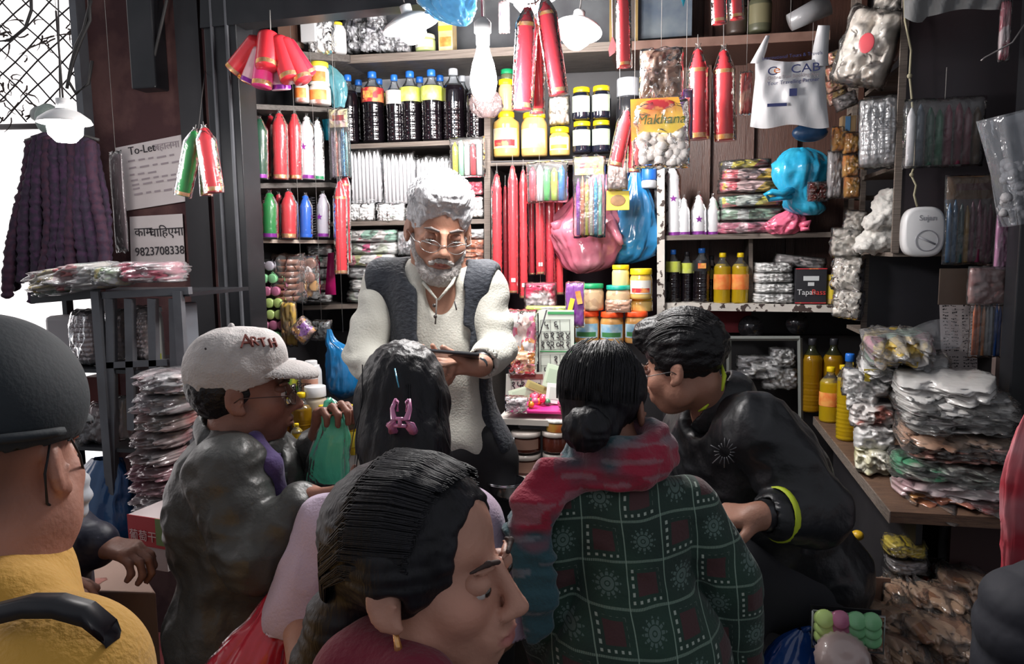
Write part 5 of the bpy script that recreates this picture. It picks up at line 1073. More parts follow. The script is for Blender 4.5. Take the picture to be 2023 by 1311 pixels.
# crate and dark things under the chipped shelf
t = T('crate', 'grey framed crate with crumpled clear plastic behind the leaning man', 'crate', P(1515, 800, 3.2)); q = t.location
for (x0, y0, x1, y1) in ((1440, 668, 1580, 668), (1440, 668, 1440, 830), (1580, 668, 1582, 830)): MB().tube([P(x0, y0, 3.2)-q, P(x1, y1, 3.2)-q], .01, 4).ob('frame_bar', M('crateg', (.17, .18, .17), .5), t, False)
for i, (x, y, w_, h) in enumerate([(1500, 725, 90, 50), (1545, 705, 50, 40), (1540, 745, 70, 46)]):
    pack('crumpled clear plastic packet in the grey crate, '+['left', 'upper right', 'lower right'][i], x, y, w_, h, 3.25, M('clplas', (.2, .2, .21), .15, coat=1, bump=(16, 1, 5), var=((.5, .5, .5), 9, .5, .6)), .08, seed=190+i, group='crumpled packets in the grey crate', lump=.4)
for i, (x, y, r) in enumerate([(1481, 645, 23), (1572, 637, 21)]):
    t = T('round_tin', 'round dark tin end under the chipped shelf, '+['left of two', 'right of two'][i], 'tin', P(x, y, 3.3), group='round dark tins'); R = L(r, t.location)
    MB().lathe([(R, .05), (R, 0), (R*.9, -.004), (R*.8, .002), (R*.5, -.002), (R*.48, .002), (.001, 0)], 28).ob('tin_body', M('tinend', (.03, .03, .035), .2, metal=.4, coat=.5), t, rot=(PI/2, 0, 0))
    MB().lathe([(R*.94, -.004), (R*.97, -.008), (R, -.004)], 28, cap=False).ob('rim', M('tinrim', (.1, .1, .12), .3, metal=.5), t, rot=(PI/2, 0, 0))
t = T('red_cloth', 'dark red cloth strip hanging under the chipped shelf', 'cloth', P(1400, 635, 3.3)); q = t.location
MB().box((0, 0, 0), (L(160, q), .01, L(42, q))).ob('cloth_body', M('dkredcloth', (.12, .006, .012), .8, bump=(14, .5)), t, False)
# ================================================================ left side: gap to the bright lane, brick pier, rack
# chain-link mesh in the opening
YM = 2.9
t = T('mesh_fence', 'rusty diamond wire mesh across the bright opening at the upper left', 'fence', P(90, 130, YM)); q = t.location
mb = MB(); s_ = 52
def clipln(x0, y0, x1, y1): return (x0, y0, x1, y1)
for k in range(-8, 12):
    for sg in (1, -1):
        # lines y = sg*x*1.05 + c, clipped to 0<=x<=187, -40<=y<=245
        c = k*s_*.9; pts = []
        for x in np.linspace(-60, 187, 12):
            y = sg*x*1.0+c+(0 if sg > 0 else 150)+3*math.sin(x*.05+k)
            if -60 <= y <= 245: pts.append(P(x, y, YM+.004*sg)-q)
        if len(pts) > 1: mb.tube(pts, .0035, 5)
mb.ob('wire_mesh', m_wire, t)
MB().tube([P(-60, 252, YM)-q, P(187, 247, YM)-q], .014, 6).ob('frame_bar', M('rustbar', (.12, .1, .1), .6), t)
MB().tube([P(185, -60, YM)-q, P(185, 250, YM)-q], .008, 6).ob('frame_bar', M('rustbar', ()), t)
t = T('dry_creeper', 'dry grey twigs and dust caught on the wire mesh', 'twigs', P(60, 130, YM-.03)); q = t.location; mb = MB(); r2 = random.Random(12)
for i in range(70):
    x, y = r2.choice([(r2.uniform(-10, 60), r2.uniform(120, 240)), (r2.uniform(130, 230), r2.uniform(0, 110)), (r2.uniform(0, 180), r2.uniform(40, 90))]); pts = []
    a = r2.uniform(0, 6.28)
    for k in range(5): pts.append(P(x, y, YM-.05+r2.uniform(-.03, .02))-q); x += 9*math.cos(a); y += 6*math.sin(a)+2; a += r2.uniform(-.8, .8)
    mb.tube(pts, [.004, .004, .003, .002, .001], 4)
o = mb.ob('twigs', M('twig', (.13, .1, .09), .9), t); o['kind'] = 'stuff'; t['kind'] = 'stuff'
t = T('paper_scrap', 'crumpled pale scrap caught on the mesh beside the lamp', 'paper', P(78, 225, YM-.06)); MB().sph((0, 0, 0), (.05, .02, .035), 9, 6).ob('scrap_body', M('scrap', (.4, .42, .4), .7, bump=(12, 1)), t)
t = T('wool_ball', 'pale green fuzzy bundle behind the left lamp', 'bundle', P(95, 235, 2.5)); MB().sph((0, 0, 0), (L(26, t.location), .04, L(30, t.location)), 16, 10).ob('bundle_body', M('fuzz', (.3, .36, .33), .9, bump=(30, 1)), t)
t = T('black_cable', 'looped black cables hanging beside the mesh', 'cable', P(165, 120, 2.5)); q = t.location
mb = MB()
for pts in ([(175, -30), (178, 40), (160, 80), (145, 120), (135, 160), (150, 185), (175, 165), (182, 120)], [(60, -40), (62, 20), (50, 55), (20, 80), (-20, 82)], [(180, 0), (165, 60), (150, 90), (140, 130), (132, 175)]): mb.tube([P(x, y, 2.5)-q for x, y in pts], .006, 6)
mb.ob('cable_body', m_wire, t)
# garlands
m_pur = M('purple_flower', (.012, .005, .018), .85, var=((.03, .007, .032), 60, .45, .6))
m_pur2 = M('plum_flower', (.03, .006, .02), .85, var=((.014, .004, .018), 60, .45, .6))
m_puri = m_pur
gG = 'dark purple flower garlands'
def garland(label, top, bot, w_, Y, mat, seed):
    a, b = P(*top, Y), P(*bot, Y); e = T('flower_garland', label, 'garland', a, group=gG); H = (a-b).length; r = L(w_, a)/2; n = 16; K = int(H/.0085); vs = []; r3 = random.Random(seed); ax = b-a
    for j in range(K+1):
        u = j/K; rr = r*(1+.07*math.sin(j*PI*.5+.3)+r3.uniform(-.1, .1)); off = ax*u+Vector((.006*math.sin(u*7+seed), .006*math.cos(u*5+seed), 0)); 
        if j in (0, K): rr *= .3
        for k in range(n): th = 2*PI*k/n; q_ = rr*(1+.07*math.sin(5*th+j*1.3)+r3.uniform(-.05, .05)); vs.append(off+Vector((q_*math.cos(th), q_*math.sin(th), 0)))
    MB().add(vs, [(j*n+k, j*n+(k+1) % n, (j+1)*n+(k+1) % n, (j+1)*n+k) for j in range(K) for k in range(n)]).ob('flower_strand', mat, e)
    return e
xs = [(60, 275, 12, 590), (72, 265, 38, 560), (85, 262, 62, 600), (100, 268, 88, 540), (112, 272, 102, 590), (126, 270, 128, 560), (140, 268, 146, 588), (155, 270, 166, 560), (168, 272, 186, 570), (180, 276, 206, 555)]
for i, (x0, y0, x1, y1) in enumerate(xs):
    for lay in range(2):
        garland(['front', 'rear'][lay]+' purple garland number '+['one', 'two', 'three', 'four', 'five', 'six', 'seven', 'eight', 'nine', 'ten'][i]+' counted from the bright opening', (x0+lay*7, y0+lay*4), (x1+lay*10, y1-lay*14), 22, 2.3+lay*.05, m_pur if (i+lay) % 3 else m_pur2, i+lay*20)
t = T('garland_ring', 'wire ring on which the purple garlands hang', 'ring', P(120, 268, 2.32)); q = t.location
MB().tube([P(50, 278, 2.32)-q, P(90, 264, 2.32)-q, P(150, 264, 2.32)-q, P(195, 276, 2.32)-q], .006, 6).tube([P(120, 264, 2.32)-q, P(118, 180, 2.4)-q, P(116, 60, 2.5)-q, P(115, 0, 2.6)-q], .003, 5).ob('ring_body', m_wire, t)
# papers
def paper(label, pts, Y, mat=m_paper):
    q0 = P(sum(p[0] for p in pts)/4, sum(p[1] for p in pts)/4, Y); e = T('paper_notice', label, 'notice', q0); V = [P(*p, Y)-q0 for p in pts]
    MB().hexa([V[3], V[2], V[2]+Vector((0, .002, 0)), V[3]+Vector((0, .002, 0))], [V[0], V[1], V[1]+Vector((0, .002, 0)), V[0]+Vector((0, .002, 0))]).ob('sheet', mat, e, False); return e, q0
YP = 2.605
e, q = paper('slanted faded notice reading To-Let on the brick pier', [(228, 292), (368, 264), (376, 396), (238, 418)], YP)
def wt(s, x, y, px, mat, rz=.0, **k): p = P(x, y, YP-.003)-q; return text('lettering', s, L(px, p+q)*1.3, mat, e, p, rot=(PI/2, -rz, 0), **k)
wt('To-Let', 281, 302, 17, m_ink, .1, ext=.001); wt('बहालमा', 330, 294, 15, m_inkpale, .1)
mb = MB(); r2 = random.Random(9)
for j, (yy, n) in enumerate([(318, 5), (332, 5), (346, 3), (357, 5), (366, 4), (374, 1), (385, 4)]):
    x = 252+4*j*.5
    for k in range(n):
        w_ = r2.uniform(10, 22); p = P(x+w_/2, yy-(x-250)*.14, YP-.003)-q; mb.box(p, (L(w_, q), .0006, L(3.5 if j != 6 else 4, q)), rot=(0, -.13, 0)); x += w_+5
mb.ob('faded_lines', m_inkpale, e, False)
e, q = paper('white notice with a phone number on the brick pier', [(256, 428), (360, 422), (366, 530), (259, 530)], YP)
wt('काम', 284, 466, 19, m_ink, .03, ext=.001); wt('चािहएमा', 329, 466, 19, m_ink, .03, ext=.001)
wt('9823708338', 316, 503, 18, m_ink, .03, ext=.001, sx=.95)
pack('dusty film hanging loose beside the purple garlands', 235, 400, 30, 200, 2.5, M('dustf', (.07, .04, .05), .3, coat=.5, bump=(20, .8)), .01, seed=199)
# pair of candles on pier
candle('green candle hanging beside the slanted notice', (361, 386), (386, 252), 2.2, 33, m_greenw, m_gold, tipf=.22, topband=False, hook=.01)
candle('red candle hanging right of the green one on the pier', (423, 380), (402, 246), 2.18, 38, m_red, m_gold, tipf=.22, topband=False, hook=.01)
candle('dark red candle behind the green and red pair on the pier', (408, 386), (400, 250), 2.25, 24, m_redd, m_gold, tipf=.22, topband=False)
t = T('hanging_string', 'string from which the green and red candles hang on the pier', 'string', P(395, 250, 2.2)); q = t.location
MB().tube([P(392, 254, 2.2)-q, P(400, 180, 2.35)-q, P(405, 140, 2.58)-q], .0015, 5).ob('string_body', m_wire, t)
# rack
YR = 2.02
t = T('metal_rack', 'grey metal slatted rack with three shelves left of the pier', 'rack', (P(215, 1000, YR+.15).x, YR+.15, 0)); q = t.location
def rp(x, y, Y=YR): return P(x, y, Y)-q
def bar(x0, y0, x1, y1, w_, Y=YR, d=.02):
    a, b = rp(x0, y0, Y), rp(x1, y1, Y); hw = L(w_, a+q)/2; dv = (b-a).normalized(); n_ = Vector((-dv.z, 0, dv.x))*hw; dy = Vector((0, d, 0))
    return MB().hexa([a-n_, a+n_, a+n_+dy, a-n_+dy], [b-n_, b+n_, b+n_+dy, b-n_+dy])
zt = (rp(200, 575)).z
for x in (200, 360): MB().box((rp(x, 700).x, 0-.15, (zt-(-q.z))/2), (L(18, rp(x, 700)+q), .02, zt)).ob('upright', m_metal, t, False)
for x in (215, 252, 298, 340): bar(x, 590, x+6, 850 if x > 215 else 1010, 17).ob('slat', m_metal, t, False)
bar(190, 584, 372, 574, 14).ob('top_rail', m_metal, t, False); bar(60, 592, 200, 580, 16, YR+.0).ob('top_rail', m_black, t, False)
bar(205, 722, 330, 716, 12).ob('cross_rail', m_metal, t, False)
a = rp(60, 590); MB().box((a.x, 0, zt/2), (.018, .03, zt)).ob('upright', m_black, t, False)
for y in (578, 730, 885):
    z = rp(200, y).z; x0, x1 = rp(58, y).x, rp(372, y).x; MB().box(((x0+x1)/2, .02, z-.006), (x1-x0, .33, .012)).ob('rack_shelf', m_black, t, False)
# on the rack
bagmix = CANDY('bagmix', [(.35, .32, .26), (.4, .12, .12), (.45, .35, .1), (.18, .3, .2), (.4, .4, .38)], 11)
pack('clear bag of mixed coloured sweets lying on top of the rack', 150, 552, 175, 56, 2.05, bagmix, .16, seed=200, lump=.3, filmm=m_filmd, rot=(0, -.12, 0))
pack('pink packet lying at the right end on top of the rack', 298, 537, 130, 42, 2.05, M('pkrack', (.5, .05, .13), .25, coat=.9, bump=(12, .8), var=((.6, .2, .25), 7)), .14, seed=201, lump=.2, filmm=m_filmd)
pack('packet of green and yellow sweets between the mixed bag and the pink packet', 225, 545, 60, 40, 2.0, CANDY('gy', [(.2, .28, .15), (.4, .35, .12), (.35, .36, .34)], 14), .1, seed=202, filmm=m_filmd)
sgr = M('silvrack', (.38, .33, .34), .2, metal=.4, coat=.8, bump=(30, .5))
for i, (x, y, w_, h) in enumerate([(178, 665, 56, 112), (238, 665, 44, 112), (288, 658, 40, 110)]):
    pack('tall packet of silvery wrapped sweets on the rack, '+['left', 'middle, behind the slats', 'right, behind the slats'][i], x, y, w_, h, 2.1, sgr, .09, seed=205+i, beads=(5, 11, .008), group='silvery sweet packets on the rack', lump=.08)
e, W, H = box_thing('white_pouch', 'dull white pouch at the left end of the rack', 'pouch', 88, 158, 625, 722, 2.08, .08, M('whp', (.4, .37, .38), .5, bump=(8, .5)), bevel=.015)
jar('white bottle with a yellow foot behind the slats', 314, 722, 606, 2.12, 26, M('wb', (.45, .45, .42), .4), m_white, None, lidh=.1, lab=None) if False else jar('white bottle with a yellow foot behind the slats', 314, 722, 606, 2.12, 26, M('wb', (.45, .45, .42), .4), m_white, M('ygl', (.4, .42, .03), .5), lidh=.08, lpos=(.02, .22), name='white_bottle', cat='bottle')
e, W, H = box_thing('grey_carton', 'narrow grey carton at the right end of the rack', 'carton', 345, 366, 600, 700, 2.1, .08, M('gcar', (.13, .14, .16), .5))
for i, (x, y, w_, h, r_) in enumerate([(172, 840, 60, 66, .5), (200, 835, 50, 80, .2), (238, 825, 44, 90, 0)]):
    pack('dull plastic packet leaning on the lower rack shelf, '+['left', 'middle with a dark red print', 'right, whitish'][i], x, y, w_, h, 2.08, [M('dp1', (.16, .15, .16), .2, coat=.9, bump=(14, .9)), M('dp2', (.16, .05, .05), .2, coat=.9, bump=(14, .9), var=((.2, .18, .18), 6)), M('dp3', (.34, .32, .32), .25, coat=.9, bump=(14, .7))][i], .07, seed=210+i, rot=(0, r_, 0), group='packets leaning on the lower rack shelf')
e, W, H = box_thing('red_carton', 'dark red carton in the middle of the rack', 'carton', 165, 212, 745, 812, 2.2, .08, M('drc', (.12, .012, .008), .6))
bag('blue plastic bag under the rack', [(205, 1080, 2.05, 60, .7), (205, 1050, 2.05, 130, .6), (200, 990, 2.05, 135, .6), (205, 940, 2.05, 110, .5), (210, 905, 2.05, 60, .5)], M('blue_bag4', (.008, .07, .2), .3, coat=.6, bump=(10, .8)), seed=21, folds=5)
# stack of packets between rack and man with cap
gs = 'packets stacked beside the man with the cap'
for i, (x, y, w_, h, c) in enumerate([(345, 1010, 90, 40, 3), (322, 985, 100, 30, 3), (320, 955, 98, 30, 1), (318, 925, 98, 30, 1), (320, 895, 98, 30, 2), (322, 862, 100, 34, 2), (330, 828, 104, 34, 4), (335, 790, 104, 40, 0), (345, 750, 110, 44, 0)]):
    pack('clear packet in the stack beside the capped man, '+['ninth and lowest, in the red carton', 'eighth', 'seventh', 'sixth', 'fifth', 'fourth', 'third', 'second', 'topmost, pale pink'][i], x, y, w_, h, 1.98-.006*i, [M('s1p', (.55, .25, .28), .2, coat=1, bump=(13, 1, 4), var=((.5, .47, .47), 7)), M('s2p', (.24, .04, .09), .2, coat=1, bump=(14, 1, 4), var=((.26, .18, .19), 8)), M('s3p', (.2, .09, .1), .2, coat=1, bump=(14, 1, 4), var=((.28, .26, .26), 8)), M('s4p', (.2, .08, .1), .2, coat=1, bump=(14, 1, 4), var=((.4, .38, .38), 8)), M('s5p', (.3, .1, .1), .2, coat=1, bump=(14, 1, 4), var=((.28, .27, .26), 8))][c], .16, seed=215+i, group=gs, lump=.25, film=i in (7, 8), filmm=m_filmd)
e, W, H = box_thing('printed_carton', 'open red and white carton with Chinese lettering beside the capped man', 'carton', 258, 352, 1022, 1125, 1.72, .22, M('whcar', (.42, .36, .36), .7), rotz=-.15)
MB().box((-.0, -.112, H*.72), (W*1.0, .002, H*.56)).ob('red_print', M('redcar', (.38, .02, .03), .6), e, False)
MB().box((W*.38, -.1135, H*.75), (W*.22, .001, H*.5)).ob('green_print', M('grncar', (.12, .2, .06), .6), e, False)
text('lettering', '葡萄干', H*.22, M('palepink', (.6, .42, .42), .6), e, (-W*.08, -.1145, H*.56))
# big cardboard box lower left
t = T('cardboard_box', 'large worn cardboard box at the lower left with brown stamps', 'cardboard box', P(190, 1200, 1.45)); q = t.location
m_kb = M('kraft_big', (.3, .2, .16), .8, var=((.24, .155, .125), 5), bump=(6, .3)); zt = PZ
tp = [P(40, 1145, 1.42), P(312, 1165, 1.42), P(255, 1092, 1.72), P(30, 1085, 1.72)]
z_ = sum(v.z for v in tp)/4
tp = [PZ(35, 1160, z_), PZ(308, 1170, z_), PZ(262, 1100, z_), PZ(20, 1090, z_)]
lo_ = [Vector((v.x, v.y, z_-.3)) for v in tp]
MB().hexa([v-q for v in lo_], [v-q for v in tp]).ob('box_body', m_kb, t, False, .004)
for (x, y) in ((130, 1115), (190, 1148)):
    p = PZ(x, y, z_+.001)-q; MB().lathe([(.022, 0), (.018, .0008), (.001, .0008)], 10, c=p, wob=.5, seed=x).ob('stamp', M('stamp', (.25, .1, .08), .8), t)
t = T('crate', 'dark red crate under the cardboard box', 'crate', (q.x, q.y+.15, 0)); 
MB().box((0, 0, (z_-.3)/2), (.62, .42, z_-.302)).ob('crate_body', M('redcrate', (.09, .008, .01), .5), t, False, .01)
# ================================================================ desk and low goods in the middle
zj = P(1180, 735, 2.95).z
t = T('wooden_desk', 'narrow wooden desk at the back carrying the stacked peanut jars', 'desk', (P(1200, 735, 3.0).x, 3.02, 0)); q = t.location
MB().box((0.02, 0, zj-.012), (.52, .32, .024)).ob('desk_top', m_stackb, t, False)
for x in (-.2, .24):
    for y in (-.12, .12): MB().box((x, y, (zj-.024+.2)/2), (.03, .03, zj-.024-.2)).ob('leg', m_dark, t, False)
# calendars
m_cal = M('calendar_paper', (.62, .68, .6), .7); m_calp = M('calendar_green', (.05, .3, .1), .6)
YC = 2.8
t = T('wall_calendar', 'pale green wall calendar with rows of dates beside the peanut jars', 'calendar', P(1098, 690, YC)); q = t.location
def cp(x, y, d=0): return P(x, y, YC-d)-q
MB().hexa([cp(1066, 790), cp(1134, 790), cp(1134, 790, -.003), cp(1066, 790, -.003)], [cp(1064, 612), cp(1134, 612), cp(1134, 612, -.003), cp(1064, 612, -.003)]).ob('sheet', m_cal, t, False)
MB().box(cp(1108, 618, .002), (L(52, q), .001, L(5, q))).ob('printed_band', m_calp, t, False)
MB().box(cp(1098, 694, .002), (L(64, q), .001, L(2, q))).ob('printed_band', m_calp, t, False)
mb = MB()
for x in (1068, 1087, 1106, 1125): mb.tube([cp(x, 632, .002), cp(x+2, 690, .002)], .0007, 4).tube([cp(x, 700, .002), cp(x+2, 770, .002)], .0007, 4)
for y in (632, 655, 672, 690, 701, 722, 745, 768): mb.tube([cp(1068, y, .002), cp(1127, y-1, .002)], .0007, 4)
mb.ob('grid_lines', m_ink, t, False)
for x, y, s in [(1079, 648, '५'), (1098, 648, '६'), (1079, 669, '७'), (1097, 669, '१३'), (1116, 669, '१४'), (1078, 687, '१९'), (1097, 687, '२०'), (1116, 687, '२१'), (1098, 716, '१'), (1079, 738, '५'), (1098, 738, '६')]:
    text('lettering', s, L(21, q), m_ink, t, cp(x, y, .003))
t = T('wall_calendar', 'lower small calendar lying behind the tray, dates fifteen and sixteen', 'calendar', P(1040, 760, 2.7)); q = t.location
def cp(x, y, d=0): return P(x, y, 2.7-d)-q
MB().hexa([cp(998, 800), cp(1072, 800), cp(1072, 800, -.003), cp(998, 800, -.003)], [cp(1000, 738), cp(1078, 734), cp(1078, 734, -.003), cp(1000, 738, -.003)]).ob('sheet', m_cal, t, False)
MB().box(cp(1040, 743, .002), (L(66, q), .001, L(10, q))).ob('printed_band', M('calbrown', (.25, .1, .08), .6), t, False)
for x, s in ((1020, '१५'), (1039, '१६'), (1058, '१७')): text('lettering', s, L(21, q), m_ink, t, cp(x, 767, .003))
mb = MB()
for x in (1010, 1030, 1048, 1068): mb.tube([cp(x, 750, .002), cp(x, 772, .002)], .0007, 4)
mb.tube([cp(1008, 750, .002), cp(1070, 748, .002)], .0007, 4).tube([cp(1008, 773, .002), cp(1070, 772, .002)], .0007, 4).ob('grid_lines', m_ink, t, False)
# desk front with tray
zt = P(1060, 818, 2.55).z
t = T('low_table', 'low white shelf table under the tray with brown paste tubs', 'table', (P(1060, 818, 2.55).x, 2.62, 0)); q = t.location
x0, x1 = P(992, 818, 2.55).x-q.x, P(1150, 818, 2.55).x-q.x
MB().box(((x0+x1)/2, 0, zt-.012), (x1-x0, .3, .02)).ob('table_top', M('whiteboard_edge', (.6, .55, .5), .5), t, False)
MB().box((x0+.006, 0, zt/2), (.015, .3, zt-.02)).ob('side_panel', m_metal, t, False)
MB().box((x1-.006, 0, zt/2), (.015, .3, zt-.02)).ob('side_panel', m_metal, t, False)
zs = P(1040, 936, 2.52).z
MB().box(((x0+x1)/2, 0, zs-.01), (x1-x0-.03, .28, .014)).ob('shelf_panel', m_metal, t, False)
t = T('sweet_tray', 'pink edged tray of orange, red and green wrapped sweets on the low table', 'tray', P(1060, 812, 2.52)); q = t.location; W = L(118, q)
MB().box((0, .06, .006), (W, .2, .012)).ob('tray_base', M('pinktray', (.75, .03, .25), .4), t, False, .004)
for i in range(26):
    r2 = random.Random(i); x = (r2.random()-.35)*W*.7; c = [M('swo', (.85, .35, .03), .3, coat=.6), M('swr', (.75, .06, .12), .3, coat=.6), M('swg', (.08, .25, .12), .3, coat=.6), M('swp', (.8, .15, .3), .3, coat=.6)][i % 4]
    MB().sph((x, r2.uniform(-.03, .13), .026+.012*(i % 2)), .0125, 10, 6).ob('sweet', c, t)
pack('white and pink film packet at the left of the sweet tray', 1022, 798, 50, 36, 2.5, M('wpk', (.7, .6, .62), .3, coat=.9, bump=(16, .9), var=((.75, .2, .35), 6, .6, .65)), .05, seed=240)
for i, (x, y, w_, h, r_) in enumerate([(1096, 744, 40, 46, .25), (1102, 778, 46, 40, .12), (1030, 776, 50, 22, -.3), (1060, 765, 44, 16, .4)]):
    p = P(x, y, 2.6-.02*(i == 1)); e = T('banknote', 'paper money and slips on the low table, '+['pale green note leaning on the calendar', 'white note under the green one', 'pale green note at the left', 'olive note lying over the dates'][i], 'banknote', p, (-.3, r_, .1), 'money on the low table')
    MB().box((0, 0, 0), (L(w_, p), .002, L(h, p))).ob('note_body', [M('note1', (.5, .6, .45), .7), M('note2', (.7, .7, .68), .7), M('note1', ()), M('note3', (.4, .33, .12), .7)][i], e, False, .001)
    MB().box((0, -.0015, 0), (L(w_*.72, p), .001, L(h*.6, p))).ob('note_print', [M('notep', (.38, .48, .35), .7), M('notep2', (.5, .55, .5), .7), M('notep', ()), M('notep3', (.28, .24, .08), .7)][i], e, False)
# tubs
zb_ = zs
for i, (x, yb, yt, w_, k) in enumerate([(1038, 933, 893, 60, 0), (1098, 930, 893, 50, 0), (1040, 889, 850, 58, 0), (1098, 889, 850, 52, 0), (1102, 850, 826, 46, 1)]):
    jar('tub of brown paste with a clear lid, '+['lower left', 'lower right', 'upper left', 'upper right', 'topmost with a green and orange lid'][i], x, yb, yt, 2.5, w_, m_choc if k == 0 else M('tubgo', (.4, .3, .05), .4, var=((.5, .1, .02), 20)), M('tublid', (.4, .35, .32), .2, coat=.8) if k == 0 else m_labw, M('tublab', (.35, .2, .15), .5) if i in (0, 2) else None, name='paste_tub', cat='tub', lidh=.22, lidw=1.04, neckw=.97, lpos=(.2, .7), group='tubs of brown paste')
for i, (x, yb, yt, w_) in enumerate([(1040, 985, 937, 60), (1100, 985, 935, 56)]):
    jar('tub of brown paste partly hidden at floor of the stack, '+['left', 'right'][i], x, yb, yt, 2.46, w_, m_choc, M('tublid', ()), None, name='paste_tub', cat='tub', lidh=.22, lidw=1.04, group='tubs of brown paste')
e, W, H = box_thing('grey_carton', 'tall grey carton on the floor left of the paste tubs', 'carton', 985, 1012, 872, 990, 2.4, .1, M('grcart', (.28, .28, .29), .6))
t = T('steel_bowl', 'shiny steel bowl below the grey carton', 'bowl', P(1000, 985, 2.0)); r = L(36, t.location)
o = MB().lathe([(.001, 0), (r*.5, .002), (r*.85, .025), (r, .05), (r*1.06, .052)], 32, cap=False).ob('bowl_body', M('steel', (.7, .7, .74), .18, metal=1), t); s_ = o.modifiers.new('s', 'SOLIDIFY'); s_.thickness = .002
MB().lathe([(r*1.03, .05), (r*1.08, .053), (r*1.05, .056)], 32, cap=False).ob('rim', M('steel', ()), t)
# hanging bits by the standing man's sleeve
pack('clear packet of pink and white artificial petals right of the man\'s sleeve', 1030, 665, 66, 110, 2.72, CANDY('petal', [(.75, .2, .35), (.78, .6, .55), (.7, .1, .15), (.8, .75, .72), (.78, .35, .12)], 22), .05, seed=243, lump=.3)
pack('clear packet of orange petals below the pink petals', 1032, 715, 58, 50, 2.7, CANDY('petalo', [(.75, .3, .08), (.8, .5, .3), (.75, .1, .1), (.8, .6, .1)], 18), .05, seed=244, lump=.3)
pack('red and white film packet at the foot of the long red candles', 1068, 585, 66, 56, 3.0, M('rwf', (.6, .04, .1), .3, coat=.8, bump=(14, .9), var=((.75, .65, .65), 5, .52, .56)), .05, seed=245, lump=.3)
pack('lime and white packet above the calendar', 1080, 612, 90, 18, 2.86, M('limew', (.5, .62, .1), .3, coat=.8, var=((.7, .7, .68), 8, .5, .55)), .03, seed=246)
t = pack('purple, yellow and orange printed packet left of the peanut jars', 1136, 602, 40, 92, 2.84, M('purpk', (.22, .03, .32), .3, coat=.8), .03, seed=247)
MB().box((-.015, -.024, -.01), (.018, .002, .075), rot=(0, .25, 0)).ob('yellow_print', m_laby, t, False); MB().box((.018, -.024, .03), (.02, .002, .05), rot=(0, -.2, 0)).ob('orange_print', m_labo, t, False)
t = T('pencil', 'dark pencil leaning across the calendar', 'pencil', P(1068, 650, 2.74)); q = t.location; MB().tube([P(1080, 612, 2.74)-q, P(1058, 690, 2.72)-q], [.003, .002], 6).ob('pencil_body', m_ink, t)
# oil and canisters between the capped man and the girl
zl = P(590, 882, 2.3).z
t = T('low_bench', 'low dark bench behind the capped man carrying oil bottles', 'bench', (P(620, 882, 2.4).x+.04, 2.33, 0)); MB().box((0, 0, zl-.012), (.54, .64, .024)).ob('bench_top', m_dark, t, False)
for x in (-.24, .24): MB().box((x, 0, (zl-.024)/2), (.03, .6, zl-.024)).ob('bench_side', m_dark, t, False)
m_cn = M('canister_white', (.7, .7, .7), .35, coat=.5)
e = jar('white canister with a green and yellow label behind the capped man\'s visor', 578, 800, 708, 2.5, 44, m_cn, m_white, M('glab', (.1, .3, .06), .5, var=((.65, .6, .05), 26, .45, .6)), name='oil_canister', cat='canister', lidh=.1, lidw=.5)
e = jar('white canister with an orange label and Devanagari lettering', 618, 800, 712, 2.5, 40, m_cn, m_white, M('olab', (.7, .3, .2), .5, var=((.78, .5, .38), 8)), name='oil_canister', cat='canister', lidh=.1, lidw=.6)
text('lettering', 'िदव्य', .03, m_ink, e, (0, -.062, .075))
t = T('canister_stand', 'dark block under the white canisters', 'stand', P(598, 802, 2.52)); MB().box((0, .02, -.075), (.24, .12, .146)).ob('stand_body', m_dark, t, False)
jar('round white canister lid leaning beside the raised hand', 625, 830, 762, 2.4, 44, M('beigecan', (.5, .42, .32), .4, coat=.5), m_white, None, name='oil_canister', cat='canister', lidh=.3)
for i, (x, yb, yt, w_, cp_) in enumerate([(556, 880, 770, 40, m_oild), (600, 884, 775, 42, m_oild), (640, 884, 800, 36, m_oil)]):
    bottle('large golden oil bottle on the low bench, '+['left', 'middle', 'right'][i], x, yb, yt, 2.36, w_, cp_, m_yel, None, group='golden oil bottles on the low bench', neck=m_pet)
bottle('small oil bottle with a yellow cap in front of the capped man\'s chin', 588, 890, 836, 2.27, 24, m_oil, m_yel, m_laby, ribs=False, lpos=(.2, .5))
bottle('clear bottle with a yellow cap beside the girl\'s hair', 697, 900, 799, 2.25, 28, m_oil, m_yel, m_laby, ribs=False, lpos=(.2, .5), fill=.6)
pack('white and yellow snack packet lying in front of the capped man', 556, 905, 60, 50, PZ(556, 912, zl+.02).y, M('wys', (.72, .68, .62), .3, coat=.8, bump=(14, .9), var=((.75, .5, .08), 6, .5, .6)), .05, seed=250, rot=(-.5, 0, 0))
pack('white and red snack packet below the white and yellow one', 575, 922, 60, 34, PZ(575, 926, zl+.02).y, M('wrs', (.7, .66, .64), .3, coat=.8, bump=(14, .9), var=((.6, .08, .08), 7, .55, .6)), .05, seed=251, rot=(-.5, 0, 0))
t = pack('yellow plastic corner sticking up behind the capped man\'s collar', 395, 800, 30, 20, 1.9, M('ycor', (.7, .65, .15), .35, coat=.5), .03, seed=252, film=False)
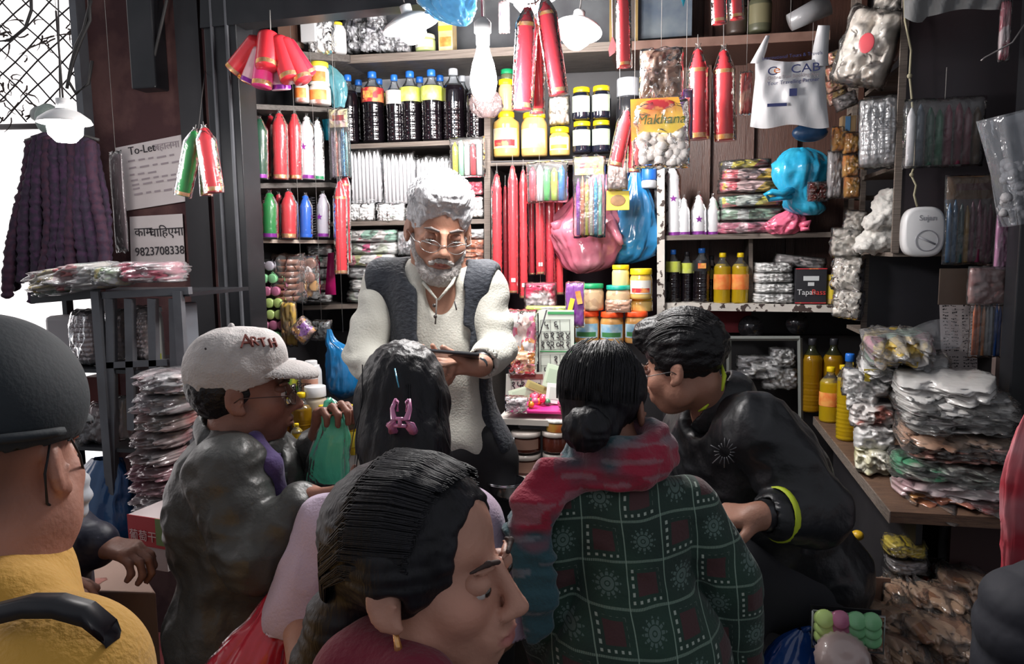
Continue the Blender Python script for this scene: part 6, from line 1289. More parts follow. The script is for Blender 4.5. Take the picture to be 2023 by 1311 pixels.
# ================================================================ people
V3 = Vector
def basis(fwd, up=(0, 0, 1)):
    """columns: x = the person's right..left axis (to their left is -x), y forward, z up"""
    y = V3(fwd).normalized(); x = y.cross(V3(up)).normalized(); z = x.cross(y)
    return Matrix((x, y, z)).transposed()
class Head:
    def __init__(s, pos, fwd, up=(0, 0, 1), sc=1.0): s.p = V3(pos); s.R = basis(fwd, up); s.s = sc
    def w(s, x, y, z): return s.p+s.R @ (V3((x, y, z))*s.s)
    def loc(s, V): return (np.asarray(V)-np.array(s.p)) @ np.array(s.R)/s.s
    def ell(s, f, c, r, k=.015, op='u', rot=None):
        R = s.R @ Euler(rot).to_matrix() if rot else s.R
        f.ell(s.w(*c), [q*s.s for q in r], R, k, op)
    def cap(s, f, a, b, ra, rb=None, k=.012, op='u'): f.cap(s.w(*a), s.w(*b), ra*s.s, (rb if rb is not None else ra)*s.s, k, op)
def skull(f, h, female=False, ears=True, nose=1.0, face=True):
    j = .92 if female else 1.0
    h.ell(f, (0, -.018, .035), (.074, .094, .083), .02)
    h.ell(f, (0, .02, -.04), (.06*j, .064, .07), .03)
    h.ell(f, (0, .05, -.09), (.03*j, .028, .022), .03)
    for x in (-1, 1): h.ell(f, (x*.05*j, .0, -.065), (.016, .03, .025), .03)
    if face:
        for x in (-1, 1):
            h.ell(f, (x*.037, .055, -.028), (.025, .025, .024), .02)
            h.ell(f, (x*.031, .093, -.002), (.019, .016, .012), .012, 's')
            h.ell(f, (x*.031, .071, -.003), (.0135, .0125, .0125), .003)
            h.cap(f, (x*.018, .086, .015), (x*.044, .076, .017), .0055, .0045, .01)
            h.cap(f, (x*.019, .081, -.0015), (x*.043, .075, -.003), .0028, .0022, .003)
            h.ell(f, (x*.0115, .094, -.041), (.008, .01, .0075), .006)
            h.ell(f, (x*.007, .1, -.049), (.0035, .005, .003), .003, 's')
            h.cap(f, (x*.017, .088, -.045), (x*.03, .077, -.062), .002, .002, .012)
        h.cap(f, (0, .083, .008), (0, .1*nose, -.03), .0075, .0095, .014)
        h.ell(f, (0, .103*nose, -.036), (.0105, .011, .009), .008)
        h.ell(f, (0, .076, -.068), (.028, .018, .018), .015)
        h.ell(f, (0, .0905, -.0615), (.021, .0075, .005), .004); h.ell(f, (0, .089, -.0725), (.018, .0085, .0062), .004)
        h.cap(f, (-.022, .091, -.0668), (.022, .091, -.0668), .0016, .0016, .003, 's')
        h.ell(f, (0, .084, -.0815), (.015, .006, .003), .006, 's')
    if ears:
        for x in (-1, 1):
            h.ell(f, (x*.078, -.012, -.008), (.0085, .019, .031), .008, rot=(.15, x*-.15, x*.35))
            h.ell(f, (x*.087, -.006, -.004), (.006, .011, .019), .006, 's', rot=(.15, 0, x*.35))
            h.ell(f, (x*.08, .003, -.031), (.006, .008, .009), .006)
            h.cap(f, (x*.083, .004, -.008), (x*.083, -.002, -.018), .0035, .003, .004)
def hand(f, wrist, tip, palmn, side, curl=.6, spread=.1, sc=1.0, thumb=None, curls=None):
    """wrist->knuckle direction `tip`, palm faces palmn, side = +1/-1 chooses the thumb side"""
    y = V3(tip).normalized(); n = V3(palmn); n = (n-y*n.dot(y)).normalized(); x = y.cross(n)*side; w = V3(wrist)
    g = lambda a, b, c: w+(x*a+y*b+n*c)*sc
    f.cap(g(0, -.01, 0), g(0, .02, 0), .024*sc, .024*sc, .02)
    for i, a in enumerate((-.028, -.01, .009, .027)):
        f.cap(g(a*.55, .015, 0), g(a, .078-.003*abs(i-1), .0), .0145*sc, .0125*sc, .012)
    ln = (.033, .038, .036, .028); 
    for i, a in enumerate((.027, .009, -.01, -.028)):
        c = curls[i] if curls else curl; p = g(a, .08-.004*abs(i-1), .002); ang = .12+c*.5; l = ln[i]*sc; r = .0092*sc
        dx = x*spread*(a/.028)
        for k in range(3):
            d = (y*math.cos(ang)+n*math.sin(ang)+dx).normalized(); q = p+d*l; f.cap(p, q, r, r*.93, .004); p = q; r *= .93; l *= .8; ang += c*1.1
    t0 = g(.018, .012, .006); d = (x*.75+y*.65+n*.3).normalized() if thumb is None else V3(thumb).normalized()
    t1 = t0+d*.042*sc; d2 = (d+n*.5*curl+y*.25).normalized(); t2 = t1+d2*.03*sc; t3 = t2+(d2+n*.3*curl).normalized()*.022*sc
    f.cap(t0, t1, .014*sc, .0115*sc, .012); f.cap(t1, t2, .0112*sc, .0102*sc, .004); f.cap(t2, t3, .0102*sc, .0088*sc, .004)
def lerp(a, b, t): return V3(a)*(1-t)+V3(b)*t
def bounds(pts, pad):
    A = np.array([list(p) for p in pts]); return A.min(0)-pad, A.max(0)+pad
def torso(f, shL, shR, hip, fwdv, w=1.0, d=1.0, o=0.0, belly=0.0, kk=.06, neck=None):
    """o = how much thicker than the body"""
    m_ = lerp(shL, shR, .5); R = Matrix((V3((V3(shR)-V3(shL))).normalized(), V3(fwdv), V3((0, 0, 1)))).transposed()
    up = (m_-V3(hip)).normalized(); x = (V3(shR)-V3(shL)); x = (x-up*x.dot(up)).normalized(); y = up.cross(x); R = Matrix((x, y, up)).transposed()
    if y.dot(V3(fwdv)) < 0: y = -y
    hw = (V3(shR)-V3(shL)).length/2; H = (m_-V3(hip)).length
    f.cap(shL, shR, .052+o, .052+o, kk)
    if neck is not None: f.cap(lerp(m_, neck, .75), m_, .058+o, .075+o, .05)
    f.ell(lerp(m_, hip, .3)+y*.01, (hw*.93*w+o, .108*d+o, H*.36+o), R, kk)
    f.ell(lerp(m_, hip, .62)+y*(.012+belly), (hw*.86*w+o, (.1+belly)*d+o, H*.34+o), R, kk)
    f.ell(lerp(m_, hip, .98), (hw*.92*w+o, .115*d+o, H*.26+o), R, kk)
    return R, y
def tuft(V, sc, seed=0): return vnoise(V, sc, seed)
def put(name, fld, mat, parent, disp=None, smooth=1):
    return put_world(name, fld.mesh(name, mat, disp, smooth), parent)
def folds(a, sc=(9, 9, 4), seed=0):
    return lambda V: a*((1-2*np.abs(vnoise(V, sc, seed)))*.7+.5*vnoise(V, (sc[0]*2.3, sc[1]*2.3, sc[2]*2.3), seed+4))
def person(name, label, base, group=None):
    return T(name, label, 'person', base, group=group)
m_skinK = M('skin_pale_tan', (.42, .22, .15), .5, sss=.08, attr=True, spec=.35, bump=(120, .12))
def skinpaint(me, h, base, lip, extra=None, off=(0, 0, 0)):
    def fn(V):
        q = h.loc(V+np.array(off)); C = np.tile(np.array(base), (len(V), 1)); C = C*(1+.1*vnoise(V, (40, 40, 40))[:, None])
        lm = np.clip(1-((q[:, 0]/.024)**2+((q[:, 2]+.0675)/.0105)**2+((q[:, 1]-.09)/.02)**2), 0, 1)**.5
        C = C*(1-lm[:, None])+np.array(lip)*lm[:, None]
        ck = np.exp(-(((np.abs(q[:, 0])-.04)/.02)**2+((q[:, 2]+.03)/.02)**2+((q[:, 1]-.06)/.03)**2)); C = C*(1+np.outer(ck, [.12, -.02, -.03]))
        if extra is not None: C = extra(q, C)
        return np.clip(C, 0, 1)
    paint(me, fn)
def eyes(h, t, closed=.5, look=(0, 0)):
    for x in (-1, 1):
        c = h.w(x*.031, .0735, -.0045)
        o = MB().sph((0, 0, 0), .0122*h.s, 14, 10).ob('eye', M('eye_white', (.6, .56, .54), .2, coat=.6), t, loc=c-t.location)
        d = (h.R @ V3((look[0], 1, look[1]))).normalized(); q = frame_to((0, 0, 0), d)
        MB().sph((0, 0, 0), (.0062*h.s, .0062*h.s, .003*h.s), 12, 6).ob('iris', M('iris', (.02, .012, .008), .1, coat=1), o, loc=d*.0108*h.s, rot=q)
def brows(h, t, mat, r=.003):
    for x in (-1, 1):
        g = Field(*bounds([h.w(x*.03, .085, .02)], .03), .002); h.cap(g, (x*.014, .0905, .018), (x*.033, .0875, .0235), r, r, .004); h.cap(g, (x*.033, .0875, .0235), (x*.049, .074, .019), r, r*.6, .004); put('eyebrow', g, mat, t)
def lids(h, t, base, dz=.003, r=(.0144, .0138, .0106)):
    for x in (-1, 1):
        g = Field(*bounds([h.w(x*.031, .072, dz)], .03), .0022); h.ell(g, (x*.031, .0724, dz), r, .002); me = g.mesh('eyelid', m_skinK); skinpaint(me, h, base, base); put_world('eyelid', me, t)
def glasses(h, t, mat, half=True, lens=None, drop=-.006):
    mb = MB(); W = lambda *a: h.w(*a)-t.location
    for x in (-1, 1):
        pts = [W(x*(.033+.024*math.cos(a)), .103-.012*abs(math.cos(a))*(math.cos(a) > 0), drop+.0-.006+.0155*math.sin(a)) for a in np.linspace(0, 2*PI, 25)]
        mb.tube(pts, .0009*h.s if half else .0016*h.s, 6, cap=False)
        mb.tube([W(x*.057, .098, drop), W(x*.07, .085, drop+.002), W(x*.081, 0, drop+.004), W(x*.083, -.012, drop-.004)], .0011*h.s, 6)
    for x in (-1, 1): mb.tube([W(x*.01, .103, drop-.004), W(x*.056, .1, drop+.006)], .0013*h.s, 6)
    mb.tube([W(-.01, .103, drop-.003), W(0, .107, drop-.001), W(.01, .103, drop-.003)], .0012*h.s, 6)
    o = mb.ob('glasses', mat, t)
    lb = MB()
    for x in (-1, 1):
        c = W(x*.033, .101, drop-.006); n = 18; vs = [W(x*(.033+.023*math.cos(a)), .1025-.01*abs(math.cos(a))*(math.cos(a) > 0), drop-.006+.0148*math.sin(a)) for a in np.linspace(0, 2*PI, n+1)[:-1]]
        lb.add([c]+vs, [(0, 1+k, 1+(k+1) % n) for k in range(n)])
    lb.ob('lens', lens or FILM('lens', (.95, .95, .95), .04, .03, (2, 0)), o)
    return o
def strands(name, mat, parent, paths, r=.0012):
    mb = MB()
    for p in paths: mb.tube([V3(q)-parent.location for q in p], [r]*(len(p)-1)+[r*.4], 4, cap=False)
    o = mb.ob(name, mat, parent); o['kind'] = 'stuff'; return o

# ---------------------------------------------------------------- the standing shop man with grey hair
def keeper():
    base = D(880, 700, 2.2); base.z = .22
    t = person('person', 'grey haired standing man in glasses, dark vest over a white shirt, looking at a phone', base)
    h = Head(D(868, 452, 2.08), (.4, -.88, -.3), (.1, 0, 1), 1.1)
    neck = D(858, 548, 2.19)
    shL, shR = D(762, 562, 2.17), D(956, 566, 2.13)     # image left / image right
    hip = D(895, 855, 2.2)
    eL, eR = D(718, 702, 2.1), D(982, 690, 2.07)
    wL, wR = D(800, 772, 1.93), D(946, 722, 1.9)
    fL = V3((hip.x-.1, hip.y, .22)); fR = V3((hip.x+.1, hip.y, .22))
    lo, hi = bounds([h.p+V3((0, 0, .15)), shL, shR, eL, eR, wL, wR, fL+V3((0, 0, -.02)), h.p-V3((0, .12, 0))], .1)
    f = Field(lo, hi, .0045); skull(f, h, nose=1.03)
    f.cap(h.w(0, -.02, -.05), neck, .054, .06, .03); torso(f, shL, shR, hip, (0, -1, 0), .85, .8, neck=neck, kk=.05)
    for s_, e_, w_ in ((shL, eL, wL), (shR, eR, wR)): f.path([s_, lerp(s_, e_, .5), e_, lerp(e_, w_, .3), w_], [.048, .045, .037, .038, .026], .02)
    for x, ft in ((-1, fL), (1, fR)): f.path([hip+V3((x*.09, 0, -.02)), V3((ft.x, ft.y-.02, .7)), ft+V3((0, 0, .08))], [.075, .055, .04], .03); f.ell(ft+V3((0, -.06, .04)), (.045, .12, .035), None, .03)
    ph = D(888, 704, 1.86)
    hand(f, wR, V3((-1, -.15, .0)), (0, -.35, 1), -1, .28, .03, 1.0, thumb=(-.7, -.4, .55), curls=[.2, .3, .35, .4])
    hand(f, wL, V3((.9, -.2, .1)), (0, .3, 1), 1, .35, .05, 1.0)
    me = f.mesh('body', m_skinK)
    def ex(q, C):
        a = np.clip((-.02-q[:, 2])/.03, 0, 1)*np.clip((q[:, 1]+.0)/.03, 0, 1); return C*(1-.12*a[:, None])
    skinpaint(me, h, (.46, .24, .165), (.36, .13, .11), ex); put_world('body', me, t)
    eyes(h, t, look=(0, -.45))
    lids(h, t, (.4, .2, .14), .0006, (.0146, .0146, .0126))
    # hair, beard, brows
    m_grey_hair = M('grey_hair', (.5, .5, .52), .55, var=((.68, .68, .7), 60, .3, .7), bump=(90, 1, 6), stretch=(1, 1, .5))
    g = Field(*bounds([h.p], .2), .004)
    h.ell(g, (0, -.02, .052), (.083, .098, .088), .02); h.ell(g, (.01, .045, .1), (.062, .045, .032), .02); h.ell(g, (0, -.055, .0), (.078, .06, .07), .02)
    h.ell(g, (-.03, .05, .095), (.03, .035, .03), .015); h.ell(g, (.035, .05, .085), (.03, .035, .03), .015)
    h.ell(g, (0, .115, -.01), (.085, .075, .075), .012, 's'); h.ell(g, (0, .07, -.07), (.1, .08, .075), .012, 's')
    for x in (-1, 1): h.ell(g, (x*.088, -.005, -.022), (.022, .026, .04), .006, 's')
    def hd(V): q = h.loc(V); return .003*vnoise(q, (28, 20, 30))+.0035*(1-2*np.abs(vnoise(q, (60, 35, 70), 3)))+.003*vnoise(q, (130, 60, 130), 7)
    put('hair', g, m_grey_hair, t, hd)
    r2 = random.Random(1); P_ = []
    for i in range(420):
        a = r2.uniform(0, 2*PI); b = r2.uniform(.1, 1.35); n_ = V3((math.sin(b)*math.cos(a), math.sin(b)*math.sin(a), math.cos(b)))
        if n_.y > .55 and n_.z < .55: continue
        c = V3((n_.x*.084, -.018+n_.y*.1, .052+n_.z*.092)); d = V3((n_.y*.5+.5, .7, -.3+r2.uniform(-.3, .3))); d = (d-n_*d.dot(n_)).normalized()
        l = r2.uniform(.02, .035); P_.append([h.w(*c), h.w(*(c+d*l*.5+n_*.006)), h.w(*(c+d*l+n_*.002+V3((0, 0, -.004))))])
    strands('hair_strands', m_grey_hair, t, P_, .0012)
    g = Field(*bounds([h.p], .2), .003)
    h.ell(g, (0, .066, -.1), (.042, .034, .03), .015)
    for x in (-1, 1): h.cap(g, (x*.055, .03, -.05), (x*.04, .058, -.088), .011, .014, .015); h.cap(g, (x*.066, .0, -.02), (x*.056, .03, -.055), .006, .01, .01); h.cap(g, (x*.004, .097, -.0535), (x*.027, .082, -.066), .0045, .005, .004)
    h.ell(g, (0, .092, -.068), (.019, .02, .0075), .004, 's')
    put('beard', g, M('grey_beard', (.42, .38, .36), .7, var=((.6, .57, .55), 90, .3, .7), bump=(140, 1, 5)), t, lambda V: .002+.003*vnoise(V, (140,)*3)+.0015*vnoise(V, (300,)*3, 5))
    brows(h, t, M('brow_grey', (.2, .17, .16), .8), .0034)
    glasses(h, t, M('steel_frame', (.6, .58, .56), .25, metal=.9), drop=-.012)
    # shirt
    m_shirt = M('offwhite_cotton', (.64, .63, .56), .85, bump=(180, .25, 3), sheen=.1)
    lo2, hi2 = bounds([shL, shR, eL, eR, wL, wR, hip], .16)
    g = Field(lo2, hi2, .006); R, y = torso(g, shL, shR, hip, (0, -1, 0), .86, .9, .012, .006, neck=D(860, 560, 2.17))
    g.ell(hip+V3((.02, 0, -.03)), (.15, .11, .1), None, .05)
    for s_, e_, w_ in ((shL, eL, lerp(eL, wL, .92)), (shR, eR, lerp(eR, wR, .72))): g.path([s_, lerp(s_, e_, .5)+V3((0, 0, -.01)), e_, lerp(e_, w_, .5), w_], [.064, .06, .054, .05, .044], .014)
    g.ell(D(868, 560, 2.06), (.045, .06, .085), None, .02, 's'); g.cap(D(862, 540, 2.17), D(868, 575, 2.1), .062, .03, .012, 's')
    g.cap(lerp(eR, wR, .66), lerp(eR, wR, 1.1), .036, .034, .004, 's')
    def sd(V):
        z = V[:, 2]; d = .0; 
        return folds(.007, (10, 10, 7), 2)(V)+.004*np.sin(z*70+4*vnoise(V, (8, 8, 8), 4))*np.clip((np.abs(V[:, 0]-base.x-.0)-.14)/.05, 0, 1)
    put('shirt', g, m_shirt, t, sd)
    # collar band, buttons, placket
    mb = MB(); W_ = lambda x, y, d: D(x, y, d)-base
    mb.tube([W_(826, 535, 2.13), W_(838, 560, 2.05), W_(862, 590, 2.015)], [.005, .005, .003], 8).tube([W_(905, 530, 2.1), W_(893, 560, 2.03), W_(866, 592, 2.012)], [.005, .005, .003], 8); mb.ob('collar', m_shirt, t)
    MB().tube([W_(863, 590, 2.005), W_(860, 640, 1.995)], .0022, 6).ob('placket_slit', M('slit', (.12, .11, .1), .8), t)
    for (x, y) in ((858, 603), (860, 625)): MB().sph(W_(x, y, 1.985), .0055, 8, 6).ob('button', M('btn', (.06, .05, .045), .3), t)
    MB().tube([W_(898, 595, 1.99), W_(902, 612, 1.985)], .002, 5).ob('pen_clip', m_ink, t)
    # vest
    g = Field(lo2, hi2, .006); torso(g, lerp(shL, shR, .0), lerp(shL, shR, 1.0), hip, (0, -1, 0), .88, .97, .026, .008, neck=D(860, 560, 2.17))
    g.ell(hip+V3((.02, 0, -.04)), (.165, .125, .1), None, .05)
    # front opening
    ctr = D(866, 640, 2.0)
    for (xa, xb, ya) in ((822, 906, 560), (818, 908, 620), (820, 920, 700), (828, 938, 780), (840, 960, 860), (850, 975, 930)):
        c = D((xa+xb)/2, ya, 2.02); g.box(c, (L(xb-xa, c)/2, .11, .07), .015, None, .01, 's')
    g.ell(D(862, 535, 2.12), (.085, .11, .08), None, .02, 's')
    for sgn, s_ in ((-1, shL), (1, shR)): g.ell(s_+V3((sgn*.075, 0, -.03)), (.058, .09, .1), None, .012, 's'); g.ell(s_+V3((sgn*.1, 0, -.1)), (.08, .09, .12), None, .012, 's')
    m_vest = M('navy_quilt', (.014, .018, .028), .75, sheen=.1, bump=(70, .5, 3), stretch=(1, 1, 1.6), var=((.028, .034, .046), 80, .4, .65))
    put('vest', g, m_vest, t, folds(.004, (9, 9, 5), 5))
    # trousers
    g = Field((hip.x-.3, hip.y-.25, .2), (hip.x+.3, hip.y+.25, hip.z+.1), .01)
    g.ell(hip+V3((0, 0, -.04)), (.17, .13, .14), None, .04)
    for ft in (fL, fR): g.path([hip+V3((ft.x-hip.x, 0, -.08)), V3((ft.x, ft.y, .7)), ft+V3((0, 0, .05))], [.095, .08, .07], .03)
    put('trousers', g, M('black_trousers', (.012, .012, .015), .8), t, folds(.005))
    # watch
    a = lerp(eR, wR, .9)-base; mb = MB(); n = frame_to(eR, wR); MB().lathe([(.031, -.009), (.033, -.006), (.033, .006), (.031, .009)], 20, cap=False).ob('watch_strap', M('darkmetal', (.05, .05, .055), .3, metal=.6), t, loc=a, rot=n)
    MB().lathe([(.017, 0), (.017, .006), (.001, .007)], 16).ob('watch_face', M('watchf', (.05, .06, .07), .1, coat=1, metal=.3), t, loc=a+V3((.01, -.032, .005)), rot=(PI/2, 0, 0))
    # phone: held, so a thing of its own
    p = T('mobile_phone', 'dark mobile phone held in front of the grey haired man', 'phone', ph+V3((0, 0, .005)), (-.32, .1, .25)); W2 = .078
    MB().box((0, 0, 0), (.15, .07, .008)).ob('phone_case', M('phonec', (.02, .02, .025), .3, coat=.5), p, False, .003)
    MB().box((0, 0, .0045), (.142, .064, .001)).ob('screen', M('screen', (.1, .11, .14), .08, coat=1), p, False)
keeper()
m_skinD = M('skin_brown', (.2, .09, .06), .5, sss=.06, attr=True, spec=.35, bump=(120, .12))
m_hairB = M('black_hair', (.004, .004, .006), .5, bump=(160, .25, 4), stretch=(1, 1, .12), var=((.01, .01, .015), 50, .4, .7), spec=.35)
m_hairB2 = M('black_hair_short', (.006, .0055, .007), .42, bump=(120, .4, 5), stretch=(1, .35, 1), spec=.35)
def legs(f, hip, feet, r=(.075, .055, .04), knees=None):
    for i, ft in enumerate(feet):
        ft = V3(ft); hj = hip+V3((ft.x-hip.x, ft.y-hip.y, 0))*.5; kn = knees[i] if knees else lerp(hj, ft, .52)+V3((0, .02, 0)); f.path([hj, kn, ft+V3((0, 0, .07))], r, .03)
# ---------------------------------------------------------------- the man with the white cap, facing right
def capman():
    base = D(470, 1100, 1.65); base.z = 0
    t = person('person', 'man in a white cap and dark jacket facing right, raising a green plastic bag', base)
    h = Head(D(482, 772, 1.64), (.88, .44, .0), (-.03, 0, 1), 1.06)
    nk = D(466, 872, 1.66); shN = D(452, 935, 1.54); shF = D(512, 900, 1.82); hip = D(462, 1250, 1.7)
    eN, wN = D(500, 1105, 1.47), D(600, 985, 1.5); eF, wF = D(598, 965, 1.8), D(634, 865, 1.7)
    fN, fF = V3((hip.x+.02, hip.y-.1, 0)), V3((hip.x+.05, hip.y+.12, 0))
    lo, hi = bounds([h.p+V3((0, 0, .14)), shN, shF, eN, wN, eF, wF, D(660, 960, 1.5), D(660, 800, 1.66), fN, fF, hip], .12)
    f = Field(lo, hi, .0048); skull(f, h, nose=1.06); f.cap(h.w(0, -.02, -.06), nk, .055, .062, .03)
    torso(f, shN, shF, hip, (1, 0, 0), .85, .8, neck=nk, kk=.05)
    f.path([shN, eN, wN], [.046, .038, .027], .02); f.path([shF, eF, wF], [.046, .038, .027], .02); legs(f, hip, (fN, fF))
    for ft in (fN, fF): f.ell(ft+V3((.06, 0, .04)), (.12, .045, .035), None, .03)
    hand(f, wN, (1, .1, .12), (0, .5, .8), -1, .45, .04, 1.0)
    hand(f, wF, (.45, -.25, 1), (.75, -.5, -.2), 1, .95, .05, 1.0)
    me = f.mesh('body', m_skinD)
    def ex(q, C):
        st = np.exp(-(((q[:, 2]+.09)/.04)**2))*np.clip((q[:, 1]-.01)/.03, 0, 1); return C*(1-.25*st[:, None])
    skinpaint(me, h, (.27, .125, .09), (.22, .08, .07), ex); put_world('body', me, t); eyes(h, t, look=(0, -.1))
    brows(h, t, M('brow_dark', (.04, .02, .016), .7)); lids(h, t, (.17, .075, .055), .004)
    g = Field(*bounds([h.p], .2), .004)
    h.ell(g, (0, -.028, .02), (.078, .088, .085), .02); h.ell(g, (0, .1, -.02), (.1, .1, .09), .01, 's'); h.ell(g, (0, .03, -.12), (.12, .1, .075), .01, 's')
    for x in (-1, 1): h.ell(g, (x*.088, -.006, -.02), (.02, .027, .042), .005, 's')
    put('hair', g, m_hairB2, t, lambda V: .002*vnoise(V, (90,)*3))
    glasses(h, t, M('dark_rim', (.05, .02, .015), .3))
    # cap
    m_cap = M('cap_cotton', (.5, .47, .46), .85, bump=(220, .3), var=((.42, .39, .38), 10, .4, .7))
    g = Field(*bounds([h.p, h.w(0, .16, .06)], .17), .004)
    h.ell(g, (0, -.018, .046), (.084, .102, .09), .02); h.ell(g, (0, .04, .08), (.06, .046, .045), .03)
    h.ell(g, (0, -.02, .03), (.075, .093, .087), .004, 's')
    n = h.R @ V3((0, .3, -1)); g.cut(h.w(0, .02, .014), n)
    # visor
    g2 = Field(*bounds([h.p, h.w(0, .16, .06)], .17), .004)
    h.ell(g2, (0, .068, .028), (.07, .086, .035), .01); h.ell(g2, (0, .063, .019), (.072, .086, .035), .004, 's'); h.ell(g2, (0, -.03, .03), (.086, .106, .1), .004, 's')
    cp_ = put('cap_crown', g, m_cap, t, lambda V: .0025*vnoise(V, (30,)*3, 2)+.0012*(1-2*np.abs(vnoise(V, (45,)*3, 8))), 2)
    put('cap_visor', g2, m_cap, t, lambda V: .0012*vnoise(V, (40,)*3, 2))
    c = h.w(0, -.018, .137)-base; MB().sph(c, .007, 8, 6).ob('cap_button', m_cap, t)
    for (x, y, z) in ((.058, .02, .108), (.065, -.06, .1), (-.058, .02, .108)): MB().sph(h.w(x*1.07, y, z+.0)-base, .0028, 6, 4).ob('eyelet', m_ink, t)
    # lettering on the camera side of the crown front
    mr = M('maroon_thread', (.2, .05, .04), .7)
    from mathutils.bvhtree import BVHTree
    me = cp_.data; bv = BVHTree.FromPolygons([v.co for v in me.vertices], [p.vertices for p in me.polygons])
    for i, chh in enumerate('ARTH'):
        a = .38+i*.2; z = (.098, .1, .097, .094)[i]; o0 = h.w(0, -.01, z)-base; d = (h.R @ V3((math.cos(a), math.sin(a), 0))).normalized()
        hit, nrm, _, _ = bv.ray_cast(o0+d*.25, -d, .3)
        if hit is None: continue
        if nrm.dot(d) < 0: nrm = -nrm
        nrm = (nrm*.5+d*.6+(h.R @ V3((0, 0, .35)))).normalized(); tz = (h.R @ V3((0, 0, 1))); tz = (tz-nrm*tz.dot(nrm)).normalized(); tx = tz.cross(nrm)
        o = text('lettering', chh, .042 if i == 0 else .03, mr, t, (0, 0, 0), ext=.003); o.rotation_euler = Matrix((tx, tz, nrm)).transposed().to_euler(); o.location = hit+nrm*.003
    # jacket
    m_jk = M('jacket_nylon', (.034, .036, .035), .45, spec=.45, bump=(16, .9, 5), var=((.065, .066, .064), 5))
    g = Field(*bounds([shN, shF, eN, wN, eF, wF, hip], .17), .006); torso(g, shN, shF, hip, (1, 0, 0), 1.0, 1.0, .03, .02, neck=lerp(nk, lerp(shN, shF, .5), .35))
    g.ell(D(420, 1000, 1.68), (.085, .12, .14), None, .06)
    g.path([shN, lerp(shN, eN, .5), eN, lerp(eN, wN, .5), lerp(eN, wN, .88)], [.078, .07, .066, .056, .046], .012)
    g.path([shF, lerp(shF, eF, .5), eF, lerp(eF, wF, .8)], [.078, .07, .06, .046], .012)
    g.cap(h.w(0, .0, -.1), h.w(0, .02, -.02), .066, .08, .01, 's'); g.cap(D(520, 880, 1.62), D(565, 1050, 1.62), .03, .018, .02, 's')
    put('jacket', g, m_jk, t, lambda V: folds(.009, (9, 9, 9), 11)(V)+.004*(1-2*np.abs(vnoise(V, (26, 26, 26), 4))))
    g = Field(*bounds([nk], .2), .004)
    R = Euler((.25, .42, 0)).to_matrix()
    c = nk+V3((.012, 0, .012)); g.ell(c, (.105, .092, .05), R, .02); g.ell(c+V3((.005, 0, .03)), (.082, .07, .065), R, .008, 's')
    put('jacket_collar', g, m_jk, t, folds(.003, (20, 20, 20)))
    m_pc = M('purple_cloth', (.075, .045, .16), .85, sheen=.2, bump=(60, .4))
    g = Field(*bounds([nk, D(560, 1000, 1.62)], .17), .005)
    g.ell(nk+V3((.028, -.01, -.0)), (.088, .076, .035), R, .02); g.path([D(505, 870, 1.58), D(530, 920, 1.56), D(560, 1010, 1.6)], [.02, .026, .02], .02); g.cap(h.w(0, -.02, -.06), nk+V3((0, 0, -.02)), .056, .06, .006, 's')
    put('shirt_collar', g, m_pc, t, folds(.003, (18, 18, 18)))
    g = Field(*bounds([hip, fN, fF], .18), .01)
    for ft in (fN, fF): g.path([hip+V3((0, (ft.y-hip.y)*.6, -.05)), lerp(hip, ft, .5)+V3((.02, 0, 0)), V3(ft)+V3((0, 0, .05))], [.1, .08, .065], .04)
    put('trousers', g, M('trouser_dark', (.02, .02, .024), .8), t, folds(.006))
    m_gb = FILM('green_bag', (.4, .95, .72), .72, .3, (14, .7), dif=(.14, .75, .5))
    bag('mint green plastic bag lifted by the hand of the capped man', [(645, 955, 1.49, 64, .2), (645, 948, 1.49, 90, .25), (648, 905, 1.49, 82, .25), (656, 860, 1.49, 66, .25), (658, 825, 1.5, 44, .25), (655, 795, 1.51, 22, .3), (650, 785, 1.52, 8, .4)], m_gb, seed=31, folds=6, amp=.07, handles=[[(643, 850, 1.49, 14), (640, 820, 1.49, 12), (645, 795, 1.5, 12), (655, 788, 1.51, 10)]])
capman()
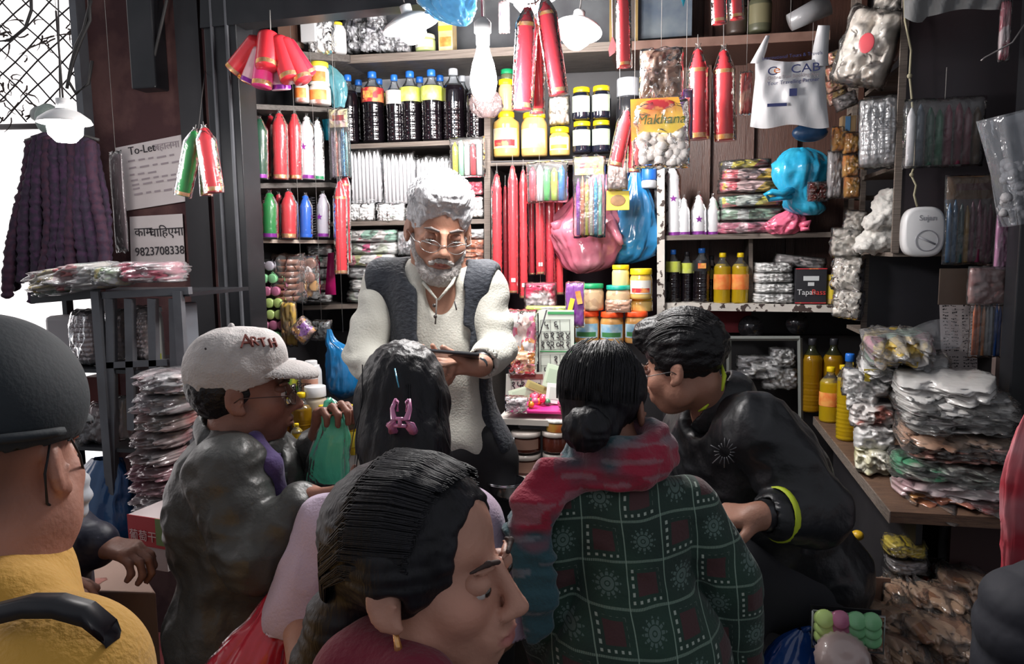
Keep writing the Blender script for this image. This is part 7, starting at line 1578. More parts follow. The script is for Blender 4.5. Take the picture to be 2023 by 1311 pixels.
# ---------------------------------------------------------------- girl with long black hair and a pink claw clip, seen from behind
def girl():
    base = D(790, 1000, 1.45); base.z = 0
    t = person('person', 'girl seen from behind in a lavender shirt, long black hair with a pink claw clip', base)
    h = Head(D(800, 792, 1.52), (-.25, .97, -.08), (0, 0, 1), .96)
    nk = D(792, 930, 1.47); shL, shR = D(652, 1045, 1.45), D(925, 1040, 1.43); hip = D(790, 1400, 1.45)
    eL, wL = D(592, 1215, 1.42), D(600, 1330, 1.25); eR, wR = D(985, 1215, 1.42), D(960, 1300, 1.7)
    feet = (V3((hip.x-.1, hip.y, 0)), V3((hip.x+.1, hip.y, 0)))
    f = Field(*bounds([h.p+V3((0, 0, .12)), shL, shR, eL, eR, wL, wR, wL+V3((0, 0, -.12)), wR+V3((0, .15, 0)), *feet, h.p+V3((0, .1, 0))], .1), .005)
    skull(f, h, True); f.cap(h.w(0, -.03, -.06), nk, .048, .052, .03); torso(f, shL, shR, hip, (0, 1, 0), .85, .8, neck=nk, kk=.05)
    f.path([shL, eL, wL], [.046, .036, .025], .02); f.path([shR, eR, wR], [.046, .036, .025], .02); legs(f, hip, feet)
    for ft in feet: f.ell(ft+V3((0, .06, .035)), (.04, .11, .032), None, .03)
    hand(f, wL, (.1, 0, -1), (.9, .4, 0), 1, .8, .02, .92); hand(f, wR, (0, 1, .1), (0, 0, 1), 1, .4, .02, .92)
    me = f.mesh('body', m_skinD); skinpaint(me, h, (.36, .18, .125), (.35, .1, .1)); put_world('body', me, t); eyes(h, t)
    m_lav = M('lavender_cotton', (.5, .4, .52), .9, sheen=.1, bump=(200, .2))
    g = Field(*bounds([shL, shR, eL, eR, hip], .15), .006); torso(g, shL, shR, hip, (0, 1, 0), .98, 1.05, .018, neck=lerp(nk, lerp(shL, shR, .5), .35)); g.ell(hip, (.2, .13, .14), None, .05)
    for s_, e_ in ((shL, eL), (shR, eR)): g.path([s_, lerp(s_, e_, .5), lerp(s_, e_, 1.0)], [.066, .07, .074], .012); d = (e_-s_).normalized(); g.cap(lerp(s_, e_, .97), e_+d*.15, .05, .07, .006, 's')
    put('shirt', g, m_lav, t, lambda V: folds(.008, (7, 7, 5), 21)(V)+.003*(1-2*np.abs(vnoise(V, (20, 20, 12), 3))))
    g = Field(*bounds([hip, *feet], .17), .01); 
    for ft in feet: g.path([hip+V3((ft.x-hip.x, 0, 0))*.9, lerp(hip, ft, .5), ft+V3((0, 0, .05))], [.105, .08, .06], .04)
    put('trousers', g, M('jeans_dark', (.02, .025, .05), .85), t, folds(.005))
    # hair: cap plus a long fall to the shoulder blades
    g = Field(*bounds([h.p+V3((0, 0, .1)), D(800, 1080, 1.35), h.p+V3((0, .1, 0))], .16), .005)
    h.ell(g, (0, -.022, .042), (.086, .106, .09), .02); h.ell(g, (0, .1, -.03), (.07, .07, .1), .02, 's')
    for (x, y, d, r) in ((790, 820, 1.42, .062),): pass
    g.path([h.w(-.03, -.06, .0), D(768, 880, 1.42), D(776, 960, 1.38), D(790, 1040, 1.36)], [.066, .055, .045, .028], .03)
    g.path([h.w(.03, -.06, .0), D(822, 880, 1.42), D(822, 960, 1.38), D(812, 1040, 1.36)], [.066, .058, .045, .028], .03)
    def hd(V):
        a = np.arctan2(V[:, 0]-base.x, -(V[:, 1]-base.y)+.35); return .0012*np.sin(a*90+6*vnoise(V, (7, 7, 4), 2))+.002*vnoise(V, (150, 150, 9), 4)
    put('hair', g, m_hairB, t, hd)
    r2 = random.Random(7); P_ = []
    for i in range(230):
        u = r2.uniform(-1, 1); x0 = 795+u*66; top = D(795+u*45, 700+18*u*u+r2.uniform(0, 20), 1.44+.0*abs(u)); 
        if abs(u) > .9: x0 += u*r2.uniform(0, 8)
        zz = r2.uniform(940, 1090); P_.append([top, D(797+u*70, 760, 1.395+.08*u*u), D(797+u*73, 830, 1.385+.08*u*u), D(x0+2+r2.uniform(-4, 4), 900, 1.365+.06*u*u), D(795+u*52+r2.uniform(-6, 6), zz, 1.305)])
    for (x, y, x2, y2) in ((715, 800, 690, 900), (718, 830, 712, 960), (716, 780, 700, 930), (868, 850, 885, 930), (872, 830, 895, 900), (866, 870, 880, 960), (712, 860, 700, 1000)):
        P_.append([D(x, y-60, 1.42), D(x, y, 1.4), D((x+x2)/2-3, (y+y2)/2, 1.38), D(x2, y2, 1.36)])
    strands('hair_strands', m_hairB, t, P_, .0011)
    # clip
    c = D(795, 825, 1.35)
    k = T('claw_clip', 'pink plastic claw clip in the girl\'s long black hair', 'hair clip', c); mc = M('clip_pink', (.62, .22, .42), .3, coat=.7)
    q = lambda x, y, z: V3((x, y, z))
    for s_ in (-1, 1):
        MB().tube([q(s_*.013, .004, .034), q(s_*.017, -.006, .018), q(s_*.012, -.012, .0), q(s_*.018, -.01, -.012), q(s_*.02, .0, -.024), q(s_*.012, .004, -.028)], [.003, .0045, .006, .01, .009, .003], 8).ob('claw', mc, k)
        MB().tube([q(s_*.013, .0, .034), q(s_*.008, .0, .03), q(s_*.009, .0, .012)], [.003, .0025, .003], 6).ob('tooth', mc, k)
    MB().tube([q(-.012, -.013, .001), q(.012, -.013, .001)], .0035, 8).tube([q(-.012, -.013, -.012), q(.012, -.013, -.012)], .0035, 8).tube([q(0, -.013, .001), q(0, -.014, -.012)], .004, 8).ob('hinge', mc, k)
    pn = T('hair_pin', 'small glittering blue pin on the crown of the girl\'s hair', 'hair pin', D(786, 748, 1.36)); MB().tube([D(780, 728, 1.385)-pn.location, D(788, 765, 1.355)-pn.location], .0014, 6).ob('pin_body', M('pinblue', (.1, .35, .5), .2, metal=.6), pn)
    bag('red plastic bag hanging from the girl\'s left hand', [(480, 1460, 1.2, 120, .6), (490, 1430, 1.2, 200, .6), (500, 1370, 1.2, 220, .55), (520, 1290, 1.2, 190, .5), (545, 1220, 1.22, 110, .45), (560, 1150, 1.24, 30, .4), (562, 1128, 1.25, 10, .4)], FILM('red_bag', (.9, .25, .3), .8, .25, (10, .9), dif=(.6, .02, .05)), seed=41, folds=8, amp=.06, handles=[[(600, 1330, 1.22, 60), (570, 1300, 1.22, 50), (520, 1270, 1.2, 40)]])
girl()
# ---------------------------------------------------------------- woman in the patterned green dress, seen from behind
def dress_material():
    m = bpy.data.materials.new('green_patchwork'); m.use_nodes = True; nt = m.node_tree; b = nt.nodes['Principled BSDF']; b.inputs['Roughness'].default_value = .85; b.inputs['Sheen Weight'].default_value = .15
    tc = nd(nt, 'ShaderNodeTexCoord'); mp = nd(nt, 'ShaderNodeMapping'); mp.inputs['Rotation'].default_value = (0, .06, -.2); nt.links.new(tc.outputs['Object'], mp.inputs[0])
    nw = nd(nt, 'ShaderNodeTexNoise'); nw.inputs['Scale'].default_value = 5; nt.links.new(tc.outputs['Object'], nw.inputs[0])
    sx = nd(nt, 'ShaderNodeSeparateXYZ'); nt.links.new(mp.outputs[0], sx.inputs[0])
    def op(o, *a):
        n = nd(nt, 'ShaderNodeMath', operation=o)
        for i, v in enumerate(a):
            if isinstance(v, (int, float)): n.inputs[i].default_value = v
            else: nt.links.new(v, n.inputs[i])
        return n.outputs[0]
    S = .07
    wz = op('MULTIPLY', op('SUBTRACT', nw.outputs[0], .5), .03)
    U = op('DIVIDE', op('ADD', sx.outputs[0], op('ADD', wz, .031)), S); W = op('DIVIDE', op('ADD', sx.outputs[2], op('ADD', wz, .005)), S)
    iu, iw = op('FLOOR', U), op('FLOOR', W); u = op('SUBTRACT', op('FRACT', U), .5); v = op('SUBTRACT', op('FRACT', W), .5)
    par = op('ABSOLUTE', op('MODULO', op('ADD', iu, iw), 2.0))
    au, av = op('ABSOLUTE', u), op('ABSOLUTE', v); mx_ = op('MAXIMUM', au, av)
    r = op('SQRT', op('ADD', op('MULTIPLY', u, u), op('MULTIPLY', v, v))); th = op('ARCTAN2', v, u)
    pet = op('MULTIPLY', op('ADD', op('MULTIPLY', op('COSINE', op('MULTIPLY', th, 12)), .25), .75), .34)
    ring = op('ABSOLUTE', op('SUBTRACT', op('FRACT', op('MULTIPLY', r, 9)), .5))
    flower = op('MULTIPLY', op('MULTIPLY', op('LESS_THAN', r, pet), op('LESS_THAN', par, .5)), op('GREATER_THAN', ring, .12))
    sq = op('MULTIPLY', op('LESS_THAN', mx_, .25), op('GREATER_THAN', par, .5))
    dots = op('MULTIPLY', op('MULTIPLY', op('GREATER_THAN', mx_, .33), op('LESS_THAN', mx_, .4)), op('MULTIPLY', op('GREATER_THAN', op('FRACT', op('MULTIPLY', U, 6)), .62), op('GREATER_THAN', op('FRACT', op('MULTIPLY', W, 6)), .5)))
    dots = op('MULTIPLY', dots, op('GREATER_THAN', par, .5))
    line = op('MAXIMUM', op('GREATER_THAN', au, .484), op('MULTIPLY', op('GREATER_THAN', av, .47), op('GREATER_THAN', op('FRACT', op('MULTIPLY', U, 26)), .35)))
    def mix(fac, a, col):
        n = nd(nt, 'ShaderNodeMix', data_type='RGBA'); nt.links.new(fac, n.inputs[0])
        if isinstance(a, tuple): n.inputs[6].default_value = (*a, 1)
        else: nt.links.new(a, n.inputs[6])
        n.inputs[7].default_value = (*col, 1); return n.outputs[2]
    n2 = nd(nt, 'ShaderNodeTexNoise'); n2.inputs['Scale'].default_value = 9; nt.links.new(tc.outputs['Object'], n2.inputs[0])
    rr = nd(nt, 'ShaderNodeMapRange'); rr.inputs[1].default_value = .35; rr.inputs[2].default_value = .65; nt.links.new(n2.outputs[0], rr.inputs[0])
    c = mix(rr.outputs[0], (.008, .026, .02), (.012, .042, .028)); c = mix(sq, c, (.055, .02, .022)); c = mix(flower, c, (.08, .13, .115)); c = mix(dots, c, (.32, .38, .33)); c = mix(line, c, (.17, .25, .2))
    nt.links.new(c, b.inputs['Base Color'])
    n3 = nd(nt, 'ShaderNodeTexNoise'); n3.inputs['Scale'].default_value = 130; nt.links.new(tc.outputs['Object'], n3.inputs[0]); bp = nd(nt, 'ShaderNodeBump'); bp.inputs['Strength'].default_value = .5; bp.inputs['Distance'].default_value = .003; nt.links.new(n3.outputs[0], bp.inputs['Height']); nt.links.new(bp.outputs[0], b.inputs['Normal'])
    return m
def greenwoman():
    base = D(1250, 1000, 1.45); base.z = 0
    t = person('person', 'woman seen from behind in a dark green patchwork dress, black hair in a low bun', base)
    h = Head(D(1196, 800, 1.5), (.25, .96, -.2), (0, 0, 1), 1.0)
    nk = D(1215, 915, 1.47); shL, shR = D(1124, 1010, 1.45), D(1354, 1008, 1.45); hip = D(1255, 1300, 1.42)
    eL, wL = D(1072, 1180, 1.42), D(1100, 1330, 1.5); eR, wR = D(1446, 1150, 1.42), D(1462, 1335, 1.48)
    feet = (V3((hip.x-.1, hip.y, 0)), V3((hip.x+.1, hip.y, 0)))
    f = Field(*bounds([h.p+V3((0, 0, .12)), shL, shR, eL, eR, wL, wR, wL+V3((0, .1, -.14)), wR+V3((0, .1, -.14)), *feet, h.p+V3((0, .1, 0))], .1), .005)
    skull(f, h, True); f.cap(h.w(0, -.03, -.06), nk, .05, .056, .03); torso(f, shL, shR, hip, (0, 1, 0), .85, .85, neck=nk, kk=.05)
    f.path([shL, eL, wL], [.05, .04, .027], .02); f.path([shR, eR, wR], [.05, .04, .027], .02); legs(f, hip, feet)
    for ft in feet: f.ell(ft+V3((0, .06, .035)), (.04, .11, .032), None, .03)
    hand(f, wL, (0, .3, -1), (1, 0, 0), 1, .4, .02, .92); hand(f, wR, (0, .3, -1), (-1, 0, 0), -1, .4, .02, .92)
    me = f.mesh('body', m_skinD); skinpaint(me, h, (.27, .13, .09), (.3, .09, .08)); put_world('body', me, t); eyes(h, t)
    g = Field(*bounds([h.p+V3((0, 0, .1))], .22), .004)
    h.ell(g, (0, -.024, .035), (.085, .106, .094), .02); h.ell(g, (0, .105, -.03), (.075, .08, .1), .015, 's'); h.ell(g, (0, .03, -.14), (.1, .08, .07), .02, 's')
    for x in (1,): h.ell(g, (x*.09, -.0, -.022), (.02, .026, .036), .006, 's')
    c = D(1158, 848, 1.36); g.ell(c, (.045, .035, .042), None, .02); h.ell(g, (0, -.075, -.045), (.055, .04, .05), .03)
    put('hair', g, m_hairB, t, lambda V: .001*np.sin(vnoise(V, (16, 16, 16), 2)*14)+.0015*(1-2*np.abs(vnoise(V, (70, 70, 30), 4)))+.0015*vnoise(V, (150, 150, 60), 6))
    r2 = random.Random(17); P_ = []
    for i in range(160):
        a = r2.uniform(-1.3, 1.3); x0 = .083*math.sin(a); b = r2.uniform(.2, 1.2)
        pts = []
        for k in range(5):
            bb = b+(1.9-b)*k/4; pts.append(h.w(.088*math.sin(a)*math.sin(min(bb, 1.57)+.12)*1.0, -.026-.109*math.cos(a)*math.sin(bb), .037+.097*math.cos(bb)+.002))
        P_.append(pts)
    strands('hair_strands', m_hairB, t, P_, .001)
    mdress = dress_material()
    g = Field(*bounds([shL, shR, eL, eR, wL, wR, hip, hip-V3((0, 0, .5))], .17), .006)
    torso(g, shL, shR, hip, (0, 1, 0), 1.0, 1.0, .012, .0, neck=lerp(nk, lerp(shL, shR, .5), .45)); g.ell(hip+V3((0, 0, -.06)), (.17, .13, .15), None, .06)
    g.cap(hip, hip-V3((0, 0, .42)), .17, .2, .05)
    for s_, e_, w_ in ((shL, eL, wL), (shR, eR, wR)): g.path([s_, lerp(s_, e_, .5), e_, lerp(e_, w_, .9)], [.068, .062, .055, .045], .012)
    put('dress', g, mdress, t, lambda V: folds(.006, (6, 6, 9), 31)(V)+.003*(1-2*np.abs(vnoise(V, (16, 16, 26), 3))))
    g = Field(*bounds([hip-V3((0, 0, .4)), *feet], .18), .01)
    for ft in feet: g.path([hip+V3((ft.x-hip.x, 0, -.3)), ft+V3((0, 0, .06))], [.09, .06], .04)
    put('trousers', g, M('salwar', (.02, .03, .03), .9), t, folds(.006))
    # scarf
    def scarfpaint(V):
        n = vnoise(V, (9, 9, 14), 3)+.25*vnoise(V, (30, 30, 60), 5)+(V[:, 0]-base.x+.03)*4.5-(np.abs(V[:, 0]-base.x+.28) < .14)*-1.2*np.clip((V[:, 2]-1.2)/.1, -1, 1); k = np.clip(.5+n*1.6, 0, 1)[:, None]
        C = np.array((.02, .075, .095))*(1-k)+np.array((.3, .012, .04))*k; l = (vnoise(V, (12, 12, 70), 9) > .35)[:, None]; return np.where(l, C*.6+np.array((.1, .09, .1)), C)
    ms = M('scarf', (.2, .05, .07), .9, attr=True, sheen=.3, bump=(120, .4))
    g = Field(*bounds([nk, D(1040, 1250, 1.35)], .2), .005)
    mid = D(1224, 898, 1.45)
    for k, (dz, rr, tk) in enumerate(((.03, .07, .02), (.008, .084, .022), (-.016, .092, .02))):
        pts = []
        for a in np.linspace(0, 2*PI, 13): pts.append(mid+V3((rr*math.cos(a)*1.02, rr*.85*math.sin(a), dz+.012*math.cos(a+.6)+.014*math.sin(a))))
        g.path(pts, [tk]*13, .012)
    for q_ in range(5):
        e_ = (q_-2)*1.0; g.path([D(1140+e_*3, 935+e_*9, 1.4), D(1092+e_*9, 948+e_*9, 1.39), D(1056+e_*13, 1000, 1.365), D(1050+e_*12, 1090, 1.35+.012*(q_ % 2)), D(1060+e_*11, 1180, 1.34), D(1068+e_*9, 1262-q_*7, 1.34)], [.014, .017, .018, .016, .015, .009], .01)
    g.path([D(1050, 1000, 1.4), D(1030, 1060, 1.4), D(1040, 1180, 1.42)], [.034, .03, .022], .02)
    me = g.mesh('scarf', ms, lambda V: .006*(1-2*np.abs(vnoise(V, (10, 10, 34), 6)))+.003*vnoise(V, (30, 30, 90), 2)); paint(me, scarfpaint); put_world('scarf', me, t)
greenwoman()
# ---------------------------------------------------------------- man in the black jacket leaning in from the right
def leaner():
    base = D(1600, 1100, 1.95); base.z = .0
    t = person('person', 'dark haired man with glasses in a black jacket, leaning forward to the left', base)
    h = Head(D(1345, 722, 1.84), (-.9, .28, -.24), (-.06, 0, 1), 1.0)
    nk = D(1418, 812, 1.88); shN = D(1500, 850, 1.72); shF = D(1370, 850, 2.12); hip = D(1575, 1120, 2.0)
    eN, wN = D(1612, 1010, 1.66), D(1505, 1018, 1.6); eF, wF = D(1330, 980, 2.1), D(1400, 1040, 1.95)
    kN, kF = D(1440, 1130, 1.8), D(1430, 1140, 2.15)
    fN, fF = V3((kN.x, kN.y, .1)), V3((kF.x, kF.y, .22))
    f = Field(*bounds([h.p+V3((0, 0, .14)), h.p-V3((.13, 0, 0)), shN, shF, eN, eF, wN, wF, wN-V3((.2, 0, 0)), fN, fF, kN, kF, hip], .1), .005)
    skull(f, h, nose=1.03); f.cap(h.w(0, -.045, -.055), nk, .046, .056, .02)
    mS = lerp(shN, shF, .5); torso(f, shN, shF, hip, (-.7, 0, -.7), .8, .8, neck=nk, kk=.05)
    f.path([shN, eN, wN], [.05, .042, .029], .02); f.path([shF, eF, wF], [.048, .04, .028], .02)
    for k_, ft in ((kN, fN), (kF, fF)): f.path([hip+V3((0, (k_.y-hip.y)*.5, 0)), k_, ft+V3((0, 0, .05))], [.08, .055, .04], .03)
    hand(f, wN, (-1, .1, -.1), (0, .3, -1), 1, .6, .03, 1.0); hand(f, wF, (.3, -.3, -.9), (-1, 0, 0), 1, .6, .03, 1.0)
    me = f.mesh('body', m_skinD); skinpaint(me, h, (.36, .18, .125), (.28, .1, .09)); put_world('body', me, t); eyes(h, t, look=(0, -.35))
    brows(h, t, M('brow_dark', ())); lids(h, t, (.2, .09, .065), .003)
    g = Field(*bounds([h.p], .2), .004)
    h.ell(g, (0, -.024, .045), (.084, .104, .092), .02); h.ell(g, (0, .04, .1), (.06, .055, .036), .02); h.ell(g, (0, .075, .082), (.042, .025, .025), .02)
    h.ell(g, (0, .12, -.005), (.09, .072, .072), .01, 's'); h.ell(g, (0, .055, -.08), (.11, .09, .075), .01, 's')
    for x in (-1, 1): h.ell(g, (x*.09, .004, -.018), (.02, .03, .036), .005, 's')
    put('hair', g, m_hairB2, t, lambda V: .004*(1-2*np.abs(vnoise(h.loc(V), (50, 18, 60), 3)))+.003*vnoise(h.loc(V), (110, 40, 110), 5))
    r2 = random.Random(27); P_ = []
    for i in range(220):
        a = r2.uniform(-1.2, 1.2); pts = []; b0 = r2.uniform(-1.2, .2)
        for k in range(4):
            bb = b0+.32*k; pts.append(h.w(.086*math.sin(a), -.02-.107*math.cos(a*.6)*math.sin(bb)*-1, .047+.095*math.cos(a)*math.cos(bb)+.003))
        P_.append(pts)
    strands('hair_strands', m_hairB2, t, P_, .0011)
    glasses(h, t, M('black_rim', (.02, .02, .022), .3))
    m_jb = M('black_softshell', (.011, .012, .015), .42, bump=(12, .9, 4), spec=.5)
    g = Field(*bounds([shN, shF, eN, eF, wN, wF, hip], .2), .0065); torso(g, shN, shF, hip, (-.7, 0, -.7), 1.0, 1.1, .035, .02, neck=lerp(nk, mS, .3))
    g.ell(lerp(mS, hip, .35)+V3((.05, 0, .06)), (.16, .18, .12), Euler((0, .7, 0)).to_matrix(), .07)
    g.ell(hip, (.14, .17, .12), None, .06)
    g.path([shN, lerp(shN, eN, .5), eN, lerp(eN, wN, .5), lerp(eN, wN, .72)], [.082, .078, .072, .06, .052], .014)
    g.path([shF, eF, lerp(eF, wF, .8)], [.08, .068, .05], .03)
    g.cap(h.w(0, -.01, -.12), h.w(0, .02, -.0), .066, .085, .01, 's'); g.cap(lerp(eN, wN, .68), wN, .038, .036, .004, 's')
    put('jacket', g, m_jb, t, lambda V: folds(.009, (8, 8, 8), 15)(V)+.003*(1-2*np.abs(vnoise(V, (24, 24, 24), 4))))
    # neon collar stripe and cuff
    mn = M('neon_lime', (.5, .62, .03), .6)
    W_ = lambda x, y, d: D(x, y, d)-base
    g = Field(*bounds([nk], .18), .004); R = Euler((0, -.75, 0)).to_matrix(); g.ell(nk+V3((.008, 0, .02)), (.095, .09, .075), R, .02); g.ell(nk+V3((-.02, 0, .035)), (.08, .074, .1), R, .008, 's'); put('jacket_collar', g, m_jb, t, folds(.003, (18, 18, 18)))
    mb = MB(); pts = [W_(1424, 716, 1.82), W_(1431, 742, 1.775), W_(1427, 772, 1.765)]; mb.tube(pts, [.003, .0055, .003], 8).tube([W_(1380, 812, 1.8), W_(1393, 805, 1.785), W_(1400, 798, 1.785)], [.002, .004, .002], 8); mb.ob('collar_stripe', mn, t)
    c = lerp(eN, wN, .7); n = frame_to(eN, wN); MB().lathe([(.058, -.007), (.061, -.006), (.061, .006), (.057, .007)], 24, cap=False).ob('cuff_stripe', mn, t, loc=c-base, rot=n)
    c = D(1432, 895, 1.64)-base
    mb = MB(); r2 = random.Random(3)
    for i in range(16): a = i*2*PI/16; r_ = r2.uniform(.018, .036); mb.tube([c+V3((.012*math.cos(a), .01, .012*math.sin(a))), c+V3((r_*math.cos(a), .012, r_*1.1*math.sin(a)))], .0012, 5)
    mb.ob('printed_emblem', M('emblem_grey', (.12, .12, .13), .4), t)
    MB().lathe([(.034, -.011), (.036, 0), (.034, .011)], 20, cap=False).ob('watch_strap', M('darkmetal', ()), t, loc=lerp(eN, wN, .95)-base, rot=n)
    g = Field(*bounds([hip, kN, kF, fN, fF], .17), .01)
    for k_, ft in ((kN, fN), (kF, fF)): g.path([hip+V3((0, (k_.y-hip.y)*.5, -.02)), k_, ft+V3((0, 0, .04))], [.115, .085, .06], .05)
    put('trousers', g, M('trouser_slate', (.016, .017, .022), .85), t, folds(.006))
    st = T('stool', 'low dark stool under the leaning man', 'stool', (hip.x, hip.y, .22)); zt = hip.z-.2
    MB().lathe([(.001, zt-.25), (.16, zt-.25), (.17, zt-.24), (.17, zt-.222), (.001, zt-.22)], 24).ob('seat', m_metal, st)
    for i in range(3): a = i*2.1; MB().tube([(.12*math.cos(a), .12*math.sin(a), zt-.25), (.16*math.cos(a), .16*math.sin(a), 0)], .012, 8).ob('leg', m_metal, st)
leaner()
# ---------------------------------------------------------------- woman passing in front, profile to the right
def passer():
    base = D(850, 1200, .9); base.z = 0
    t = person('person', 'woman with tied black hair walking past close by, profile to the right, maroon top', base)
    h = Head(D(846, 1118, .93), (.98, -.15, .06), (.0, 0, 1), 1.14)
    nk = D(790, 1390, .9); shL, shR = nk+V3((-.02, -.17, -.06)), nk+V3((.0, .17, -.06)); hip = V3((nk.x-.02, nk.y, .92))
    eL, wL = shL+V3((-.04, -.04, -.27)), shL+V3((.08, -.03, -.5)); eR, wR = shR+V3((-.03, .04, -.27)), shR+V3((.1, .02, -.5))
    feet = (V3((hip.x+.12, hip.y-.08, 0)), V3((hip.x-.1, hip.y+.08, 0)))
    f = Field(*bounds([h.p+V3((0, 0, .12)), h.p+V3((.12, 0, 0)), shL, shR, eL, eR, wL-V3((0, 0, .15)), wR-V3((0, 0, .15)), *feet], .1), .0055)
    f2 = None
    skull(f, h, True, nose=1.02); f.cap(h.w(0, -.03, -.06), nk, .05, .054, .03); torso(f, shL, shR, hip, (1, 0, 0), .85, .85, neck=nk, kk=.05)
    f.path([shL, eL, wL], [.048, .038, .026], .02); f.path([shR, eR, wR], [.048, .038, .026], .02); legs(f, hip, feet)
    for ft in feet: f.ell(ft+V3((.06, 0, .035)), (.11, .04, .032), None, .03)
    hand(f, wL, (.2, 0, -1), (0, 1, 0), -1, .4, .02, .92); hand(f, wR, (.2, 0, -1), (0, -1, 0), 1, .4, .02, .92)
    me = f.mesh('body', m_skinD, smooth=2); skinpaint(me, h, (.5, .26, .19), (.42, .14, .13)); put_world('body', me, t); eyes(h, t, look=(0, -.3))
    brows(h, t, M('brow_dark', ())); lids(h, t, (.46, .24, .175), -.0003, (.0146, .0146, .0132))
    g = Field(*bounds([h.p, D(690, 1250, .9)], .22), .004)
    h.ell(g, (0, -.024, .035), (.083, .104, .088), .02); h.ell(g, (0, .125, .02), (.088, .08, .082), .012, 's'); h.ell(g, (0, .05, -.115), (.1, .09, .07), .02, 's')
    for x in (-1, 1): h.ell(g, (x*.06, -.01, .01), (.026, .04, .04), .02); h.ell(g, (x*.088, .0, -.03), (.024, .022, .034), .006, 's')
    h.ell(g, (0, .115, -.03), (.1, .06, .07), .008, 's')
    g.path([h.w(0, -.08, -.03), h.w(0, -.115, -.075), h.w(0, -.14, -.14), h.w(0, -.15, -.2)], [.04, .046, .052, .04], .03)
    put('hair', g, m_hairB, t, lambda V: .0007*np.sin(h.loc(V)[:, 2]*300+5*vnoise(V, (12,)*3, 2))+.0015*vnoise(h.loc(V), (130, 16, 170), 4))
    r2 = random.Random(37); P_ = []
    for i in range(380):
        a = r2.uniform(-1.9, 1.9); b0 = r2.uniform(.75, .88)-.28*abs(a)/1.45; pts = []
        for k in range(6):
            bb = b0-2.15*k/5; pts.append(h.w(.084*math.sin(a)*(.75+.25*math.cos(bb)), -.024+.106*math.sin(bb)*math.cos(a*.35), .04+.09*math.cos(a)*math.cos(bb*.9)-.06*max(0, -bb-.6)))
            if k > 2: pts[-1] = lerp(pts[-1], h.w(.02*math.sin(a), -.118, -.05), ((k-2)/3)**1.5)
        P_.append(pts)
    strands('hair_strands', m_hairB, t, P_, .0009)
    g = Field(*bounds([shL, shR, eL, eR, wL, wR, hip-V3((0, 0, .2))], .16), .008); torso(g, shL, shR, hip, (1, 0, 0), 1, 1.05, .02, neck=lerp(nk, lerp(shL, shR, .5), .0)); g.cap(hip, hip-V3((0, 0, .2)), .16, .18, .05)
    for s_, e_, w_ in ((shL, eL, wL), (shR, eR, wR)): g.path([s_, e_, lerp(e_, w_, .85)], [.07, .058, .042], .03)
    g.path([D(700, 1330, .9), D(760, 1300, .92), D(820, 1360, .85)], [.05, .05, .05], .03)
    put('kurta', g, M('maroon_cloth', (.16, .006, .025), .9, sheen=.2, bump=(90, .3)), t, folds(.007, (8, 8, 6), 7))
    g = Field(*bounds([hip, *feet], .17), .012)
    for ft in feet: g.path([hip+V3((ft.x-hip.x, ft.y-hip.y, -.1))*.5+hip*.5 if False else hip+V3(((ft.x-hip.x)*.4, (ft.y-hip.y)*.8, -.1)), ft+V3((0, 0, .06))], [.09, .055], .04)
    put('trousers', g, M('salwar2', (.06, .01, .02), .9), t, folds(.005))
    MB().tube([h.w(.079, .0, -.035)-base, h.w(.081, .004, -.06)-base], [.003, .006], 8).ob('earring', m_gold, t)
passer()
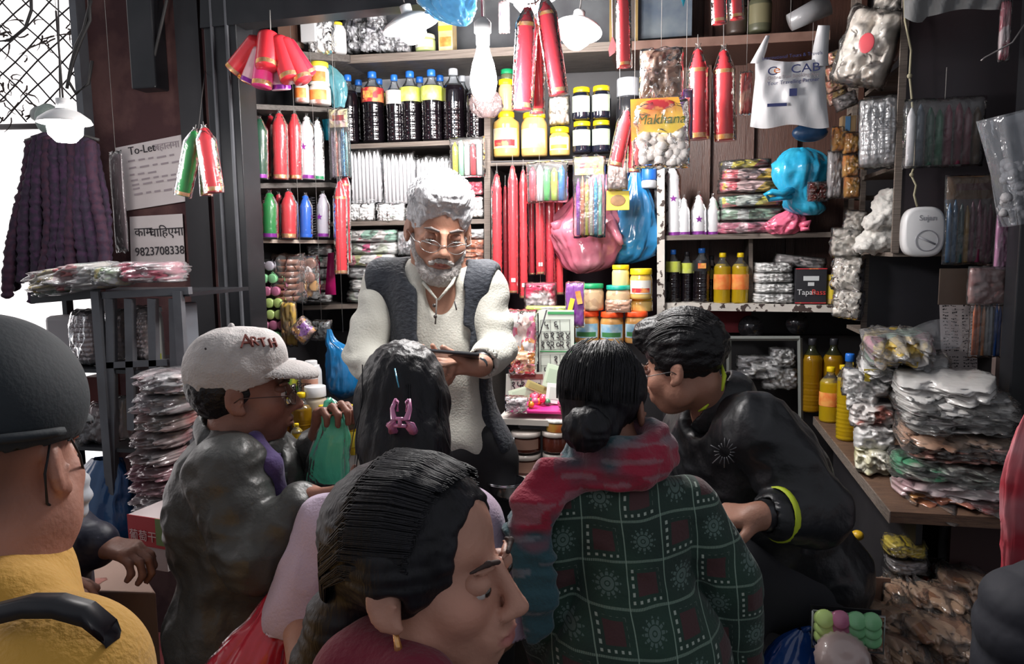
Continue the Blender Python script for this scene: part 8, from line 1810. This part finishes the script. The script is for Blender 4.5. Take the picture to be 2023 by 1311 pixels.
# ---------------------------------------------------------------- man in the yellow top, rear view at the left edge
def yellowman():
    base = D(20, 1200, .88); base.z = 0
    t = person('person', 'man with black cap and face mask in a mustard yellow top at the left edge', base)
    h = Head(D(-8, 905, .9), (-.15, .98, -.12), (0, 0, 1), 1.1)
    nk = D(-25, 1110, .88); shL, shR = D(-150, 1320, 1.0), D(112, 1352, .8); hip = V3((nk.x, nk.y-.02, .95))
    eL, wL = shL+V3((-.05, 0, -.28)), shL+V3((.05, .2, -.4)); eR, wR = shR+V3((.0, .04, -.28)), shR+V3((.05, .2, -.42)); feet = (V3((hip.x-.1, hip.y+.03, 0)), V3((hip.x+.1, hip.y-.03, 0)))
    f = Field(*bounds([h.p+V3((0, 0, .12)), shL, shR, eL, eR, wL-V3((0, -.1, .1)), wR-V3((0, -.1, .1)), *feet], .12), .0055)
    skull(f, h); f.cap(h.w(0, -.03, -.05), nk, .066, .075, .03); f.ell(h.w(.03, .02, -.07), (.05, .05, .05), None, .03); torso(f, shL, shR, hip, (.5, .8, 0), .85, .85, neck=nk, kk=.06)
    f.path([shL, eL, wL], [.055, .042, .03], .02); f.path([shR, eR, wR], [.055, .042, .03], .02); legs(f, hip, feet, (.085, .06, .045))
    hand(f, wL, (.2, 1, 0), (1, 0, 0), 1, .5); hand(f, wR, (.2, 1, 0), (-1, 0, 0), -1, .5)
    me = f.mesh('body', m_skinD, smooth=2); skinpaint(me, h, (.42, .2, .145), (.35, .12, .1), lambda q, C: C*(1-.55*np.clip((-q[:, 1]-.02)/.03, 0, 1)*np.clip((q[:, 2]+.06)/.03, 0, 1))[:, None] if False else C*(1-.5*(np.clip((-q[:, 1]-.03)/.03, 0, 1)*np.clip((q[:, 2]+.065)/.03, 0, 1)))[:, None]); put_world('body', me, t); eyes(h, t)
    m_bc = M('black_cap_cloth', (.018, .024, .03), .8, bump=(150, .08))
    g = Field(*bounds([h.p+V3((0, 0, .05))], .24), .005)
    h.ell(g, (0, -.02, .06), (.095, .115, .1), .02); h.ell(g, (0, -.02, .03), (.083, .102, .11), .004, 's'); g.cut(h.w(0, 0, .018), h.R @ V3((0, .0, -1)))
    g2 = Field(*bounds([h.p, h.w(0, .16, .03)], .17), .005)
    put('cap_crown', g, m_bc, t, lambda V: .002*vnoise(V, (14,)*3, 2)); h.ell(g2, (0, .066, .03), (.06, .062, .02), .01); h.ell(g2, (0, .066, .02), (.063, .062, .02), .003, 's'); h.ell(g2, (0, -.02, .03), (.085, .105, .1), .004, 's'); put('cap_visor', g2, m_bc, t)
    c = h.w(.035, -.127, .032)-base; d = h.R @ V3((.35, -.94, 0)); n = frame_to((0, 0, 0), d); 
    MB().lathe([(.009, .0), (.012, .001), (.012, .003), (.009, .004)], 20).ob('cap_buckle', M('bk', (.06, .06, .06), .3, metal=.7), t, loc=h.w(.05, -.121, .03)-base, rot=n)
    mb = MB(); n_ = 26
    mb.tube([h.w(.099*math.cos(a), -.02+.119*math.sin(a), .034)-base for a in np.linspace(-PI*.95, -.1, n_)], .006, 6).ob('cap_band', m_bc, t)
    g = Field(*bounds([h.p], .18), .004); h.ell(g, (0, .062, -.055), (.062, .05, .055), .01); h.ell(g, (0, .045, -.05), (.058, .05, .07), .004, 's'); g.cut(h.w(0, .035, 0), h.R @ V3((0, -1, 0)))
    put('face_mask', g, M('mask_white', (.42, .44, .48), .8), t, lambda V: .002*np.sin(h.loc(V)[:, 2]*300))
    m_str = M('mask_string', (.015, .015, .018), .7)
    for x in (-1, 1): MB().tube([h.w(x*.057, .066, -.025)-base, h.w(x*.076, .03, .0)-base, h.w(x*.082, .005, .022)-base, h.w(x*.082, -.028, .022)-base, h.w(x*.082, -.036, -.01)-base, h.w(x*.073, -.02, -.045)-base, h.w(x*.066, .01, -.06)-base, h.w(x*.058, .045, -.085)-base], .0016, 6).ob('mask_strap', m_str, t)
    g = Field(*bounds([shL, shR, eL, eR, wL, wR, hip], .18), .007); torso(g, shL, shR, hip, (.5, .8, 0), 1.05, 1.2, .035, .02, neck=lerp(nk, lerp(shL, shR, .5), .0))
    for s_, e_, w_ in ((shL, eL, wL), (shR, eR, wR)): g.path([s_, e_, lerp(e_, w_, .85)], [.092, .078, .055], .02)
    g.path([D(-60, 1165, .9), D(0, 1185, .82), D(60, 1195, .84), D(80, 1165, .92)], [.026, .03, .03, .026], .03)
    put('top', g, M('mustard_cloth', (.62, .33, .05), .85, sheen=.2, bump=(120, .3)), t, folds(.006, (6, 6, 6), 17))
    g = Field(*bounds([hip, *feet], .2), .012)
    for ft in feet: g.path([hip+V3(((ft.x-hip.x)*.8, 0, -.02)), ft+V3((0, 0, .05))], [.12, .07], .04)
    put('trousers', g, M('trouser_dark', ()), t, folds(.005))
    pts = [D(-40, 1225, .74), D(40, 1205, .735), D(100, 1205, .735), D(160, 1222, .74), D(205, 1258, .76), D(235, 1330, .82), D(240, 1420, .9)]
    mb = MB(); vs = []
    for p in pts: p = p-base; vs += [p+V3((0, 0, .009)), p-V3((0, 0, .009)), p+V3((0, .02, -.007)), p+V3((0, .02, .009))]
    mb.add(vs, [(4*i+k, 4*i+(k+1) % 4, 4*i+4+(k+1) % 4, 4*i+4+k) for i in range(6) for k in range(4)]).ob('shoulder_strap', M('strap', (.015, .015, .02), .5), t)
    # person in navy behind him
    base2 = D(20, 1000, 1.5); base2.z = 0
    p = person('person', 'person in a navy sleeve behind the man in yellow, hands on the cardboard box', base2)
    h = Head(D(10, 860, 1.6), (.8, .2, -.3), (0, 0, 1), .95); nk = D(0, 950, 1.6); shL, shR = D(20, 1030, 1.75), D(20, 1030, 1.42); hip = V3((nk.x-.02, nk.y, .55))
    eL, wL = D(110, 1060, 1.62), D(196, 1078, 1.6); eR, wR = D(30, 1120, 1.4), D(60, 1140, 1.38)
    feet = (V3((hip.x+.05, hip.y-.1, 0)), V3((hip.x+.05, hip.y+.12, 0)))
    f = Field(*bounds([h.p+V3((0, 0, .1)), shL, shR, eL, wL, wR, D(250, 1085, 1.58), D(140, 1140, 1.36), *feet], .1), .005)
    skull(f, h); f.cap(h.w(0, -.03, -.05), nk, .05, .055, .03); torso(f, shL, shR, hip, (1, 0, 0), .85, .85, neck=nk); f.path([shL, eL, wL], [.045, .04, .028], .02); f.path([shR, eR, wR], [.045, .04, .027], .02); legs(f, hip, feet)
    hand(f, wL, (1, 0, -.05), (0, 0, -1), 1, .75, .03); hand(f, wR, (1, -.1, -.05), (0, 0, -1), 1, .55, .1)
    me = f.mesh('body', m_skinD); skinpaint(me, h, (.24, .12, .09), (.3, .12, .1)); put_world('body', me, p)
    g = Field(*bounds([shL, shR, eL, wL, eR, wR, hip], .15), .007); torso(g, shL, shR, hip, (1, 0, 0), 1, 1.05, .03, neck=lerp(nk, lerp(shL, shR, .5), .3)); g.path([shL, eL, lerp(eL, wL, .85)], [.07, .066, .05], .03); g.path([shR, eR], [.066, .045], .03)
    for ft in feet: g.path([hip+V3((0, (ft.y-hip.y)*.7, 0)), ft+V3((0, 0, .05))], [.1, .06], .04)
    put('jacket', g, M('navy_jacket', (.008, .01, .028), .5, bump=(14, .8)), p, folds(.006))
    g = Field(*bounds([h.p], .16), .005); h.ell(g, (0, -.025, .035), (.083, .1, .09), .02); h.ell(g, (0, .12, -.03), (.09, .08, .1), .01, 's'); put('hair', g, m_hairB2, p)
yellowman()
# ---------------------------------------------------------------- person cut by the right edge
def edgeperson():
    base = D(2100, 1200, 1.25); base.z = 0
    t = person('person', 'person in a dark padded jacket cut off by the right edge', base)
    h = Head(D(2200, 985, 1.25), (-.5, .8, -.1), (0, 0, 1), 1.0); nk = D(2190, 1110, 1.25); shL, shR = D(2068, 1235, 1.22), D(2320, 1200, 1.3); hip = V3((nk.x, nk.y, .9))
    eL, wL = shL+V3((-.035, .0, -.28)), shL+V3((.0, .18, -.38)); eR, wR = shR+V3((.05, 0, -.28)), shR+V3((0, .2, -.36)); feet = (V3((hip.x-.1, hip.y, 0)), V3((hip.x+.1, hip.y, 0)))
    f = Field(*bounds([h.p+V3((0, 0, .12)), shL, shR, eL, eR, wL+V3((0, .15, 0)), wR+V3((0, .15, 0)), *feet], .1), .007)
    skull(f, h); f.cap(h.w(0, -.03, -.05), nk, .052, .058, .03); torso(f, shL, shR, hip, (0, 1, 0), .85, .85, neck=nk); f.path([shL, eL, wL], [.05, .04, .028], .02); f.path([shR, eR, wR], [.05, .04, .028], .02); legs(f, hip, feet); hand(f, wL, (0, 1, 0), (1, 0, 0), 1, .5); hand(f, wR, (0, 1, 0), (-1, 0, 0), -1, .5)
    me = f.mesh('body', m_skinD); skinpaint(me, h, (.3, .15, .1), (.3, .12, .1)); put_world('body', me, t)
    g = Field(*bounds([h.p], .16), .005); h.ell(g, (0, -.025, .035), (.083, .1, .09), .02); h.ell(g, (0, .12, -.03), (.09, .08, .1), .01, 's'); put('hair', g, m_hairB2, t)
    g = Field(*bounds([shL, shR, eL, eR, wL, wR, hip], .16), .008); torso(g, shL, shR, hip, (0, 1, 0), 1.05, 1.15, .04, .0, neck=lerp(nk, lerp(shL, shR, .5), .3))
    for s_, e_, w_ in ((shL, eL, wL), (shR, eR, wR)): g.path([s_, e_, lerp(e_, w_, .85)], [.09, .075, .055], .03)
    put('jacket', g, M('navy_padded', (.008, .009, .016), .8, bump=(10, .9)), t, lambda V: .008*np.abs(np.sin(V[:, 2]*45+2*vnoise(V, (4,)*3)))+folds(.004)(V))
    g = Field(*bounds([hip, *feet], .2), .012)
    for ft in feet: g.path([hip+V3(((ft.x-hip.x)*.8, 0, -.02)), ft+V3((0, 0, .05))], [.11, .07], .04)
    put('trousers', g, M('trouser_dark', ()), t, folds(.005))
edgeperson()
bag('red and pink cloth bag hanging at the right edge', [(2010, 1165, 1.7, 40, .5), (2015, 1130, 1.7, 62, .5), (2025, 1050, 1.7, 84, .4), (2035, 950, 1.7, 90, .4), (2040, 860, 1.7, 60, .4), (2045, 800, 1.7, 20, .4)], M('redpinkcloth', (.45, .03, .05), .7, var=((.55, .25, .28), 3, .45, .55)), seed=51, folds=5, amp=.06)
# ================================================================ lamps
m_glow = M('lit_bulb', (1, 1, 1), emit=(1, .98, .97), estr=12)
m_shade = M('lamp_shade', (.85, .85, .85), rough=.4)
def pt(parent, loc, power, rad=.09, col=(1, .965, .94)):
    l = bpy.data.lights.new('lamp_light', 'POINT'); l.energy = power; l.shadow_soft_size = rad; l.color = col
    return link('lamp_light', l, parent, loc)
def bulb(label, pos, power, r=.034, cord=None, cordcol=m_wire):
    t = T('hanging_bulb', label, 'light bulb', pos, group='lit bulbs of the stall')
    prof = [(.001, -.062), (r*.5, -.058), (r*.85, -.042), (r, -.018), (r*.97, .0), (r*.8, .03), (r*.55, .055), (r*.45, .07)]
    MB().lathe(prof, 24).ob('glass', m_glow, t)
    MB().lathe([(r*.45, .07), (r*.5, .075), (r*.5, .1), (r*.62, .104), (r*.62, .128), (r*.3, .14), (.001, .142)], 20).ob('socket', M('socket', (.9, .9, .9), .4, emit=(1, 1, 1), estr=.35) if False else m_white, t)
    if cord: MB().tube([Vector((0, 0, .14)), Vector((-.004, 0, .14+cord))], .003, 6).ob('cord', cordcol, t)
    pt(t, (0, 0, -.09), power)
    return t
def shade_lamp(label, pos, power, R=.12, tilt=(0, 0, 0), cord=.6, vis=True):
    t = T('shade_lamp', label, 'lamp', pos, tilt, group='shaded lamps of the stall')
    prof = [(R, 0), (R*.92, .012), (R*.6, .03), (R*.2, .045), (.02, .05), (.02, .07), (.001, .07)]
    o = MB().lathe(prof, 32, cap=False).ob('lamp_shade', m_shade, t)
    s = o.modifiers.new('s', 'SOLIDIFY'); s.thickness = .002
    MB().lathe([(.001, -.055), (.026, -.055), (.046, -.034), (.049, -.01), (.034, .02), (.02, .045)], 20).ob('bulb', m_glow, t)
    MB().tube([Vector((0, 0, .07)), Vector((0, 0, .07+cord))], .003, 6).ob('cord', m_wire, t)
    pt(t, (0, 0, -.075), power)
    return t
bulb('bare white bulb hanging on a pink cord in front of the bottles', D(955, 150, 1.85), 14, cord=.3, cordcol=M('pink_cord', (.7, .25, .35), .5))
shade_lamp('lit lamp with a round shade over the upper left shelf', D(812, 52, 2.55), 20, R=.1, tilt=(.1, -.25, 0))
shade_lamp('lit lamp with a wide oval shade beside the trio of red candles', D(1140, 62, 2.5), 20, R=.085, tilt=(-.25, .1, 0))
shade_lamp('lit lamp at the top edge above the trio of red candles', D(1045, -12, 2.3), 20, R=.09, tilt=(-.1, .05, 0), cord=.3)
t = shade_lamp('lit lamp with a tin shade above the purple garlands', D(128, 243, 2.2), 5, R=.075, cord=.25)

# ---------------------------------------------------------------- strings from the ceiling for what hangs free
bpy.context.view_layer.update()
HANG = ('right of the hanging pair', 'dark grey plastic packet above', 'foot of the long red', 'blue and white plastic hanging', 'pink striped packet', 'small red printed packet', 'cut by the top edge', 'white plastic carrier bag with blue', 'slanted left of', 'straight beside the slanted', 'dried roots', 'red and white packet hanging at the top', 'diamond shaped', 'single long red candle', 'dusty film', 'turquoise thin plastic', 'lamp with a tin shade', 'dark blue plastic edge', 'shiny blue plastic bag', 'violet edged', 'crumpled clear bag hanging')
for o in [o for o in SC.objects if o.parent is None and any(k in o.get('label', '') for k in HANG)]:
    c = [(ch.matrix_world @ Vector(v)) for ch in o.children if ch.type == 'MESH' for v in ch.bound_box]
    if not c: continue
    zt = max(v.z for v in c); p = sum(c, Vector())/len(c); p.z = zt-.012; inv = o.matrix_world.inverted()
    MB().tube([inv @ p, inv @ Vector((p.x, p.y, 3.012))], .0008, 5).ob('string', m_string, o)
